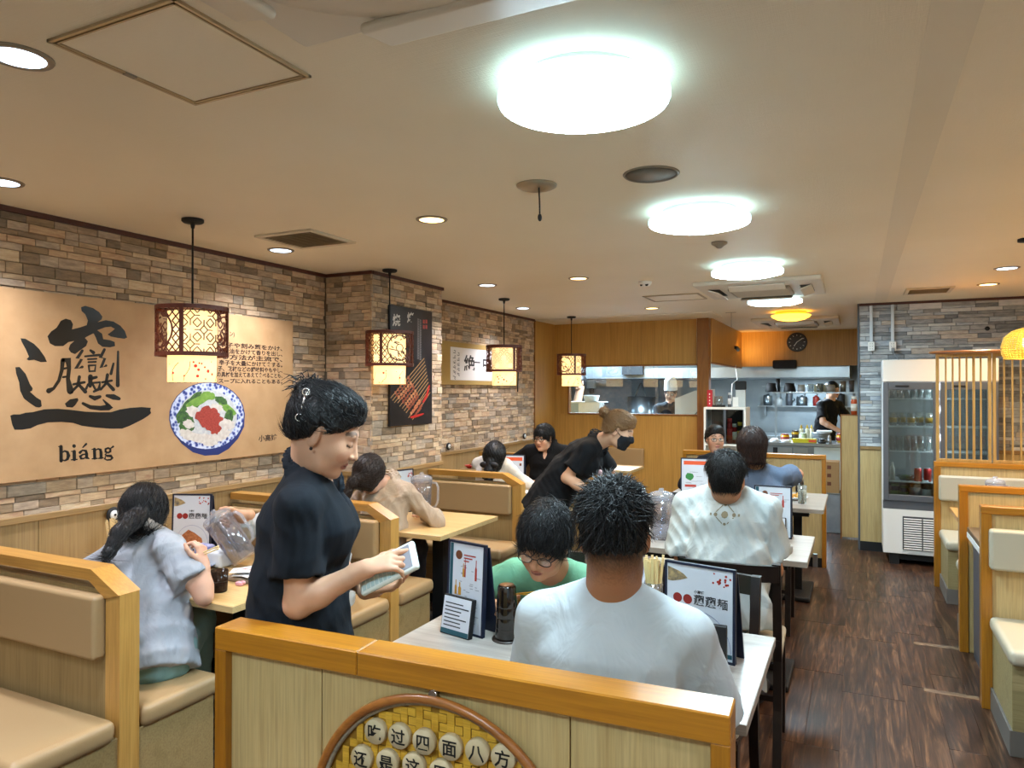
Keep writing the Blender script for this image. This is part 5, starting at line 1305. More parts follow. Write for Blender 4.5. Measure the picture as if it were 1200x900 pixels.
plate('plate of braised food before the girl in grey', PZ(228, 668, TZ) + Vector((-.02, .02, 0)), .1, (('#6a2a16', '#8a4422', 40, .03),), mat('blue_plate', '#d5dbe6', .25, var=('#4a5f9a', 26)))
tag(MB().rbox(-.05, -.03, 0, .05, .03, .09, .015, 2).build('snack_bag', mat('blue_bag', '#c9cde0', .35, var=('#2f3f9a', 14))), 'blue and white snack packet beyond the braised plate', 'packet').location = PZ(216, 665, TZ) + Vector((0, .12, 0))
bw = thing('noodle_bowl', 'large white bowl with black brush pattern on the booth table', 'bowl', PZ(303, 668, TZ) + Vector((.02, .12, 0)))
MB().lathe([(.0001, 0), (.05, 0), (.055, .01), (.095, .09), (.098, .1), (.09, .1), (.085, .088), (.045, .014), (.0001, .012)], seg=32).build('bowl', mat('bowl_cream', '#d8d6cc', .3, var=('#b8b6ac', 6)), bw)
mb = MB()
for k in range(22):
    a = k * .2856; r0 = .074 + .01 * (k % 2); z0 = .045 + .012 * (k % 2)
    for q in range(2): mb.tube([(r0 * math.cos(a) * 1.02, r0 * math.sin(a) * 1.02, z0), ((r0 + .008) * math.cos(a + .1) * 1.02, (r0 + .008) * math.sin(a + .1) * 1.02, z0 + .018 - .01 * q)], .0025, 4)
mb.build('brush_pattern', M_ink, bw)['kind'] = 'stuff'
tag(MB().tube([(-.13, -.02, .16), (-.02, 0, .05), (.03, .005, .012)], [.011, .013, .02], 8).build('black_ladle', M_black), 'black ladle handle leaning out over the booth table', 'ladle').location = PZ(232, 655, TZ) + Vector((.05, .2, 0))
# --- second booth table
make_pitcher('clear water pitcher standing on the booth table by the stone pillar', PZ(494, 604, TZ), R(15), 1.2)
menu('navy noodle menu standing before the girl in beige', PZ(452, 606, TZ) + Vector((.0, .12, 0)), PZ(476, 600, TZ) + Vector((.03, .06, 0)), .30, 'noodle', False, 3)
jr = jar(PZ(469, 603, TZ), 'jar of red chilli oil beside the noodle menu', '#8a2a1a', '#c9b27a', .1, .032)
jar(PZ(478, 600, TZ) + Vector((-.02, .06, 0)), 'dark soy sauce bottle beside the chilli oil jar', '#1a0f0a', '#b8b0a0', .13, .026)
# --- third booth table
plate('red dish on the booth table behind the pillar bench', (-3.0, 5.42, .90), .06, (('#a82a20', '#c84a30', 12, .015),), mat('red_dish', '#b02a22', .35))
tag(MB().rbox(-.09, -.09, 0, .09, .09, .178, .012, 2).build('condiment_box', mat('caddy_wood', '#8a6f48', .5)), 'wooden condiment caddy under the red dish by the pillar', 'caddy').location = (-3.0, 5.42, TZ)
chopsticks('bundle of chopsticks beside the red dish by the pillar', (-2.86, 5.50, TZ), 18, .26)
menu('small white menu standing behind the pillar bench', (-2.80, 5.60, TZ), (-2.60, 5.64, TZ), .29, 'banner', False, 3)
tumbler('brown tumbler on the booth table before the man in black', PZ(635, 583, TZ) + Vector((-.09, .14, 0)), None, .09, .036)
plate('white dish beside the brown tumbler before the man in black', PZ(625, 583, TZ) + Vector((-.12, .12, 0)), .075, None, None)
# --- right-hand booths
plate('white plate stacked on the right-hand booth table', (.93, 5.85, TZ), .13)
make_pitcher('clear pitcher with lilac lid on the right-hand booth table', (.86, 5.95, TZ), 0, 1.0)
make_pitcher('clear pitcher on the steel-sided cabinet', (1.02, 4.75, .76), 0, .95)
plate('white plate on the steel-sided cabinet', (.93, 4.60, .76), .12)
plate('second white plate behind the others on the steel-sided cabinet', (.90, 4.86, .76), .11)
# ================================================================ KITCHEN
M_cream = mat('cream_box', '#d8d8d2', .5)
cb = thing('drinks_cabinet', 'white two-door glass cabinet of drinks before the wooden post', 'cabinet', (-1.545, 8.12, 0))
cw, cd_ = .45, .33
MB().box(0, 0, 1.355, cw, cd_, 1.38, .002).box(0, 0, 0, .022, cd_, 1.36).box(cw - .022, 0, 0, cw, cd_, 1.36).box(.02, cd_ - .01, 0, cw - .02, cd_, 1.36).box(.02, 0, .955, cw - .02, cd_, .975).box(.02, 0, 0.03, cw - .02, cd_, .05).build('carcass', M_white, cb)
for i in range(2):
    x0 = .022 + i * .203; d = MB().box(x0, .004 + .01 * i, .975, x0 + .012, .012 + .01 * i, 1.355).box(x0 + .191, .004 + .01 * i, .975, x0 + .203, .012 + .01 * i, 1.355).build('sliding_door', M_fg, cb)
    MB().box(x0 + .012, .006 + .01 * i, .977, x0 + .191, .009 + .01 * i, 1.353).build('door_glass', glass('cab_glass', '#d5dcdc', .05, .03), d)
MB().box(.03, cd_ - .014, .98, cw - .03, cd_ - .01, 1.35).build('dark_back', mat('cab_dark', '#1e2124', .6), cb)
for i, (x, y, c1, c2, h, lab) in enumerate(((.08, .1, '#23262b', '#9aa0a6', .2, 'dark bottle with silver cap on the left of the drinks cabinet'), (.13, .1, '#1d2024', '#b0b4b8', .2, 'dark bottle with pale label next in the drinks cabinet'), (.18, .12, '#8a7a3a', '#6a5a2a', .14, 'olive bottle in the middle of the drinks cabinet'), (.265, .1, '#a02420', '#c83a30', .28, 'large red bottle in the drinks cabinet'), (.31, .13, '#8a1e1c', '#d8d0c0', .22, 'red bottle with cream label in the drinks cabinet'), (.375, .1, '#2c2a1a', '#c0a02c', .24, 'dark bottle with yellow label in the drinks cabinet'))):
    jar((-1.545 + x, 8.12 + y, .975), lab, c1, c2, h, .028)
for i, (x, y, c1, c2, lab) in enumerate(((.3, .12, '#c8b030', '#3f6a2a', 'yellow jar below the drinks cabinet doors'), (.38, .13, '#3a6a34', '#c0b040', 'green jar below the drinks cabinet doors'))): jar((-1.545 + x, 8.12 + y, .052), lab, c1, c2, .16, .045)
def on_cab(u, dy=.12, z=1.381): p = PY(u, 500, 8.12 + dy); return Vector((p.x, p.y, z))
p = on_cab(832, .1); t = thing('straw_box', 'tall red printed straw box on the drinks cabinet', 'box', p)
MB().box(-.028, -.025, 0, .028, .025, .19, .002).build('box', mat('box_red', '#b5202c', .5), t)
for k in range(4): MB().box(-.004, -.0258, .03 + k * .035, .006, -.025, .045 + k * .035).build('printed_mark', M_white, t)
p = on_cab(842, .12); t = thing('glass_jug', 'clear glass jug with black base on the drinks cabinet', 'jug', p)
MB().lathe([(.0001, 0), (.075, 0), (.075, .022), (.0001, .022)], seg=22).build('base', M_black, t); MB().lathe([(.04, .022), (.05, .05), (.045, .12), (.038, .12), (.043, .05)], seg=22).build('jug', M_gl, t)
jar(on_cab(855, .11), 'slim grey bottle on the drinks cabinet', '#5a6068', '#c8ccd0', .16, .018)
tag(MB().box(-.03, -.004, 0, .03, .004, .11).box(-.03, -.004, 0, .03, .05, .004).build('card_stand', M_white), 'white card stand on the drinks cabinet', 'card').location = on_cab(862, .12)
t = thing('card_terminal', 'black payment screen on a pale stand on the drinks cabinet', 'terminal', on_cab(868, .2))
MB().box(-.06, -.02, .19, .06, .03, .29, .01).build('screen', M_black, t); MB().box(-.05, -.01, 0, .05, .03, .19).build('stand', mat('stand_pale', '#c9ccc9', .4), t)
# counter
kc = thing('kitchen_counter', 'stainless steel serving counter behind the low divider', 'counter', (-1.15, 10.42, 0))
MB().box(0, 0, .81, 1.10, .75, .85, .004).build('counter_top', M_steel, kc); MB().box(.02, .03, .05, 1.08, .72, .81).build('cabinet_body', M_steel_d, kc)
MB().box(.62, .02, .08, 1.08, .03, .80, .002).build('front_sheet', mat('white_blue_sheet', '#c5dbe6', .35), kc)
for x0 in (.16, .36): MB().box(x0, .015, .1, x0 + .18, .03, .78, .002).build('sliding_door', M_steel, kc)
MB().box(.1, .02, .3, .16, .03, .78).build('dark_gap', M_black, kc)
# shelf frame over the counter
sf = thing('pass_shelf', 'stainless pass-through shelf with posts above the serving counter', 'shelf', (-1.10, 10.75, .85))
for x in (.03, 1.04): MB().box(x, .1, 0, x + .03, .13, .68).build('post', M_steel_d, sf)
MB().box(0, -.02, .67, 1.1, .34, .69, .002).build('shelf_board', M_steel, sf)
SH = 1.541
def on_shelf(u, y=10.86): p = PY(u, 455, y); return Vector((p.x, y, SH))
for u, lab in ((904, 'black upturned bowl on the pass shelf beside the post'), (925.5, 'second black upturned bowl on the pass shelf')):
    tag(MB().lathe([(.082, 0), (.085, .006), (.062, .12), (.055, .125), (.0001, .127)], seg=24).build('black_bowl', M_black), lab, 'bowl').location = on_shelf(u)
tag(MB().lathe([(.03, 0), (.03, .19), (.0001, .19)], seg=16).build('black_shaker', M_black), 'tall black shaker behind the upturned bowls', 'shaker').location = on_shelf(912, 11.0)
M_tub = mat('tub_white', '#cfd6d6', .4, trans=.2)
for u, r_, h_, m, lab in ((939, .05, .1, M_tub, 'white plastic tub next to the black bowls'), (950, .045, .11, M_gl, 'clear glass canister on the pass shelf'), (961, .045, .12, M_gl, 'second clear canister on the pass shelf'), (973, .06, .09, M_tub, 'low white tub on the pass shelf'), (988, .04, .15, M_steel, 'tall steel canister on the pass shelf'), (998, .035, .16, M_fg, 'dark grey canister at the shelf end')):
    tag(MB().lathe([(.0001, 0), (r_ * .9, 0), (r_, h_), (r_ * .92, h_), (r_ * .82, .01), (.0001, .01)], seg=18).build('canister', m), lab, 'canister').location = on_shelf(u)
tag(MB().rbox(-.14, -.06, 0, .14, .06, .10, .02, 2).build('plastic_basket', mat('basket_pale', '#d8d4b0', .5)), 'pale plastic basket resting on the shelf canisters', 'basket').location = on_shelf(966, 11.02) 
CT = .8505
def on_ct(u, y): p = PY(u, 500, y); return Vector((p.x, y, CT))
M_ylab = '#d0a020'
jar(on_ct(920, 10.78), 'red-lidded tin with yellow label on the serving counter', '#d0a020', '#8a2a1a', .1, .06); jar(on_ct(932, 11.0), 'yellow tin behind the red-lidded tin', '#c9a024', '#3a2a20', .14, .05)
jar(on_ct(941, 10.75), 'pale green printed canister on the serving counter', '#b8c8a8', '#a8b89a', .12, .055); jar(on_ct(985.5, 10.8), 'yellow and red tin at the counter end', '#d0a020', '#a0281c', .12, .06)
for i, u in enumerate((939, 946, 951)):
    t = thing('squeeze_bottle', 'cream squeeze bottle with pointed tip on the serving counter', 'bottle', on_ct(u, 11.02), 0, 'squeeze bottles on the serving counter')
    MB().lathe([(.0001, 0), (.028, 0), (.028, .15), (.02, .17)], seg=14).build('bottle', mat('squeeze_cream', '#d8d4b8', .4), t); MB().lathe([(.02, .17), (.006, .22), (.0001, .222)], seg=12).build('tip', mat('tip_yellow', '#d8b848', .4), t)
t = thing('plate_stack', 'stack of grey plates on the serving counter', 'plates', on_ct(962, 10.82))
for k in range(7): MB().lathe([(.0001, k * .018), (.1, k * .018), (.125, .014 + k * .018), (.12, .018 + k * .018), (.0001, .006 + k * .018)], seg=26).build('plate', mat('plate_grey', '#8d959c', .35), t)
tag(MB().rbox(-.1, -.06, 0, .1, .06, .03, .012, 2).build('white_cloth', mat('tissue_white', '#d9dde0', .6)), 'folded white cloth on the grey plate stack', 'cloth').location = on_ct(966, 10.82) + Vector((0, 0, .128))
t = thing('yellow_box', 'long yellow box with red end on the serving counter edge', 'box', on_ct(943, 10.5))
MB().box(-.15, -.03, 0, .15, .03, .06, .003).build('box', mat('box_yellow', '#c9c022', .5), t); MB().box(.05, -.032, .012, .14, -.03, .045).build('red_print', PRN[7], t)
for u, lab in ((908, 'white bowl upturned on the serving counter'), (921, 'low white dish beside the upturned bowl')):
    tag(MB().lathe([(.07, 0), (.062, .035), (.03, .055 if u == 908 else .035), (.0001, .056 if u == 908 else .036)], seg=20).build('white_bowl', M_plate), lab, 'bowl').location = on_ct(u, 10.52)
jar(on_ct(963, 10.5), 'small dark jar on the counter edge', '#2a2f33', '#3a4046', .06, .05); jar(on_ct(972, 10.5), 'steel pepper shaker on the counter edge', '#8d9296', '#a8acb0', .1, .022)
# wooden end panel, boxes beside it
wp_ = thing('end_panel', 'tall pale wood end panel with dark edge beside the kitchen pass', 'panel', (-.155, 8.35, 0))
MB().box(0, 0, 0.02, .17, .035, 1.30, .002).build('board', M_pale, wp_); MB().box(-.012, -.004, 0, 0, .04, 1.305, .001).box(-.012, -.004, 1.3, .17, .04, 1.312, .001).build('dark_edge', M_pine, wp_)
jar((-.035, 8.367, 1.3125), 'orange spray can standing on the wooden end panel', '#b8502a', '#d8d8d0', .19, .03)
t = thing('cardboard_box', 'brown cardboard box with printed marks beside the end panel', 'box', (-.255, 8.62, .44))
MB().box(-.09, 0, 0, .07, .25, .34, .002).build('carton', mat('carton', '#a58358', .7), t)
for k in range(3): MB().box(-.05, -.001, .08 + k * .09, -.01, 0, .12 + k * .09).build('printed_mark', PRN[2], t)
t = thing('metal_bin', 'dented grey sheet-metal bin under the cardboard box', 'bin', (-.26, 8.62, 0)); MB().box(-.1, 0, 0, .09, .28, .44, .006).build('body', mat('sheet_metal', '#8f9aa6', .45, .6, var=('#a8b2bc', 8)), t); MB().box(-.105, -.005, .42, .095, .285, .44, .003).build('rim', M_steel_d, t)
# header clock and speaker
ck = thing('wall_clock', 'round dark wall clock on the kitchen header', 'clock', PY(934, 401, 11.054))
def face_lathe(pr, nm, m, par, sg=36):
    mb = MB(); mb.M = rotm('X', 90); mb.lathe(pr, seg=sg); return mb.build(nm, m, par)
face_lathe([(.0001, 0), (.135, 0), (.138, .02), (.125, .028), (.12, .02)], 'rim', mat('clock_rim', '#2c2a2c', .4), ck); face_lathe([(.0001, .019), (.122, .019)], 'dial', mat('clock_dial', '#55525a', .5), ck)
for k in range(12):
    mb = MB(); mb.M = rotm('Y', 30 * k); mb.box(-.003, -.0215, .09, .003, -.0195, .11); mb.build('hour_mark', M_white, ck)
for an, ln, nm in ((55, .095, 'minute_hand'), (-145, .07, 'hour_hand')):
    mb = MB(); mb.M = rotm('Y', an); mb.box(-.004, -.024, -.01, .004, -.022, ln); mb.build(nm, M_white, ck)
t = thing('loudspeaker', 'small black loudspeaker mounted under the wall clock', 'speaker', PY(920, 427, 11.05)); MB().rbox(-.16, -.12, -.06, .16, 0, .06, .02, 2).build('cabinet', M_black, t); MB().rbox(-.15, -.124, -.05, .15, -.118, .05, .002, 1).build('grille', mat('speaker_black', '#18181a', .7, bump=(600, .5)), t)
t = thing('wall_spotlight', 'small clip spotlight on the passage wall washing the wood', 'spotlight', (XP + .03, 10.35, 2.16)); MB().cyl((0, 0, 0), (.02, .05, -.03), .025, .03, 14).build('head', M_steel_d, t); MB().box(-.03, -.02, -.02, 0, .02, .02).build('clip', M_black, t)
lamp('spot_beam', 'SPOT', (.03, .08, .0), 9, '#ffb850', t, .03, (R(100), 0, R(-12)), R(80), .7)
# hood and shelves deeper in
hd_ = thing('extractor_hood', 'wide stainless extractor hood above the kitchen', 'hood', (-4.9, 11.2, 1.75))
MB().prism([(0, .14), (.5, .668), (1.98, .668), (1.98, 0), (0, 0)], lambda a, b, h: (4.8 * h, a, b), 1).build('canopy', M_steel, hd_)
MB().box(0, -.01, .0, 4.8, .0, .16, .002).build('front_lip', M_steel, hd_)
for x, y_, p_ in ((-3.0, 10.0, 150), (-4.0, 10.6, 90), (-.75, 11.7, 40)): lamp('kitchen_fill', 'AREA', (x, y_, 2.36 if y_ < 11 else 1.735), p_, '#d9efff', None, .5)  # unseen area lamps added to brighten the kitchen and its counters
struct('ceiling_kitchen_light', MB().box(-3.1, 10.02, 2.385, -1.7, 10.18, 2.415, .01), mat('tube_cover', '#ffffff', .4, emit='#d9efff', es=4)).parent = ceiling
kb = thing('back_counter', 'long stainless cooking range along the kitchen back wall', 'range', (-4.9, 11.9, 0))
MB().box(0, 0, .8, 4.8, .9, .85, .004).build('counter_top', M_steel, kb); MB().box(.02, .03, 0, 4.78, .88, .8).build('body', M_steel_d, kb)
def pot(loc, r_, h_, label):
    t = thing('stock_pot', label, 'pot', loc); MB().lathe([(.0001, 0), (r_, 0), (r_, h_), (r_ * .97, h_), (r_ * .97, .01), (.0001, .01)], seg=28).build('pot_wall', M_steel, t)
    MB().tube([(-r_, 0, h_ * .8), (-r_ - .05, 0, h_ * .82), (-r_, .08, h_ * .8)], .008, 6).tube([(r_, 0, h_ * .8), (r_ + .05, 0, h_ * .82), (r_, .08, h_ * .8)], .008, 6).build('handle', M_steel_d, t)
    return t
def kp(u, y, z): p = PY(u, 470, y); return Vector((p.x, y, z))
pot(kp(752, 12.2, .85), .24, .6, 'large steel stock pot seen through the kitchen window'); pot(kp(774, 12.3, .85), .22, .58, 'second steel stock pot behind the cook in the white cap')
t = thing('tongs', 'long crossed steel ladle handles rising from the stock pot', 'ladles', kp(750, 12.2, 1.3)); MB().tube([(-.16, 0, 0), (0, .02, .38)], .014, 6).build('handle', M_steel, t); MB().tube([(.16, 0, 0), (.02, .02, .38)], .014, 6).build('handle', M_steel, t)
pc_ = thing('prep_counter', 'stainless prep counter just behind the kitchen window', 'counter', (-3.4, 8.95, 0)); MB().box(0, 0, 1.2, 1.75, .5, 1.24, .003).build('counter_top', M_steel, pc_); MB().box(.03, .02, 0, 1.72, .48, 1.2).build('body', M_steel_d, pc_)
t = thing('storage_box', 'white box with a plastic tub on top on the prep counter', 'box', kp(693, 9.2, 1.241)); MB().box(-.15, -.1, 0, .15, .1, .16, .003).build('box', M_cream, t); MB().rbox(-.2, -.11, .16, .2, .11, .17, .003, 1).build('lid', M_cream, t); MB().lathe([(.0001, .17), (.09, .17), (.11, .25), (.115, .255), (.1, .25), (.08, .18), (.0001, .18)], seg=20).build('tub', M_tub, t)
t = thing('storage_box', 'small grey box on the prep counter beside the window frame', 'box', kp(675, 9.2, 1.241)); MB().box(-.08, -.08, 0, .08, .08, .15, .003).build('box', mat('bluegrey', '#8fa3ad', .5), t); MB().box(-.085, -.085, .15, .085, .085, .17, .002).build('lid', M_cream, t)
t = thing('steam_machine', 'white sloped machine on the prep counter beside the cook', 'machine', kp(812, 9.15, 1.241)); MB().prism([(-.2, 0), (.25, 0), (.25, .34), (.05, .32), (-.2, .22)], lambda a, b, h: (a, -.12 + .25 * h, b), 1).build('housing', M_cream, t); MB().tube([(.05, -.13, .02), (.12, -.14, .1), (.2, -.13, .2)], .005, 6).build('cable', M_black, t)
t = thing('paper_dispenser', 'white wall dispenser above the kitchen sink', 'dispenser', PY(694, 448, 13.2)); MB().box(-.08, -.1, -.12, .08, 0, .12, .01).build('body', M_white, t); MB().box(-.04, -.06, -.22, .04, 0, -.12).build('nozzle', M_black, t)
t = thing('kitchen_lamp', 'black rectangular fixture hanging from the hood', 'fixture', PY(743, 432, 11.19)); MB().box(-.17, -.1, -.1, .17, 0, .1, .004).build('body', M_black, t); MB().box(-.02, -.05, .1, .02, .06, .13).build('bracket', M_black, t)
# cables on the passage wall
tag(MB().tube([PX(862, 428, XP + .01), PX(864, 445, XP + .02), PX(858, 450, XP + .02), PX(857, 470, XP + .03)], .006, 6).build('cable', M_white), 'white cable dangling along the passage side', 'cable')

# clutter along the kitchen back wall
t = thing('wall_shelf', 'long stainless wall shelf at the back of the kitchen', 'shelf', (-1.55, 12.95, 1.28)); MB().box(0, 0, 0, 1.5, .25, .02, .002).build('board', M_steel, t)
for x in (.1, 1.36): MB().box(x, .05, -.16, x + .03, .25, 0).build('bracket', M_steel_d, t)
for i, (x, r_, h_, m, lab) in enumerate(((.15, .07, .16, M_steel, 'steel pot with straight sides on the back wall shelf'), (.33, .06, .1, M_tub, 'white tub on the back wall shelf'), (.5, .05, .2, M_fg, 'tall grey canister on the back wall shelf'), (.7, .085, .14, M_steel_d, 'wide dull pot on the back wall shelf'), (.92, .05, .14, mat('red_tin', '#9a2c22', .4), 'red tin on the back wall shelf'), (1.1, .06, .12, mat('yellow_tin', '#c0982c', .4), 'yellow tin on the back wall shelf'), (1.3, .06, .18, M_black, 'black canister on the back wall shelf'))):
    tag(MB().lathe([(.0001, 0), (r_, 0), (r_, h_), (r_ * .92, h_ + .012), (.02, h_ + .02), (.02, h_ + .035), (.0001, h_ + .036)], seg=18).build('canister', m), lab, 'canister').location = (-1.55 + x, 13.07, 1.3005)
t = thing('utensil_rail', 'steel rail of hanging ladles on the kitchen back wall', 'rail', (-1.5, 13.15, 1.62)); MB().box(0, .0, 0, 1.4, .05, .02).build('rail', M_steel, t)
for i in range(7):
    mb = MB(); x = .12 + i * .19; mb.tube([(x, 0, .01), (x, -.01, -.1), (x, -.015, -.2)], .006, 6); mb.sphere((x, -.02, -.22), (.035, .02, .03), 10, 8); mb.build('ladle', M_steel_d if i % 2 else M_steel, t)
# ================================================================ PEOPLE
def _n(v): v = np.asarray(v, np.float32); return v / (np.linalg.norm(v) + 1e-9)
def V3(*a): return np.array(a, np.float32)
def smin(a, b, k):
    h = np.clip(.5 + .5 * (b - a) / k, 0, 1); return b * (1 - h) + a * h - k * h * (1 - h)
def smax(a, b, k): return -smin(-a, -b, k)
def p_ell(P, c, r):
    q = P - np.asarray(c, np.float32); r = np.asarray(r, np.float32)
    k0 = np.linalg.norm(q / r, axis=1); k1 = np.linalg.norm(q / (r * r), axis=1) + 1e-6
    return k0 * (k0 - 1) / k1
def p_rc(P, a, b, ra, rb):
    a = np.asarray(a, np.float32); b = np.asarray(b, np.float32); ba = b - a
    h = np.clip(((P - a) @ ba) / (ba @ ba + 1e-9), 0, 1)
    return np.linalg.norm(P - a - h[:, None] * ba, axis=1) - (ra + (rb - ra) * h)
def p_ec(P, a, b, ra, rb, side):
    a = np.asarray(a, np.float32); b = np.asarray(b, np.float32); ba = b - a; side = np.asarray(side, np.float32)
    h = np.clip(((P - a) @ ba) / (ba @ ba + 1e-9), 0, 1)
    q = P - a - h[:, None] * ba; s = q @ side; o = np.linalg.norm(q - s[:, None] * side, axis=1)
    w_ = ra[0] + (rb[0] - ra[0]) * h; d_ = ra[1] + (rb[1] - ra[1]) * h
    k = np.sqrt((s / w_) ** 2 + (o / d_) ** 2); return (k - 1) * np.minimum(w_, d_)
def surf(f, lo, hi, h, shift=None):
    """surface nets of f<0 on a grid, evaluated only near the surface"""
    lo = np.asarray(lo, np.float32); hi = np.asarray(hi, np.float32)
    nb = np.maximum(2, np.ceil((hi - lo) / (4 * h)).astype(int)); n = nb * 4 + 1
    ax = [lo[i] + np.arange(0, n[i], 4, dtype=np.float32) * h for i in range(3)]
    G = np.stack(np.meshgrid(*ax, indexing='ij'), -1).reshape(-1, 3).astype(np.float32)
    dc = f(G).reshape(nb + 1)
    near = np.abs(dc) < 7.5 * h
    act = np.zeros(nb, bool)
    for i in (0, 1):
        for j in (0, 1):
            for k in (0, 1): act |= near[i:nb[0] + i, j:nb[1] + j, k:nb[2] + k]
    m = np.zeros(n, bool)
    rep = np.repeat(np.repeat(np.repeat(act, 4, 0), 4, 1), 4, 2)
    for i in (0, 1):
        for j in (0, 1):
            for k in (0, 1): m[i:n[0] - 1 + i, j:n[1] - 1 + j, k:n[2] - 1 + k] |= rep
    D = np.repeat(np.repeat(np.repeat(dc, 4, 0), 4, 1), 4, 2)[:n[0], :n[1], :n[2]].astype(np.float32)
    I = np.argwhere(m); P = lo + I.astype(np.float32) * h
    out = np.empty(len(P), np.float32)
    for s in range(0, len(P), 250000): out[s:s + 250000] = f(P[s:s + 250000])
    D[m] = out
    S_ = D < 0
    cnt = np.zeros(n - 1, np.int8)
    for i in (0, 1):
        for j in (0, 1):
            for k in (0, 1): cnt += S_[i:n[0] - 1 + i, j:n[1] - 1 + j, k:n[2] - 1 + k]
    cells = np.argwhere((cnt > 0) & (cnt < 8))
    if not len(cells): return np.zeros((0, 3)), np.zeros((0, 4), int)
    corner = np.array([(i, j, k) for i in (0, 1) for j in (0, 1) for k in (0, 1)])
    vals = np.stack([D[tuple((cells + c).T)] for c in corner], 1)
    acc = np.zeros((len(cells), 3), np.float32); num = np.zeros(len(cells), np.float32)
    for a in range(8):
        for b in range(a + 1, 8):
            if np.abs(corner[a] - corner[b]).sum() != 1: continue
            va, vb = vals[:, a], vals[:, b]; cr = (va < 0) != (vb < 0)
            t = np.where(cr, va / np.where(cr, va - vb, 1), 0)
            p = corner[a] + t[:, None] * (corner[b] - corner[a]); acc += np.where(cr[:, None], p, 0); num += cr
    vs = lo + (cells + acc / num[:, None]) * h
    idx = np.full(n - 1, -1, np.int32); idx[tuple(cells.T)] = np.arange(len(cells))
    quads = []
    for a in range(3):
        b, c = (a + 1) % 3, (a + 2) % 3
        s0 = [slice(None)] * 3; s1 = [slice(None)] * 3; s0[a] = slice(0, n[a] - 1); s1[a] = slice(1, n[a])
        A, B = S_[tuple(s0)], S_[tuple(s1)]; E = np.argwhere(A != B)
        E = E[(E[:, b] > 0) & (E[:, c] > 0) & (E[:, b] < n[b] - 1) & (E[:, c] < n[c] - 1)]
        fl = A[tuple(E.T)]
        e = np.zeros(3, int); db = e.copy(); db[b] = 1; dc_ = e.copy(); dc_[c] = 1
        q = np.stack([idx[tuple((E - db - dc_).T)], idx[tuple((E - dc_).T)], idx[tuple(E.T)], idx[tuple((E - db).T)]], 1)
        q[~fl] = q[~fl][:, ::-1]; quads.append(q)
    quads = np.concatenate(quads); quads = quads[(quads >= 0).all(1)]
    return vs, quads
def mesh_np(name, parts, mats, parent, cols=None):
    """parts: list of (verts, quads, material index); cols: list of per-vertex colours"""
    vs = []; fs = []; mi = []; o = 0
    for v, q, k in parts:
        vs.append(v); fs.append(q + o); mi += [k] * len(q); o += len(v)
    V_ = np.concatenate(vs); Q = np.concatenate(fs)
    me = bpy.data.meshes.new(name); me.vertices.add(len(V_)); me.vertices.foreach_set('co', V_.astype(np.float32).ravel())
    me.loops.add(len(Q) * 4); me.loops.foreach_set('vertex_index', Q.astype(np.int32).ravel())
    me.polygons.add(len(Q)); me.polygons.foreach_set('loop_start', np.arange(0, len(Q) * 4, 4, dtype=np.int32)); me.polygons.foreach_set('loop_total', np.full(len(Q), 4, np.int32))
    me.polygons.foreach_set('material_index', np.array(mi, np.int32)); me.polygons.foreach_set('use_smooth', np.ones(len(Q), bool))
    for m in mats: me.materials.append(m)
    me.update(calc_edges=True); me.validate()
    if cols is not None:
        at = me.color_attributes.new('Col', 'FLOAT_COLOR', 'POINT'); at.data.foreach_set('color', np.concatenate(cols).astype(np.float32).ravel())
    ob = bpy.data.objects.new(name, me); COL.objects.link(ob); ob.parent = parent
    return ob
def rx(a): c, s = math.cos(R(a)), math.sin(R(a)); return np.array([[1, 0, 0], [0, c, -s], [0, s, c]], np.float32)
def ry(a): c, s = math.cos(R(a)), math.sin(R(a)); return np.array([[c, 0, s], [0, 1, 0], [-s, 0, c]], np.float32)
def rz_(a): c, s = math.cos(R(a)), math.sin(R(a)); return np.array([[c, -s, 0], [s, c, 0], [0, 0, 1]], np.float32)
def c3(h): return np.array(C(h), np.float32)
M_skin = attr_mat('skin', .5, .35, .08, (220, .06))
def cloth_mat(name, col, col2=None, wr=.5):
    if name in MATS: return MATS[name]
    t = NT(name); t.b.inputs['Base Color'].default_value = C(col); t.b.inputs['Roughness'].default_value = .85; t.b.inputs['Specular IOR Level'].default_value = .25
    
    n = t.node('ShaderNodeTexNoise', Scale=9.0, Detail=4.0); t.link(t.coords(), n.inputs['Vector'])
    if col2: t.link(t.ramp(n.outputs[0], [(.3, col), (.7, col2)]).outputs[0], t.b.inputs['Base Color'])
    n2 = t.node('ShaderNodeTexNoise', Scale=11.0, Detail=3.0, Roughness=.45, Distortion=1.2); t.link(t.coords((1, 1, .6)), n2.inputs['Vector']); t.bump(n2.outputs[0], wr, .02)
    MATS[name] = t.m; return t.m
def hair_mat(name, col):
    return mat(name, col, .5, spec=.4)
def fold(P, amp, seed, sc=1.0):
    rq = np.random.default_rng(seed); d = np.zeros(len(P), np.float32)
    wv = P + .03 * np.sin(P[:, [1, 2, 0]] * 17 + seed)
    for i in range(4):
        k = rq.normal(size=3) * (13 + 8 * i) * sc; a = np.sin(wv @ k.astype(np.float32) + rq.uniform(0, 6)); d += (1 - 2.2 * np.abs(a) ** .8) / (1 + .4 * i)
    return -amp * d / 1.6

def limb_ik(a, b, l1, l2, hint):
    a, b = np.asarray(a, np.float32), np.asarray(b, np.float32); d = b - a; L = np.linalg.norm(d)
    if L > (l1 + l2) * .995: b = a + d / L * (l1 + l2) * .995; d = b - a; L = np.linalg.norm(d)
    x = (l1 * l1 - l2 * l2 + L * L) / (2 * L); y = math.sqrt(max(0, l1 * l1 - x * x)); u = d / L
    h = np.asarray(hint, np.float32); h = h - u * (h @ u); h = h / (np.linalg.norm(h) + 1e-9)
    return a + u * x + h * y, b

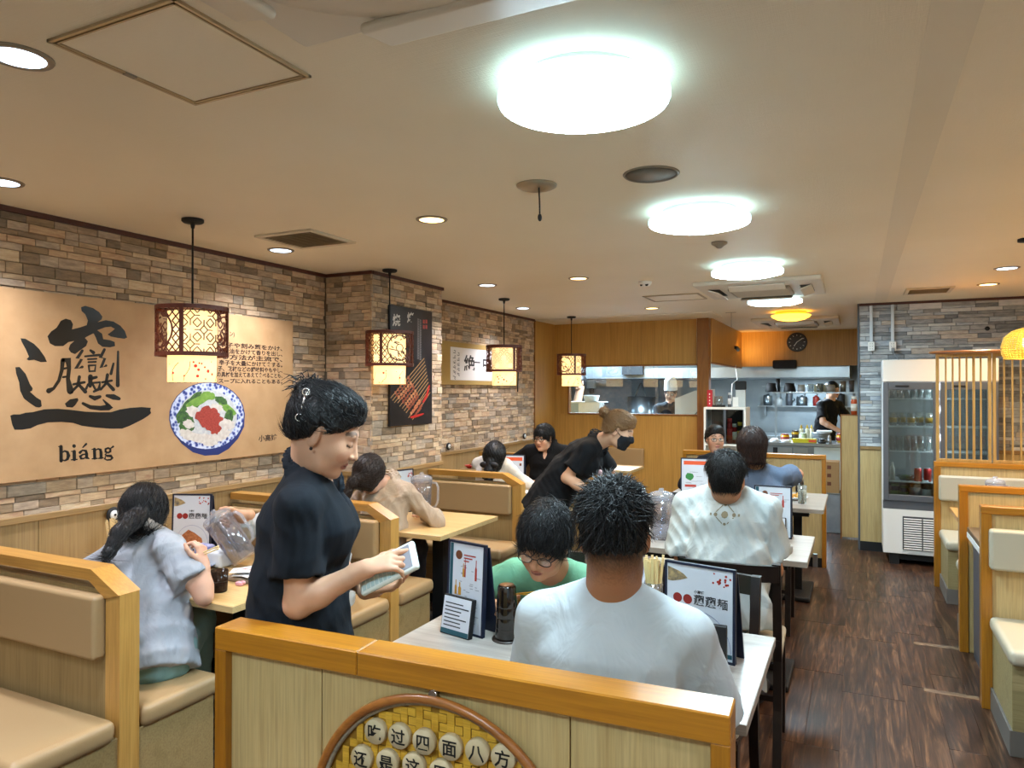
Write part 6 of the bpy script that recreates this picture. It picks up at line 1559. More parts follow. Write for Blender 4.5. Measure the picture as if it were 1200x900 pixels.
class Human:
    def __init__(s, label, loc, heading, **k):
        s.k = k; s.lab = label
        s.root = thing('person', label, 'person', (loc[0], loc[1], 0), R(heading)); s.M = Matrix.Translation((loc[0], loc[1], 0)) @ rotm('Z', heading); s.MI = s.M.inverted()
        g = k.get; sc = s.sc = g('scale', 1.0); fem = s.fem = g('fem', False)
        hz = g('hz', .56); a1, a2 = g('lean', (8, 12)); tw = g('side', 0)
        s.H = V3(0, 0, hz); 
        d1 = rz_(0) @ V3(math.sin(R(tw)) , math.sin(R(a1)), math.cos(R(a1))); d2 = V3(math.sin(R(tw)) * 1.2, math.sin(R(a2)), math.cos(R(a2))); d1, d2 = _n(d1), _n(d2); s.d1, s.d2 = d1, d2
        s.W = s.H + d1 * .17 * sc; s.Cc = s.W + d2 * .17 * sc; s.N = s.Cc + d2 * .165 * sc
        s.X = _n(np.cross(np.cross(V3(1, 0, 0), d2), d2) * -1) if abs(tw) > 0 else V3(1, 0, 0)
        if s.X[0] < 0: s.X = -s.X
        s.fwd = _n(np.cross(d2, s.X)) ; s.fwd = s.fwd if s.fwd[1] > 0 else -s.fwd
        sw = (.142 if fem else .166) * sc * g('broad', 1.0); s.sw = sw
        s.S = {sd: s.N - d2 * g('slope', .085) * sc + s.X * (sw * m_) + s.fwd * g('hunch', .0) for sd, m_ in (('R', 1), ('L', -1))}
        for sd in 'RL':
            if g('shoulder' + sd) is not None: s.S[sd] = s.L(g('shoulder' + sd))
        hy, hp, hr = g('head', (0, 0, 0)); s.Rh = rz_(hy) @ rx(hp) @ ry(hr)
        nk = g('neck', (0, .03, .125)); s.O = s.N + np.asarray(nk, np.float32) * sc
        if g('headpos') is not None: s.O = s.L(g('headpos'))
        s.hs = g('headscale', 1.0) * (.955 if fem else 1.0)
        s.arm = {}
        for sd in 'RL':
            A = g('arm' + sd) or {'w': (.16 * (1 if sd == 'R' else -1), .36, .76), 'h': ((1 if sd == 'R' else -1), -.3, -.6)}
            wv = s.L(A['W']) if 'W' in A else np.asarray(A['w'], np.float32)
            l1, l2 = .275 * sc, .245 * sc
            if 'E' in A: e = s.L(A['E']); wv2 = wv
            else: e, wv2 = limb_ik(s.S[sd], wv, l1, l2, A.get('h', (1, -.3, -.5)))
            fd = A.get('f'); fd = s.Ld(fd) if (fd is not None and A.get('world')) else fd
            fd = _n(fd) if fd is not None else _n(wv2 - e)
            nr = A.get('n', (0, 0, -1)); nr = s.Ld(nr) if A.get('world') else np.asarray(nr, np.float32)
            nr = _n(nr - fd * (nr @ fd)); s.arm[sd] = dict(e=e, w=wv2, f=fd, n=nr, curl=A.get('curl', 35), spread=A.get('spread', 1.0), point=A.get('point', False))
        s.build()
    def L(s, p): return np.array(s.MI @ Vector(p), np.float32)
    def Ld(s, p): return np.array(s.MI.to_3x3() @ Vector(p), np.float32)
    # ------------------------------------------------------------ signed distances
    def head_sdf(s, P, inflate=0):
        Q = (P - s.O) @ s.Rh / s.hs; m = s.k.get('face', True)
        d = p_ell(Q, (0, -.015, .03), (.074, .094, .092))
        d = smin(d, p_ell(Q, (0, .02, -.03), (.060, .072, .082)), .03)
        d = smin(d, p_rc(Q, (-.03, .025, -.075), (.03, .025, -.075), .028, .028), .03)
        if m:
            d = smin(d, p_ell(Q, (0, .062, -.094), (.024, .022, .018)), .02)
            for e in (-1, 1):
                d = smin(d, p_ell(Q, (e * .038, .052, -.03), (.024, .028, .028)), .025)
            d = smin(d, p_rc(Q, (-.034, .073, .026), (.034, .073, .026), .010, .010), .015)
            for e in (-1, 1): d = smax(d, -p_ell(Q, (e * .031, .098, .004), (.018, .014, .012)), .012)
            for e in (-1, 1): d = smin(d, p_ell(Q, (e * .0305, .074, .002), (.014, .0115, .0105)), .004)
            d = smin(d, p_rc(Q, (0, .083, .012), (0, .103, -.03), .006, .0095), .010)
            for e in (-1, 1): d = smin(d, p_ell(Q, (e * .011, .092, -.033), (.0085, .010, .007)), .006)
            d = smin(d, p_ell(Q, (0, .083, -.057), (.021, .0105, .006)), .006); d = smin(d, p_ell(Q, (0, .0815, -.0675), (.018, .0105, .0065)), .005)
            d = smax(d, -p_rc(Q, (-.016, .096, -.0622), (.016, .096, -.0622), .0022, .0022), .002)
        for e in (-1, 1):
            E = Q - np.array((e * .074, -.008, -.008), np.float32); E = E @ rz_(e * -38)
            de = p_ell(E, (0, -.007, 0), (.006, .021, .032)); de = smax(de, -p_ell(E, (e * .006, .0, .002), (.006, .010, .017)), .004)
            d = smin(d, de, .006)
        return (d - inflate) * s.hs
    def neck_sdf(s, P, r=0):
        sc = s.sc; nr = (.050 if s.fem else .058) * sc
        top = s.O + s.Rh @ V3(0, -.028, -.05) * s.hs
        return p_rc(P, s.N - s.d2 * .03 * sc, top, nr + .008 + r, nr + r)
    def torso(s, P, t=0.0, hip=True):
        sc = s.sc; b = s.k.get('bulk', 1.0); f = s.fem; br = s.k.get('broad', 1.0)
        d = p_ec(P, s.W, s.Cc, ((.115 if f else .133) * sc * b + t, .086 * sc * b + t), ((.128 if f else .148) * sc * b + t, .098 * sc * b + t), s.X)
        d = smin(d, p_ec(P, s.Cc, s.N - s.d2 * .085 * sc, ((.128 if f else .148) * sc * b + t, .098 * sc * b + t), (.122 * sc * br + t, .066 * sc + t), s.X), .04)
        if hip: d = smin(d, p_ec(P, s.H - s.d1 * .03, s.W, ((.160 if f else .155) * sc * b + t, .112 * sc * b + t), ((.115 if f else .133) * sc * b + t, .086 * sc * b + t), s.X), .06)
        for sd in 'RL': d = smin(d, p_rc(P, s.N - s.d2 * .03 * sc, s.S[sd], .036 * sc + t, .043 * sc + t), .035)
        if f and s.k.get('bust', True):
            for e in (-1, 1): d = smin(d, p_ell(P, s.Cc + s.fwd * .075 * sc + s.X * e * .062 * sc - s.d2 * .01, (.055 * sc + t, .05 * sc + t, .055 * sc + t)), .05)
        return d
    def arm_sdf(s, P, sd, t=0):
        sc = s.sc; A = s.arm[sd]; q = (.86 if s.fem else 1.0) * sc * s.k.get('armk', 1.0)
        d = p_rc(P, s.S[sd], A['e'], .047 * q + t, .040 * q + t)
        mid = A['e'] + (A['w'] - A['e']) * .3
        d = smin(d, p_rc(P, A['e'], mid, .041 * q + t, .041 * q + t), .02); d = smin(d, p_rc(P, mid, A['w'], .041 * q + t, .027 * q + t), .02)
        return d
    def hand_sdf(s, P, sd):
        A = s.arm[sd]; sc = s.sc * (.9 if s.fem else 1.0); f, n = A['f'], A['n']; side = _n(np.cross(f, n)); e = 1 if sd == 'R' else -1
        B = np.stack([side * e, f, -n], 1)         # x = thumb side, y = fingers, z = back of hand
        Q = (P - A['w']) @ B / sc
        d = p_rc(Q, (0, -.03, 0), (0, .01, 0), .027, .024)
        d = smin(d, p_ec(Q, (0, .015, 0), (-.002, .075, .0), (.030, .015), (.038, .013), V3(1, 0, 0)), .015)
        cu = R(A['curl'])
        for i, (x, ln) in enumerate(((.027, .072), (.009, .08), (-.010, .074), (-.028, .058))):
            c_ = cu * (.25 if (A['point'] and i == 0) else 1.0)
            p = np.array((x, .078 - abs(i - 1) * .004, 0), np.float32); an = c_ * .6; r0 = .0088 - .0006 * (i == 3); sp = (1.2 - i) * .05 * A['spread']
            for j, fr in enumerate((.45, .32, .23)):
                q = p + np.array((math.sin(sp) * ln * fr, math.cos(an) * ln * fr, -math.sin(an) * ln * fr), np.float32)
                d = smin(d, p_rc(Q, p, q, r0, r0 - .0007), .004 if j else .007); p = q; r0 -= .0007; an += c_ * .8
        p = np.array((.026, .02, -.006), np.float32)
        for j, v in enumerate(((.028, .026, -.012), (.012, .026, -.008), (.002, .022, -.004))):
            q = p + np.array(v, np.float32); d = smin(d, p_rc(Q, p, q, .0125 - .0015 * j, .011 - .0012 * j), .008); p = q
        return d * sc
    # ------------------------------------------------------------ meshes
    def skin_col(s, V_):
        base = c3(s.k.get('skin', '#c89878')); col = np.tile(base, (len(V_), 1))
        Q = (V_.astype(np.float32) - s.O) @ s.Rh / s.hs; x, y, z = np.abs(Q[:, 0]), Q[:, 1], Q[:, 2]
        def mix(m, c, f): col[m, :3] = col[m, :3] * (1 - f) + c3(c)[:3] * f
        if s.k.get('face', True):
            mix((y > .02) & (np.hypot((x - .04) / .022, (z + .035) / .02) < 1), '#c07058', .22)
            mix((y > .06) & (((x / .0225) ** 2 + ((z + .0625) / .0125) ** 2) < 1), s.k.get('lips', '#9c5048'), .7)
            mix((y > .06) & (x < .018) & (np.abs(z + .0622) < .0022), '#4a1f1c', .8)  # shade between the lips painted into the colour
            bz = .03 + .006 * np.sin((x - .012) / .034 * 3.0)
            mix((y > .045) & (x > .012) & (x < .05) & (np.abs(z - bz) < .0048), '#241a16', .75)
            if s.k.get('eyes', 'open') == 'open':
                mix((y > .055) & (x > .015) & (x < .046) & (np.abs(z - .002) < .0065 * np.sqrt(np.clip(1 - ((x - .0305) / .0165) ** 2, 0, 1))), '#e8e0da', .85)
                mix((y > .055) & (np.hypot(x - .0305, z - .002) < .006), '#1a100c', .95)
                mix((y > .05) & (x > .014) & (x < .047) & (np.abs(z - .0085 + ((x - .03) / .016) ** 2 * .004) < .0022), '#1a1210', .9)
            else: mix((y > .05) & (x > .014) & (x < .047) & (np.abs(z + .004 - ((x - .03) / .016) ** 2 * .003) < .0026), '#1a1210', .9)
            mix((y > .08) & (np.hypot(x - .008, z + .038) < .004), '#5a2f26', .7)  # nostril shade painted as dark spots
        fade = s.k.get('fade')
        if fade:                                   # cropped hair at nape and sides
            m = (y < .035) & (z > -.105) & (x < .085)
            f = np.clip((z + .105) / .065, 0, 1) * .85; noise = RNG.random(len(z)) * .25
            ff = np.where(m & ~((x > .074) & (z < .03) & (z > -.045)), np.clip(f + (f > 0) * noise - .12, 0, .92), 0)[:, None]
            col[:, :3] = col[:, :3] * (1 - ff) + c3(fade)[:3] * ff
        return col
    def build(s):
        g = s.k.get; hh, hb = g('res', (.005, .012)); parts = []; cols = []
        def add(v, q, k=0): parts.append((v, q, k)); cols.append(s.skin_col(v))
        r = .16 * s.hs
        v, q = surf(lambda P: smin(s.head_sdf(P), s.neck_sdf(P), .02), np.minimum(s.O - r, s.N - .04), np.maximum(s.O + r, s.N + .05), hh); add(v, q)
        hide = g('hide_body', False)
        armlen = lambda sd: np.array([s.S[sd], s.arm[sd]['e'], s.arm[sd]['w']])
        pts = np.concatenate([[s.H, s.N], armlen('R'), armlen('L')])
        lg = s.legs()
        pts = np.concatenate([pts] + [np.array(l) for l in lg])
        def body(P):
            d = s.torso(P); d = smin(d, s.neck_sdf(P, -.003), .02)
            for sd in 'RL': d = smin(d, s.arm_sdf(P, sd), .02)
            for hp_, kn, ak, to in lg:
                d = smin(d, p_rc(P, hp_, kn, .07 * s.sc, .05 * s.sc), .03); d = smin(d, p_rc(P, kn, ak, .048 * s.sc, .034 * s.sc), .02); d = smin(d, p_rc(P, ak, to, .034, .026), .02)
            return d
        v, q = surf(body, pts.min(0) - .2, pts.max(0) + .2, hb); add(v, q)
        for sd in 'RL':
            A = s.arm[sd]; c = A['w'] + A['f'] * .07 * s.sc; rr = .125
            fa = A['w'] - _n(A['w'] - A['e']) * .06
            v, q = surf(lambda P: smin(s.hand_sdf(P, sd), p_rc(P, fa, A['w'], .033 * s.sc * (.86 if s.fem else 1), .0275 * s.sc * (.86 if s.fem else 1)), .01), np.minimum(c - rr, fa - .04), np.maximum(c + rr, fa + .04), g('reshand', min(hh, .004))); add(v, q)
        mesh_np('body', parts, [M_skin], s.root, cols)
        if g('shirt'): s.shirt(g('shirt'))
        if g('legs', 'sit'): s.trousers(lg)
        if g('hair'): s.hair(g('hair'))
        if g('glasses'): s.glasses(g('glasses'))
    def legs(s):
        g = s.k.get; sc = s.sc; out = []; hw_ = .085 * sc
        for e in (-1, 1):
            hp_ = s.H + V3(e * hw_, 0, -.02)
            if g('legs', 'sit') == 'stand': kn = V3(e * .09 * sc, .02, s.H[2] * .52); ak = V3(e * .095 * sc, -.02, .075); to = ak + V3(e * .02, .13, -.035)
            else:
                sp = g('knees', 1.0); kl = .40 * sc; kn = V3(e * .11 * sp * sc, s.H[1] + kl, s.H[2] - .015); ak = V3(e * .11 * sp * sc, kn[1] + g('feet', -.02), .075); to = ak + V3(e * .02, .12, -.035)
            out.append((hp_, kn, ak, to))
        return out
    def shirt(s, o):
        sc = s.sc; t = o.get('t', .014); sl = o.get('sleeve', .55); seed = o.get('seed', 3); amp = o.get('fold', .004); hem = o.get('hem', .12)
        fl = o.get('flare', .0)
        def f(P):
            d = s.torso(P, t)
            d = smin(d, p_ec(P, s.H - s.d1 * (hem + .1), s.W, ((.165 + fl) * sc * s.k.get('bulk', 1) + t, (.118 + fl) * sc * s.k.get('bulk', 1) + t), (.14 * sc * s.k.get('bulk', 1) + t, .1 * sc * s.k.get('bulk', 1) + t), s.X), .05)
            for sd in 'RL':
                A = s.arm[sd]; q = (.86 if s.fem else 1.0) * sc * s.k.get('armk', 1.0)
                if sl <= 1:
                    u = _n(A['e'] - s.S[sd]); L = np.linalg.norm(A['e'] - s.S[sd]); en = s.S[sd] + u * L * sl
                    ds = p_rc(P, s.S[sd], en + u * .05, .048 * q + t, o.get('cuff', .06) * q + t); ds = smax(ds, (P - en) @ u, .006)
                else:
                    en = A['e'] + (A['w'] - A['e']) * (sl - 1); ds = smin(p_rc(P, s.S[sd], A['e'], .048 * q + t, .046 * q + t), p_rc(P, A['e'], en, .046 * q + t, .036 * q + t), .03); ds = smax(ds, (P - en) @ _n(A['w'] - A['e']), .005)
                d = smin(d, ds, .022)
            hp_ = s.H - s.d1 * hem; d = smax(d, (hp_ - P) @ s.d1, .01)
            d = d + fold(P, amp, seed) * np.clip(((s.N - P) @ s.d2) / .12, .15, 1)
            # neckline
            nb = s.N + s.d2 * o.get('neckup', .004) * sc; nr = (.064 if s.fem else .07) * sc * o.get('neckk', 1.0)
            na = _n(_n(s.O - s.N) + s.d2 * .6); d = smax(d, -p_rc(P, nb + na * nr * .75, nb + na * .25, nr, nr + .02), .006)
            if o.get('v'): d = smax(d, -p_rc(P, s.N + s.fwd * .055, s.N - s.d2 * o['v'] * sc + s.fwd * .105, .052 * sc, .008), .008)
            if o.get('collar'):
                ax = _n(_n(s.O - s.N) + s.fwd * o.get('ctilt', .3)); r0 = .076 * sc * o.get('neckk', 1)
                q = P - (s.N - s.d2 * o.get('cdrop', .03) * sc + s.fwd * .012); hgt = q @ ax; rad = np.linalg.norm(q - hgt[:, None] * ax, axis=1)
                dc = np.maximum(np.abs(rad - (r0 - hgt * .25)) - .0055, np.abs(hgt - .012) - .024 * sc)
                gap = (.028 - (q @ s.fwd)) if False else (np.abs(q @ s.X) - .016)
                dc = np.where((q @ s.fwd) > .03, np.maximum(dc, -gap), dc)
                fall = np.abs(rad - (r0 + .006 + np.clip(.03 - hgt, 0, .1) * .55)) - .004
                fall = np.maximum(fall, np.abs(hgt - .008) - .028 * sc); fall = np.where((q @ s.fwd) > .03, np.maximum(fall, -(np.abs(q @ s.X) - .02)), fall)
                d = smin(d, np.minimum(dc, fall), .004)
            return d
        pts = np.array([s.H - s.d1 * (hem + .05), s.N + s.d2 * .06, s.S['R'], s.S['L']] + [s.S[q] + (s.arm[q]['e'] - s.S[q]) * min(sl, 1) for q in 'RL'] + ([s.arm[q]['w'] for q in 'RL'] if sl > 1 else []))
        v, q = surf(f, pts.min(0) - .24, pts.max(0) + .2, o.get('res', s.k.get('res', (.005, .012))[1] * .75))
        s.shirt_ob = mesh_np(o.get('name', 'shirt'), [(v, q, 0)], [cloth_mat('cloth_' + o['col'] + str(o.get('col2')), o['col'], o.get('col2'), o.get('wr', .5))], s.root)
        s.shirt_v, s.shirt_q = v, q
    def trousers(s, lg):
        sc = s.sc; o = s.k.get('pants', {'col': '#1a1c22'}); w_ = o.get('wide', 0)
        def f(P):
            d = p_ec(P, s.H - s.d1 * .05, s.H + s.d1 * .08, (.160 * sc, .114 * sc), (.135 * sc, .098 * sc), s.X)
            for hp_, kn, ak, to in lg:
                d = smin(d, p_rc(P, hp_, kn, .088 * sc + w_, .066 * sc + w_), .04); d = smin(d, p_rc(P, kn, ak, .064 * sc + w_, .05 * sc + w_), .03); d = smax(d, ak[2] - .02 - P[:, 2], .01)
            return d + fold(P, .004, 9)
        pts = np.concatenate([np.array(l) for l in lg] + [[s.H]])
        v, q = surf(f, pts.min(0) - .2, pts.max(0) + .22, .012); mesh_np('trousers', [(v, q, 0)], [cloth_mat('cloth_' + o['col'], o['col'], o.get('col2'))], s.root)
        for hp_, kn, ak, to in lg:
            he = ak + V3(0, -.03, -.035)
            def fs(P): return smax(smin(p_rc(P, he + V3(0, 0, .012), to + V3(0, .04, -.002), .042, .038), p_rc(P, ak + V3(0, 0, -.02), ak + V3(0, 0, .02), .045, .042), .02), .001 - P[:, 2], .004)
            v, q = surf(fs, np.minimum(he, to) - .09, np.maximum(he, to) + .12, .01); mesh_np('shoe', [(v, q, 0)], [mat('shoe_dark', '#1b1b1e', .5)], s.root)
    def hair(s, o):
        hs = s.hs; st = o['style']; thick = o.get('t', .012); T = thick
        def f(P):
            Q = (P - s.O) @ s.Rh / hs
            d = p_ell(Q, (0, -.018, .032), (.076 + T, .097 + T, .093 + T * 1.2))
            d = smin(d, p_ell(Q, (0, -.04, -.02), (.066 + T, .062 + T, .07 + T)), .03)
            if st in ('short', 'crop'):
                d = d + T * .9 * (1 - np.clip((Q[:, 2] - o.get('nape', -.062)) / .07, 0, 1)) * (Q[:, 1] < .03)
                d = smax(d, -p_ell(Q, (0, .120, -.058 + o.get('fringe', 0)), (.115, .085, .108)), .012)
                lo_ = o.get('nape', -.062); d = smax(d, (lo_ - Q[:, 2]) + np.clip(Q[:, 1] + .03, 0, .2) * o.get('side', .6), .012)
                if st == 'crop': d = d + T * .75 * np.clip((np.abs(Q[:, 0]) - .04) / .03, 0, 1) * np.clip((.075 - Q[:, 2]) / .05, 0, 1)
                for e in (-1, 1): d = smax(d, -p_ell(Q, (e * .09, -.004, -.014), (.026, .028, .05)), .008)
            else:
                d = smax(d, -p_ell(Q, (0, .124, -.05 + o.get('fringe', 0)), (.115, .085, .105)), .012)
                if st == 'updo':
                    d = smax(d, -.062 - Q[:, 2] + np.clip(Q[:, 1] + .075, 0, .2) * .75, .02); d = d + T * .85 * (1 - np.clip((Q[:, 2] + .06) / .09, 0, 1))
                    for e in (-1, 1): d = smax(d, -p_ell(Q, (e * .088, .0, -.012), (.026, .024, .046)), .008)
                    d = smin(d, p_ell(Q, o.get('bun', (0, -.105, .055)), o.get('bunr', (.05, .042, .05))), .02)
                    d = smin(d, p_ell(Q, (0, .03, .100), (.055, .045, .026)), .03)
                if st == 'bob':
                    d = smin(d, p_ec(Q, (0, -.03, .02), (0, -.028, -.10), (.086 + T, .085 + T), (.078 + T, .07 + T), V3(1, 0, 0)), .03); d = smax(d, -p_ell(Q, (0, .115, -.06), (.06, .09, .12)), .012); d = smax(d, -.125 - Q[:, 2], .01)
                if st in ('pony', 'long'):
                    d = smin(d, p_ec(Q, (0, -.035, .02), (0, -.04, -.075), (.08 + T, .075 + T), (.06 + T, .05 + T), V3(1, 0, 0)), .03); d = smax(d, -p_ell(Q, (0, .115, -.06), (.062, .088, .115)), .012); d = smax(d, -.105 - Q[:, 2], .01)
                    if o.get('tail'):
                        tl = [np.array(p, np.float32) for p in o['tail']]
                        for i in range(len(tl) - 1):
                            ra = o.get('tr', .03) * (1 - .5 * i / len(tl)); rb = o.get('tr', .03) * (1 - .5 * (i + 1) / len(tl)); d = smin(d, p_rc(Q, tl[i], tl[i + 1], ra, rb), .02)
            an = np.arctan2(Q[:, 0], Q[:, 1] + .03); el = Q[:, 2]
            d = d + o.get('rough', .0016) * (np.sin(an * 46 + el * 60 + np.sin(el * 90) * 2) + .6 * np.sin(an * 23 - el * 130)) * o.get('rk', 1)
            return d * hs
        ex = np.array([s.O - .19 * hs, s.O + .19 * hs])
        if o.get('tail'): ex = np.concatenate([ex, [s.O + s.Rh @ np.array(p, np.float32) * hs for p in o['tail']]])
        v, q = surf(f, ex.min(0) - .05, ex.max(0) + .05, o.get('res', s.k.get('res', (.005, .012))[0]))
        m = hair_mat('hair_' + o['col'], o['col'])
        ob = mesh_np('hair', [(v, q, 0)], [m], s.root); n = o.get('strands', 0)
        if n:
            me = ob.data; no = np.empty(len(v) * 3, np.float32); me.vertices.foreach_get('normal', no); no = no.reshape(-1, 3)
            Qv = (v - s.O) @ s.Rh / hs; Qn = no @ s.Rh
            rq = np.random.default_rng(5); pick = rq.choice(len(v), n); mb_v = []; mb_q = []; oo = 0
            for i in pick:
                p = Qv[i]; nn = Qn[i]
                if st == 'crop' and (p[2] < o.get('nape', -.06) + .022 or (abs(p[0]) > .052 and p[2] < .05 and p[1] > -.06)): continue
                if o.get('flow') == 'to': dr = np.array(o['target'], np.float32) - p
                else: dr = p - np.array(o.get('crown', (0, -.05, .15)), np.float32)
                if o.get('flow') == 'front': dr = dr + np.array((0, .12, .05), np.float32)
                dr = dr + rq.normal(size=3) * o.get('chaos', .02); dr = _n(dr - nn * (dr @ nn)); L_ = o.get('len', .05) * rq.uniform(.6, 1.3); lift = o.get('lift', .25)
                w0 = o.get('sw', .0022) * rq.uniform(.6, 1.3); sd = _n(np.cross(dr, nn)); pts = []
                for j in range(4):
                    f_ = j / 3; c = p + nn * (.0005 + lift * L_ * f_ * (1 - .55 * f_) - (L_ * f_) ** 2 / .2) + dr * L_ * f_; ww = w0 * (1 - f_ * .92); pts += [c + sd * ww, c - sd * ww, c + nn * ww * .8]
                mb_v.append(np.array(pts)); mb_q.append(np.array([[a * 3 + b, a * 3 + (b + 1) % 3, (a + 1) * 3 + (b + 1) % 3, (a + 1) * 3 + b] for a in range(3) for b in range(3)]) + oo); oo += 12
            vv = np.concatenate(mb_v) * hs @ s.Rh.T + s.O; so = mesh_np('hair_strands', [(vv, np.concatenate(mb_q), 0)], [m], ob); so['kind'] = 'stuff'
        s.hair_ob = ob
    def hp(s, p): return Vector(s.O + s.Rh @ (np.array(p, np.float32) * s.hs))     # head-local point -> person-local
    def glasses(s, col):
        mb = MB(); r_ = .0016
        for e in (-1, 1):
            mb.tube([s.hp((e * (.034 + .0215 * math.cos(a * .3927) * (1.12 if abs(math.cos(a * .3927)) > .5 else 1)), .1, .0 + .0165 * math.sin(a * .3927))) for a in range(16)], r_, 6, closed=True)
            mb.tube([s.hp((e * .057, .099, .006)), s.hp((e * .074, .06, .006)), s.hp((e * .079, -.005, .004))], r_, 6)
        mb.tube([s.hp((-.011, .1, .004)), s.hp((0, .105, .007)), s.hp((.011, .1, .004))], r_, 6)
        gl = mb.build('glasses', mat('frame_' + col, col, .35, .4), s.root)
        for e in (-1, 1):
            MB().add([s.hp((e * (.034 + .021 * math.cos(a * .3927)), .1, .016 * math.sin(a * .3927))) for a in range(16)], [list(range(16))]).build('lens', glass('lens_glass', '#f4f8f8', .08, .02), gl)
# ---------------------------------------------------------------- who is there
def xy(p): return (p[0], p[1])
SKW, SKM = '#cf9f82', '#b98663'
BLK, BRN = '#0b0b0e', '#1d120e'
# waitress in the black polo taking an order
sv = Human('waitress in a black polo shirt tapping a white handheld order terminal', xy(PD(350, 500, 1.995)), -58, fem=True, scale=.98, hz=.875, lean=(1, 6), slope=.10, legs='stand', res=(.0033, .008), reshand=.003, skin=SKW, eyes='down',
    head=(-4, -24, 0), headpos=PD(382, 508, 1.95), bulk=1.1, broad=1.12, pants={'col': '#15171c'}, lips='#a4584e',
    armR={'E': PD(349, 708, 1.83), 'W': PD(428, 667, 1.845), 'world': True, 'f': _rt * .93 + _up * .32 - _fw * .05, 'n': _fw * .45 - _up * .85, 'curl': 42, 'point': True},
    armL={'W': PD(438, 690, 2.02), 'h': (-1, -.4, -.5), 'world': True, 'f': _rt * .95 + _up * .3 - _fw * .2, 'n': _up * .9 - _fw * .3, 'curl': 25},
    shirt=dict(name='polo_shirt', col='#0e141b', col2='#121922', sleeve=.70, collar=True, hem=.17, fold=.003, t=.016, cuff=.066, flare=.035, res=.006, v=.10, wr=.2, neckup=-.05, ctilt=.75),
    hair=dict(style='updo', col=BLK, t=.015, fringe=.02, strands=2600, flow='to', target=(0, -.12, .085), len=.05, lift=.06, sw=.0016, bun=(0, -.086, .085), bunr=(.044, .04, .042), res=.004, chaos=.015))
rq_ = np.random.default_rng(2); hb_ = MB()
for i in range(38):        # loose wisps of the updo
    a = rq_.uniform(0, 6.28); e = rq_.uniform(-.5, 1.3); p0 = np.array((.042 * math.cos(a) * math.cos(e), -.10 + .04 * math.sin(a) * math.cos(e), .09 + .038 * math.sin(e))); dn = (p0 - np.array((0, -.09, .08))); dn /= np.linalg.norm(dn)
    p1 = p0 + dn * rq_.uniform(.008, .02) + rq_.normal(size=3) * .008; p2 = p1 + np.array((rq_.normal() * .012, -rq_.uniform(0, .03), -rq_.uniform(.0, .035)))
    hb_.tube([sv.hp(p0), sv.hp(p1), sv.hp(p2)], [.0022, .0018, .0004], 4)
hb_.build('loose_wisps', MATS['hair_' + BLK], sv.hair_ob)['kind'] = 'stuff'
cl = MB(); cl.tube([sv.hp((.062, -.085, .095)), sv.hp((.075, -.075, .05)), sv.hp((.074, -.07, .02))], .004, 6)
for c_ in ((.064, -.084, .092), (.076, -.07, .022)): cl.tube([sv.hp((c_[0] + .006, c_[1] + .010 * math.cos(q * .785), c_[2] + .010 * math.sin(q * .785))) for q in range(8)], .0022, 6, closed=True)
cl.build('hair_clip', mat('clip_silver', '#c9c4c0', .25, .8), sv.root)
MB().sphere(sv.hp((.083, -.006, -.042)), .0045, 10, 8).build('earring', M_black, sv.root)
# handheld terminal
cx = PD(455, 666, 1.865); xa = (_rt * .87 + _up * .46 - _fw * .12).normalized(); nn = (-_fw * .72 + _up * .62 - _rt * .25); nn = (nn - xa * nn.dot(xa)).normalized(); ya = nn.cross(xa)
dv = thing('order_terminal', 'white handheld order terminal in the hands of the waitress', 'terminal', cx); DM = Matrix((xa, ya, nn)).transposed().to_4x4()
def dpart(nm, mb, m): mb.v = [tuple(DM @ Vector(p)) for p in mb.v]; return mb.build(nm, m, dv)
dpart('case', MB().rbox(-.086, -.042, -.008, .086, .042, .008, .007, 3), mat('terminal_white', '#dfeaea', .35)); dpart('screen', MB().box(.035, -.033, .0082, .072, .033, .0092), mat('terminal_screen', '#8d8f98', .2))
for i in range(8):
    for j in range(4): dpart('key', MB().box(-.076 + i * .0125, -.034 + j * .0172, .008, -.0665 + i * .0125, -.0195 + j * .0172, .0094, .0006), mat('terminal_key', '#b9d3d8', .4))
# man in the white T-shirt, back to us
wm_ = Human('man in a plain white T-shirt seated right behind the partition with his back turned', (-.515, 1.545), 4, scale=1.02, hz=.615, slope=.10, lean=(7, 12), res=(.0036, .009), skin='#a5714f', face=False,
    head=(10, -6, -2), headpos=PD(720, 628, 1.67), fade='#15100f', armR={'w': (.13, .42, .77), 'h': (.45, -.2, -1)}, armL={'w': (-.13, .42, .77), 'h': (-.45, -.2, -1)}, pants={'col': '#20242c'},
    shirt=dict(name='t_shirt', col='#bcc4c8', col2='#b2bbc0', sleeve=.8, fold=.004, t=.018, cuff=.075, res=.007, neckk=.95, seed=5, neckup=.012),
    hair=dict(style='crop', col=BLK, t=.009, nape=-.03, side=.2, strands=6000, flow='crown', crown=(.01, -.075, .115), len=.034, lift=.2, sw=.002, res=.004, chaos=.03, rough=.004))
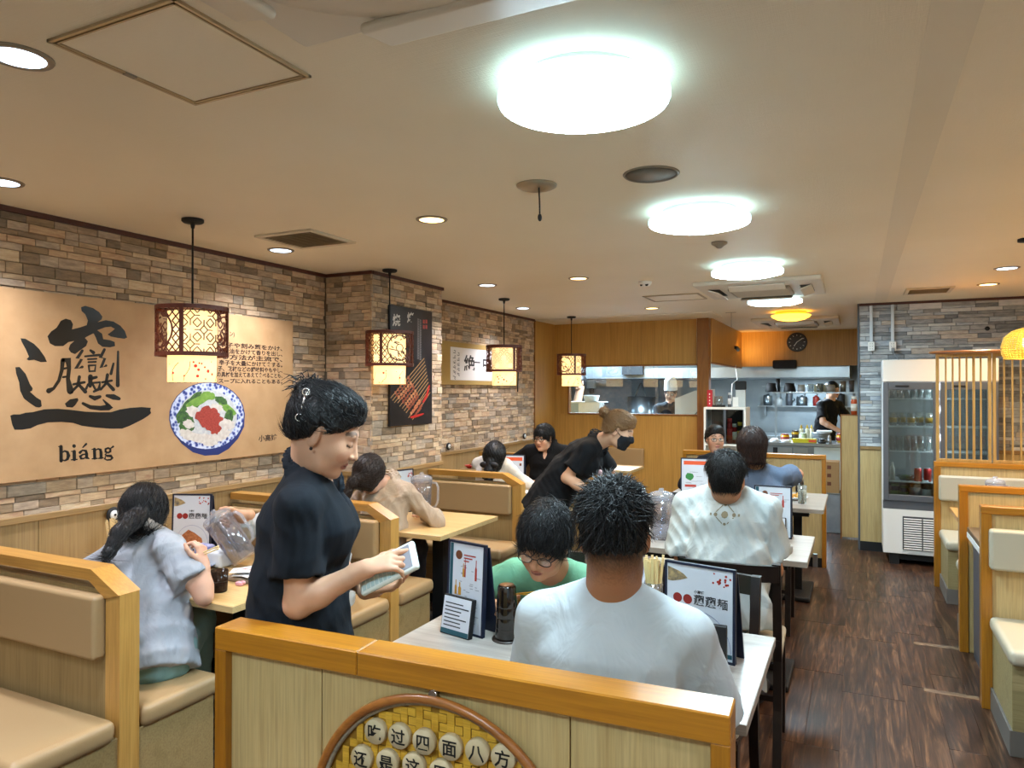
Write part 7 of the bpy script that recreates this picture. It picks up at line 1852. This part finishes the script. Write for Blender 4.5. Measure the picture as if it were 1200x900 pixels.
# man in green bent over his plate
gm = Human('man in a green T-shirt and glasses bent low over his noodles', (-1.02, 2.74), 182, scale=1.0, hz=.55, lean=(30, 46), res=(.0036, .009), skin='#bd8a69', eyes='down',
    head=(0, -24, -9), headpos=PD(638, 636, 2.45), glasses='#1a1614', pants={'col': '#22262e'},
    armR={'W': PD(578, 712, 2.62), 'h': (1, -.1, -.5), 'world': True, 'f': Vector((.55, -.6, .35)), 'n': Vector((.5, .3, -.7)), 'curl': 60}, armL={'w': (-.22, .42, .775), 'h': (-1, -.2, -.5)},
    shirt=dict(name='t_shirt', col='#6ea384', col2='#649a7b', sleeve=.82, fold=.004, t=.016, cuff=.075, res=.007, seed=8),
    hair=dict(style='short', col='#0d0d10', t=.015, fringe=-.004, nape=-.05, strands=3600, flow='crown', crown=(0, -.055, .14), len=.05, lift=.22, sw=.0018, res=.004, chaos=.03))
cs = thing('eating_chopsticks', 'pair of yellow chopsticks in the hand of the man in green', 'chopsticks', PD(590, 702, 2.60)); M_ych = mat('chop_yellow', '#d0a030', .45)
for k in (0, .012): MB().tube([Vector((-.01, 0, .01 + k)), PD(630, 693 + k * 400, 2.42) - PD(590, 702, 2.60)], [.0035, .002], 6).build('stick', M_ych, cs)
# man with the emblem
em = Human('man in a white T-shirt with a brown diamond emblem seated on a slatted chair', (-.555, 3.40), 3, scale=1.02, hz=.62, slope=.105, lean=(8, 14), res=(.005, .010), skin='#b98563', face=False,
    head=(4, -6, 0), headpos=PD(851, 563, 3.32), bulk=1.1, broad=1.08, pants={'col': '#9aa3a8'},
    armR={'E': PD(906, 668, 3.36), 'W': PD(900, 652, 3.72), 'n': (0, 0, -1)}, armL={'E': PD(799, 672, 3.42), 'w': (-.2, .44, .77)},
    shirt=dict(name='t_shirt', col='#bcc3c3', col2='#b1b9b9', sleeve=.74, fold=.008, t=.022, cuff=.080, res=.0085, seed=12),
    hair=dict(style='crop', col='#0a090b', t=.014, nape=-.055, side=.2, strands=2600, flow='crown', crown=(0, -.03, .16), len=.05, lift=.3, sw=.0024, res=.005, chaos=.04))
from mathutils.bvhtree import BVHTree
def decal(h, polys, m, name, cx_, cz_, k):
    """flat print laid on the back of a shirt: 2-D polygons in metres round a person-local point"""
    bv = BVHTree.FromPolygons([tuple(p) for p in h.shirt_v], [tuple(int(i) for i in q) for q in h.shirt_q]); mb = MB()
    for pl_ in polys:
        vs = []
        for a, b in pl_:
            hit = bv.ray_cast(Vector((cx_ + a * k, -1.0, cz_ + b * k)), Vector((0, 1, 0)))[0]
            vs.append(tuple(hit + Vector((0, -.004, 0))) if hit else (cx_ + a * k, -.15, cz_ + b * k))
        mb.add(vs, [list(range(len(vs)))])
    return mb.build(name, m, h.shirt_ob, recalc=False)
pol = []
for sx, sz in ((1, 1), (1, -1), (-1, 1), (-1, -1)):
    pol.append([(sx * .25, sz * .85), (sx * .85, sz * .25), (sx * .98, sz * .25), (sx * .25, sz * .98)][:4])
for cx0, cz0, r0 in ((0, 0, .36), (0, .95, .16), (0, -.95, .16), (.95, 0, .2), (-.95, 0, .2)): pol.append([(cx0 + r0 * math.cos(q * .7854), cz0 + r0 * math.sin(q * .7854)) for q in range(8)])
for sx in (-1, 1): pol += [[(sx * 1.35, -.12), (sx * 1.55, -.12), (sx * 1.55, .12), (sx * 1.35, .12)]]
lp_ = em.L(PD(848, 605, 3.2)); decal(em, pol, mat('emblem_brown', '#7d735c', .7), 'back_emblem', float(lp_[0]), float(lp_[2]), .042)
# person in blue, girl with glasses
Human('person in a slate blue T-shirt with chin-length brown hair seated back turned', (-.63, 5.22), 4, scale=.98, hz=.56, lean=(8, 14), res=(.006, .012), skin='#c09070', face=False,
    head=(6, -4, 0), headpos=PD(881, 522, 5.02), pants={'col': '#20242c'}, armR={'E': PD(934, 556, 5.1), 'W': PD(917, 572, 5.4)},
    shirt=dict(name='t_shirt', col='#5f6d84', col2='#566479', sleeve=.62, fold=.006, t=.02, cuff=.078, res=.010, seed=4),
    hair=dict(style='bob', col='#2a1914', t=.012, strands=1600, flow='crown', crown=(0, -.02, .15), len=.07, lift=.08, sw=.0026, res=.006))
Human('girl with glasses and dark top facing the room before the low divider', (-1.10, 6.44), 192, fem=True, scale=.95, hz=.55, lean=(6, 10), res=(.005, .012), skin='#c39377', eyes='open',
    head=(12, 2, 0), headpos=PD(838, 515, 6.25), glasses='#26201e', pants={'col': '#20242c'},
    shirt=dict(name='shirt', col='#11151d', sleeve=1.8, fold=.005, t=.016, res=.010, seed=6),
    hair=dict(style='updo', col='#14100f', t=.011, fringe=.006, strands=900, flow='to', target=(0, -.12, .0), len=.05, lift=.06, sw=.0022, bun=(0, -.1, -.02), bunr=(.035, .03, .035), res=.006))
# second waitress leaning over a table
s2 = Human('waitress with blond bun and black face mask leaning over a table', xy(PD(648, 590, 4.86)), -82, fem=True, scale=.98, hz=.87, lean=(34, 44), legs='stand', res=(.0045, .011), skin='#c9a084', eyes='down',
    head=(0, -24, 0), headpos=PD(726, 505, 4.66), pants={'col': '#121318'}, bulk=1.08,
    armR={'E': PD(664, 560, 4.66), 'W': PD(705, 586, 4.55)}, armL={'W': PD(745, 583, 4.75), 'h': (-1, -.2, -.6)},
    shirt=dict(name='polo_shirt', col='#0b0e13', sleeve=.72, collar=True, fold=.005, t=.018, cuff=.068, hem=.16, res=.009, seed=15, flare=.02, v=.07, wr=.25),
    hair=dict(style='updo', col='#7d5c3a', t=.013, fringe=.012, strands=1800, flow='to', target=(0, -.12, .06), len=.06, lift=.06, sw=.0022, bun=(0, -.150, .075), bunr=(.034, .034, .034), res=.005))
def mask_for(h, col):
    f = lambda P: (lambda Q: np.maximum(np.maximum(np.abs(h.head_sdf(P) - .005) - .0028, ((Q[:, 2] + .012) - np.clip(Q[:, 1] - .05, 0, .06) * .3) * h.hs), np.maximum((-.112 - Q[:, 2]), -(Q[:, 1] - .018 - np.abs(Q[:, 2] + .05) * .35)) * h.hs))((P - h.O) @ h.Rh / h.hs)
    v, q = surf(f, h.O - .16, h.O + .16, .004); ob = mesh_np('face_mask', [(v, q, 0)], [cloth_mat('mask_' + col, col)], h.root)
    mb = MB()
    for e in (-1, 1): mb.tube([h.hp((e * .066, .03, -.02)), h.hp((e * .08, -.005, .0)), h.hp((e * .082, -.018, .01))], .0022, 5)
    mb.build('ear_loop', M_black, ob)
mask_for(s2, '#1d2026')
MB().sphere(Vector(s2.Cc + s2.fwd * .15 + s2.X * -.03), (.016, .016, .02), 10, 8).build('chest_badge', mat('badge_pink', '#d8a8a8', .5), s2.root)
# girl in grey with long black hair
g1 = Human('girl in a grey blouse with long black tied hair leaning over her plate', (-2.56, 1.955), 36, fem=True, scale=.98, hz=.545, lean=(26, 36), side=-6, shoulderR=PD(197, 643, 2.96), res=(.0045, .010), skin='#cda088', face=False,
    head=(8, -30, 0), headpos=PD(169, 603, 3.1), pants={'col': '#84a7a6', 'col2': '#779a9b', 'wide': .02}, knees=.8,
    armR={'E': PD(239, 699, 2.88), 'W': PD(238, 660, 2.93), 'world': True, 'f': _rt * -.25 + _up * .8 + _fw * .3, 'n': -_rt * .8 + _fw * .2, 'curl': 60}, armL={'w': (-.18, .42, .80), 'h': (-1, -.2, -.5)},
    shirt=dict(name='blouse', col='#9ea3aa', col2='#969ba3', sleeve=.72, fold=.006, t=.02, cuff=.082, hem=.1, flare=.03, res=.008, seed=21),
    hair=dict(style='pony', col=BLK, t=.014, strands=2600, flow='crown', crown=(0, .0, .16), len=.08, lift=.04, sw=.0022, res=.0045, tail=[(0, -.10, -.05), (-.02, -.15, -.08), (-.05, -.20, -.15), (-.08, -.22, -.24)], tr=.042))
MB().tube([g1.hp((-.03, -.06, -.06)), g1.hp((.03, -.09, -.075)), g1.hp((.07, -.04, -.085))], [.028, .032, .02], 10).build('scarf_collar', mat('sheer_grey', '#8d857e', .6), g1.root)
cs = thing('eating_chopsticks', 'pair of chopsticks held by the girl in grey', 'chopsticks', PD(240, 646, 2.94))
for k in (0, .01): MB().tube([PD(256, 640 + k * 300, 2.9) - PD(240, 646, 2.94), PD(213, 658 + k * 200, 3.0) - PD(240, 646, 2.94)], [.0035, .002], 6).build('stick', M_choc, cs)
# person opposite pouring water
Human('person in a pale long-sleeved shirt pouring from a clear pitcher behind the waitress', (-2.55, 3.0), 180, scale=.95, hz=.54, lean=(10, 14), res=(.006, .012), skin='#c89878',
    head=(0, -10, 0), pants={'col': '#20242c'}, armR={'W': PD(286, 604, 3.5), 'h': (1, -.2, -.7), 'world': True, 'f': -_rt * .9 - _up * .1, 'n': -_up * .3 - _fw * .8, 'curl': 75}, armL={'w': (-.02, .3, .78), 'h': (-.3, -.2, -1)},
    shirt=dict(name='shirt', col='#b4b6b6', col2='#b5b8b9', sleeve=1.86, fold=.005, t=.014, res=.011, seed=31), hair=dict(style='short', col=BRN, t=.014, fringe=-.01, res=.006))
pj = make_pitcher('clear pitcher held tilted in the air over the booth table', (0, 0, 0), 0, 1.15)
pj.location = PD(288, 655, 3.44); pj.rotation_euler = (R(8), R(-34), R(14))
# girl in beige, girl with the bow, man in black
g2 = Human('girl in a beige top with dark low ponytail in the second booth', (-2.66, 3.62), 10, fem=True, scale=.95, hz=.55, lean=(12, 20), res=(.005, .011), skin='#cda088', face=False,
    head=(-14, -22, 0), headpos=PD(434, 557, 4.42), pants={'col': '#3a3a40'}, shirt=dict(name='top', col='#b09e8c', col2='#a3917f', collar=True, sleeve=1.8, fold=.009, t=.022, res=.009, seed=41, wr=1.0),
    hair=dict(style='pony', col=BRN, t=.013, strands=1500, flow='to', target=(-.02, -.11, -.06), len=.06, lift=.04, sw=.0024, res=.005, tail=[(0, -.10, -.05), (-.02, -.125, -.09), (-.035, -.13, -.16), (-.04, -.12, -.24)], tr=.034))
g3 = Human('girl with long black hair and black bow seated behind the pillar bench', (-2.80, 5.36), 0, fem=True, scale=.93, hz=.55, lean=(6, 10), res=(.006, .012), skin='#cda088', face=False,
    head=(0, -4, 0), headpos=PD(581, 535, 6.02), pants={'col': '#3a3a40'}, shirt=dict(name='blouse', col='#c9c2b8', sleeve=1.7, fold=.005, t=.018, res=.011, seed=44),
    hair=dict(style='pony', col=BLK, t=.014, res=.006, strands=700, flow='crown', crown=(0, 0, .15), len=.07, lift=.04, sw=.0026, tail=[(0, -.10, -.05), (0, -.12, -.12), (0, -.12, -.2), (0, -.11, -.26)], tr=.045))
bo = MB()
for e in (-1, 1): bo.sphere(g3.hp((e * .045, -.125, -.07)), (.045, .018, .026), 12, 8); bo.tube([g3.hp((e * .01, -.13, -.08)), g3.hp((e * .03, -.135, -.14)), g3.hp((e * .045, -.13, -.19))], [.008, .014, .016], 6)
bo.build('hair_bow', mat('bow_black', '#0c0c10', .6), g3.root)
Human('man with glasses in a black open-collar shirt seated facing the room', (-2.64, 6.27), 186, scale=1.02, hz=.56, lean=(2, 6), res=(.0048, .011), skin='#c99a7c',
    head=(-14, -4, 0), headpos=PD(637, 514, 6.72), glasses='#3a2a24', pants={'col': '#1a1c22'}, broad=1.04,
    armR={'w': (.42, .12, .93), 'h': (1, -.4, -.6)}, armL={'E': PD(667, 567, 6.5), 'W': PD(634, 565, 6.25), 'n': (0, 0, -1), 'curl': 50},
    shirt=dict(name='shirt', col='#0a0a0c', sleeve=.92, collar=True, fold=.006, t=.02, cuff=.08, v=.13, res=.010, seed=51), hair=dict(style='short', col='#0b0a0b', t=.016, fringe=-.006, nape=-.05, strands=1200, flow='crown', crown=(0, -.02, .15), len=.06, lift=.08, sw=.0026, res=.005))
# cooks
ckp = PY(786, 463, 9.8)
ck1 = Human('cook in black polo and white paper cap seen through the kitchen window', (ckp.x, 9.83), 186, scale=1.0, hz=.90, lean=(4, 8), legs='stand', res=(.006, .013), skin='#c59a80', headpos=ckp + Vector((0, 0, .02)), head=(0, -8, 0), glasses='#2a2422', pants={'col': '#202228'},
    shirt=dict(name='polo_shirt', col='#0d1016', sleeve=.75, collar=True, fold=.005, t=.018, res=.012, seed=61), hair=dict(style='short', col=BLK, t=.008, res=.006))
f_hat = lambda P: (lambda Q: np.maximum(p_ec(Q, (0, -.012, .05), (0, -.018, .15), (.092, .108), (.084, .095), V3(1, 0, 0)), .048 - Q[:, 2] + np.clip(-Q[:, 1], 0, .1) * .2) * ck1.hs)((P - ck1.O) @ ck1.Rh / ck1.hs)
v, q = surf(f_hat, ck1.O - .2, ck1.O + .34, .006); mesh_np('paper_cap', [(v, q, 0)], [cloth_mat('cap_white', '#d8dde0')], ck1.root)
c2 = PY(968, 478, 11.75)
Human('cook in black with bare forearms working behind the pass shelf', (c2.x - .02, 11.62), -130, scale=1.03, hz=.93, lean=(10, 16), legs='stand', res=(.007, .013), skin='#c59a80', pants={'col': '#15171c'},
    armR={'w': (.12, .38, .98), 'h': (1, -.2, -.6)}, armL={'w': (-.14, .36, .98), 'h': (-1, -.2, -.6)}, shirt=dict(name='polo_shirt', col='#0b0d12', sleeve=.8, fold=.005, t=.018, res=.012, seed=66), hair=dict(style='short', col=BLK, t=.012, res=.007))
c4 = PY(679, 452, 10.4)
Human('cook in dark clothes at the left edge of the kitchen window', (c4.x, 10.45), 150, scale=1.0, hz=.88, lean=(6, 10), legs='stand', res=(.007, .013), skin='#b98a6c', headpos=c4 + Vector((0, 0, .05)), pants={'col': '#202228'},
    shirt=dict(name='polo_shirt', col='#10131a', sleeve=.75, fold=.005, t=.018, res=.012, seed=71), hair=dict(style='short', col=BLK, t=.012, res=.007))
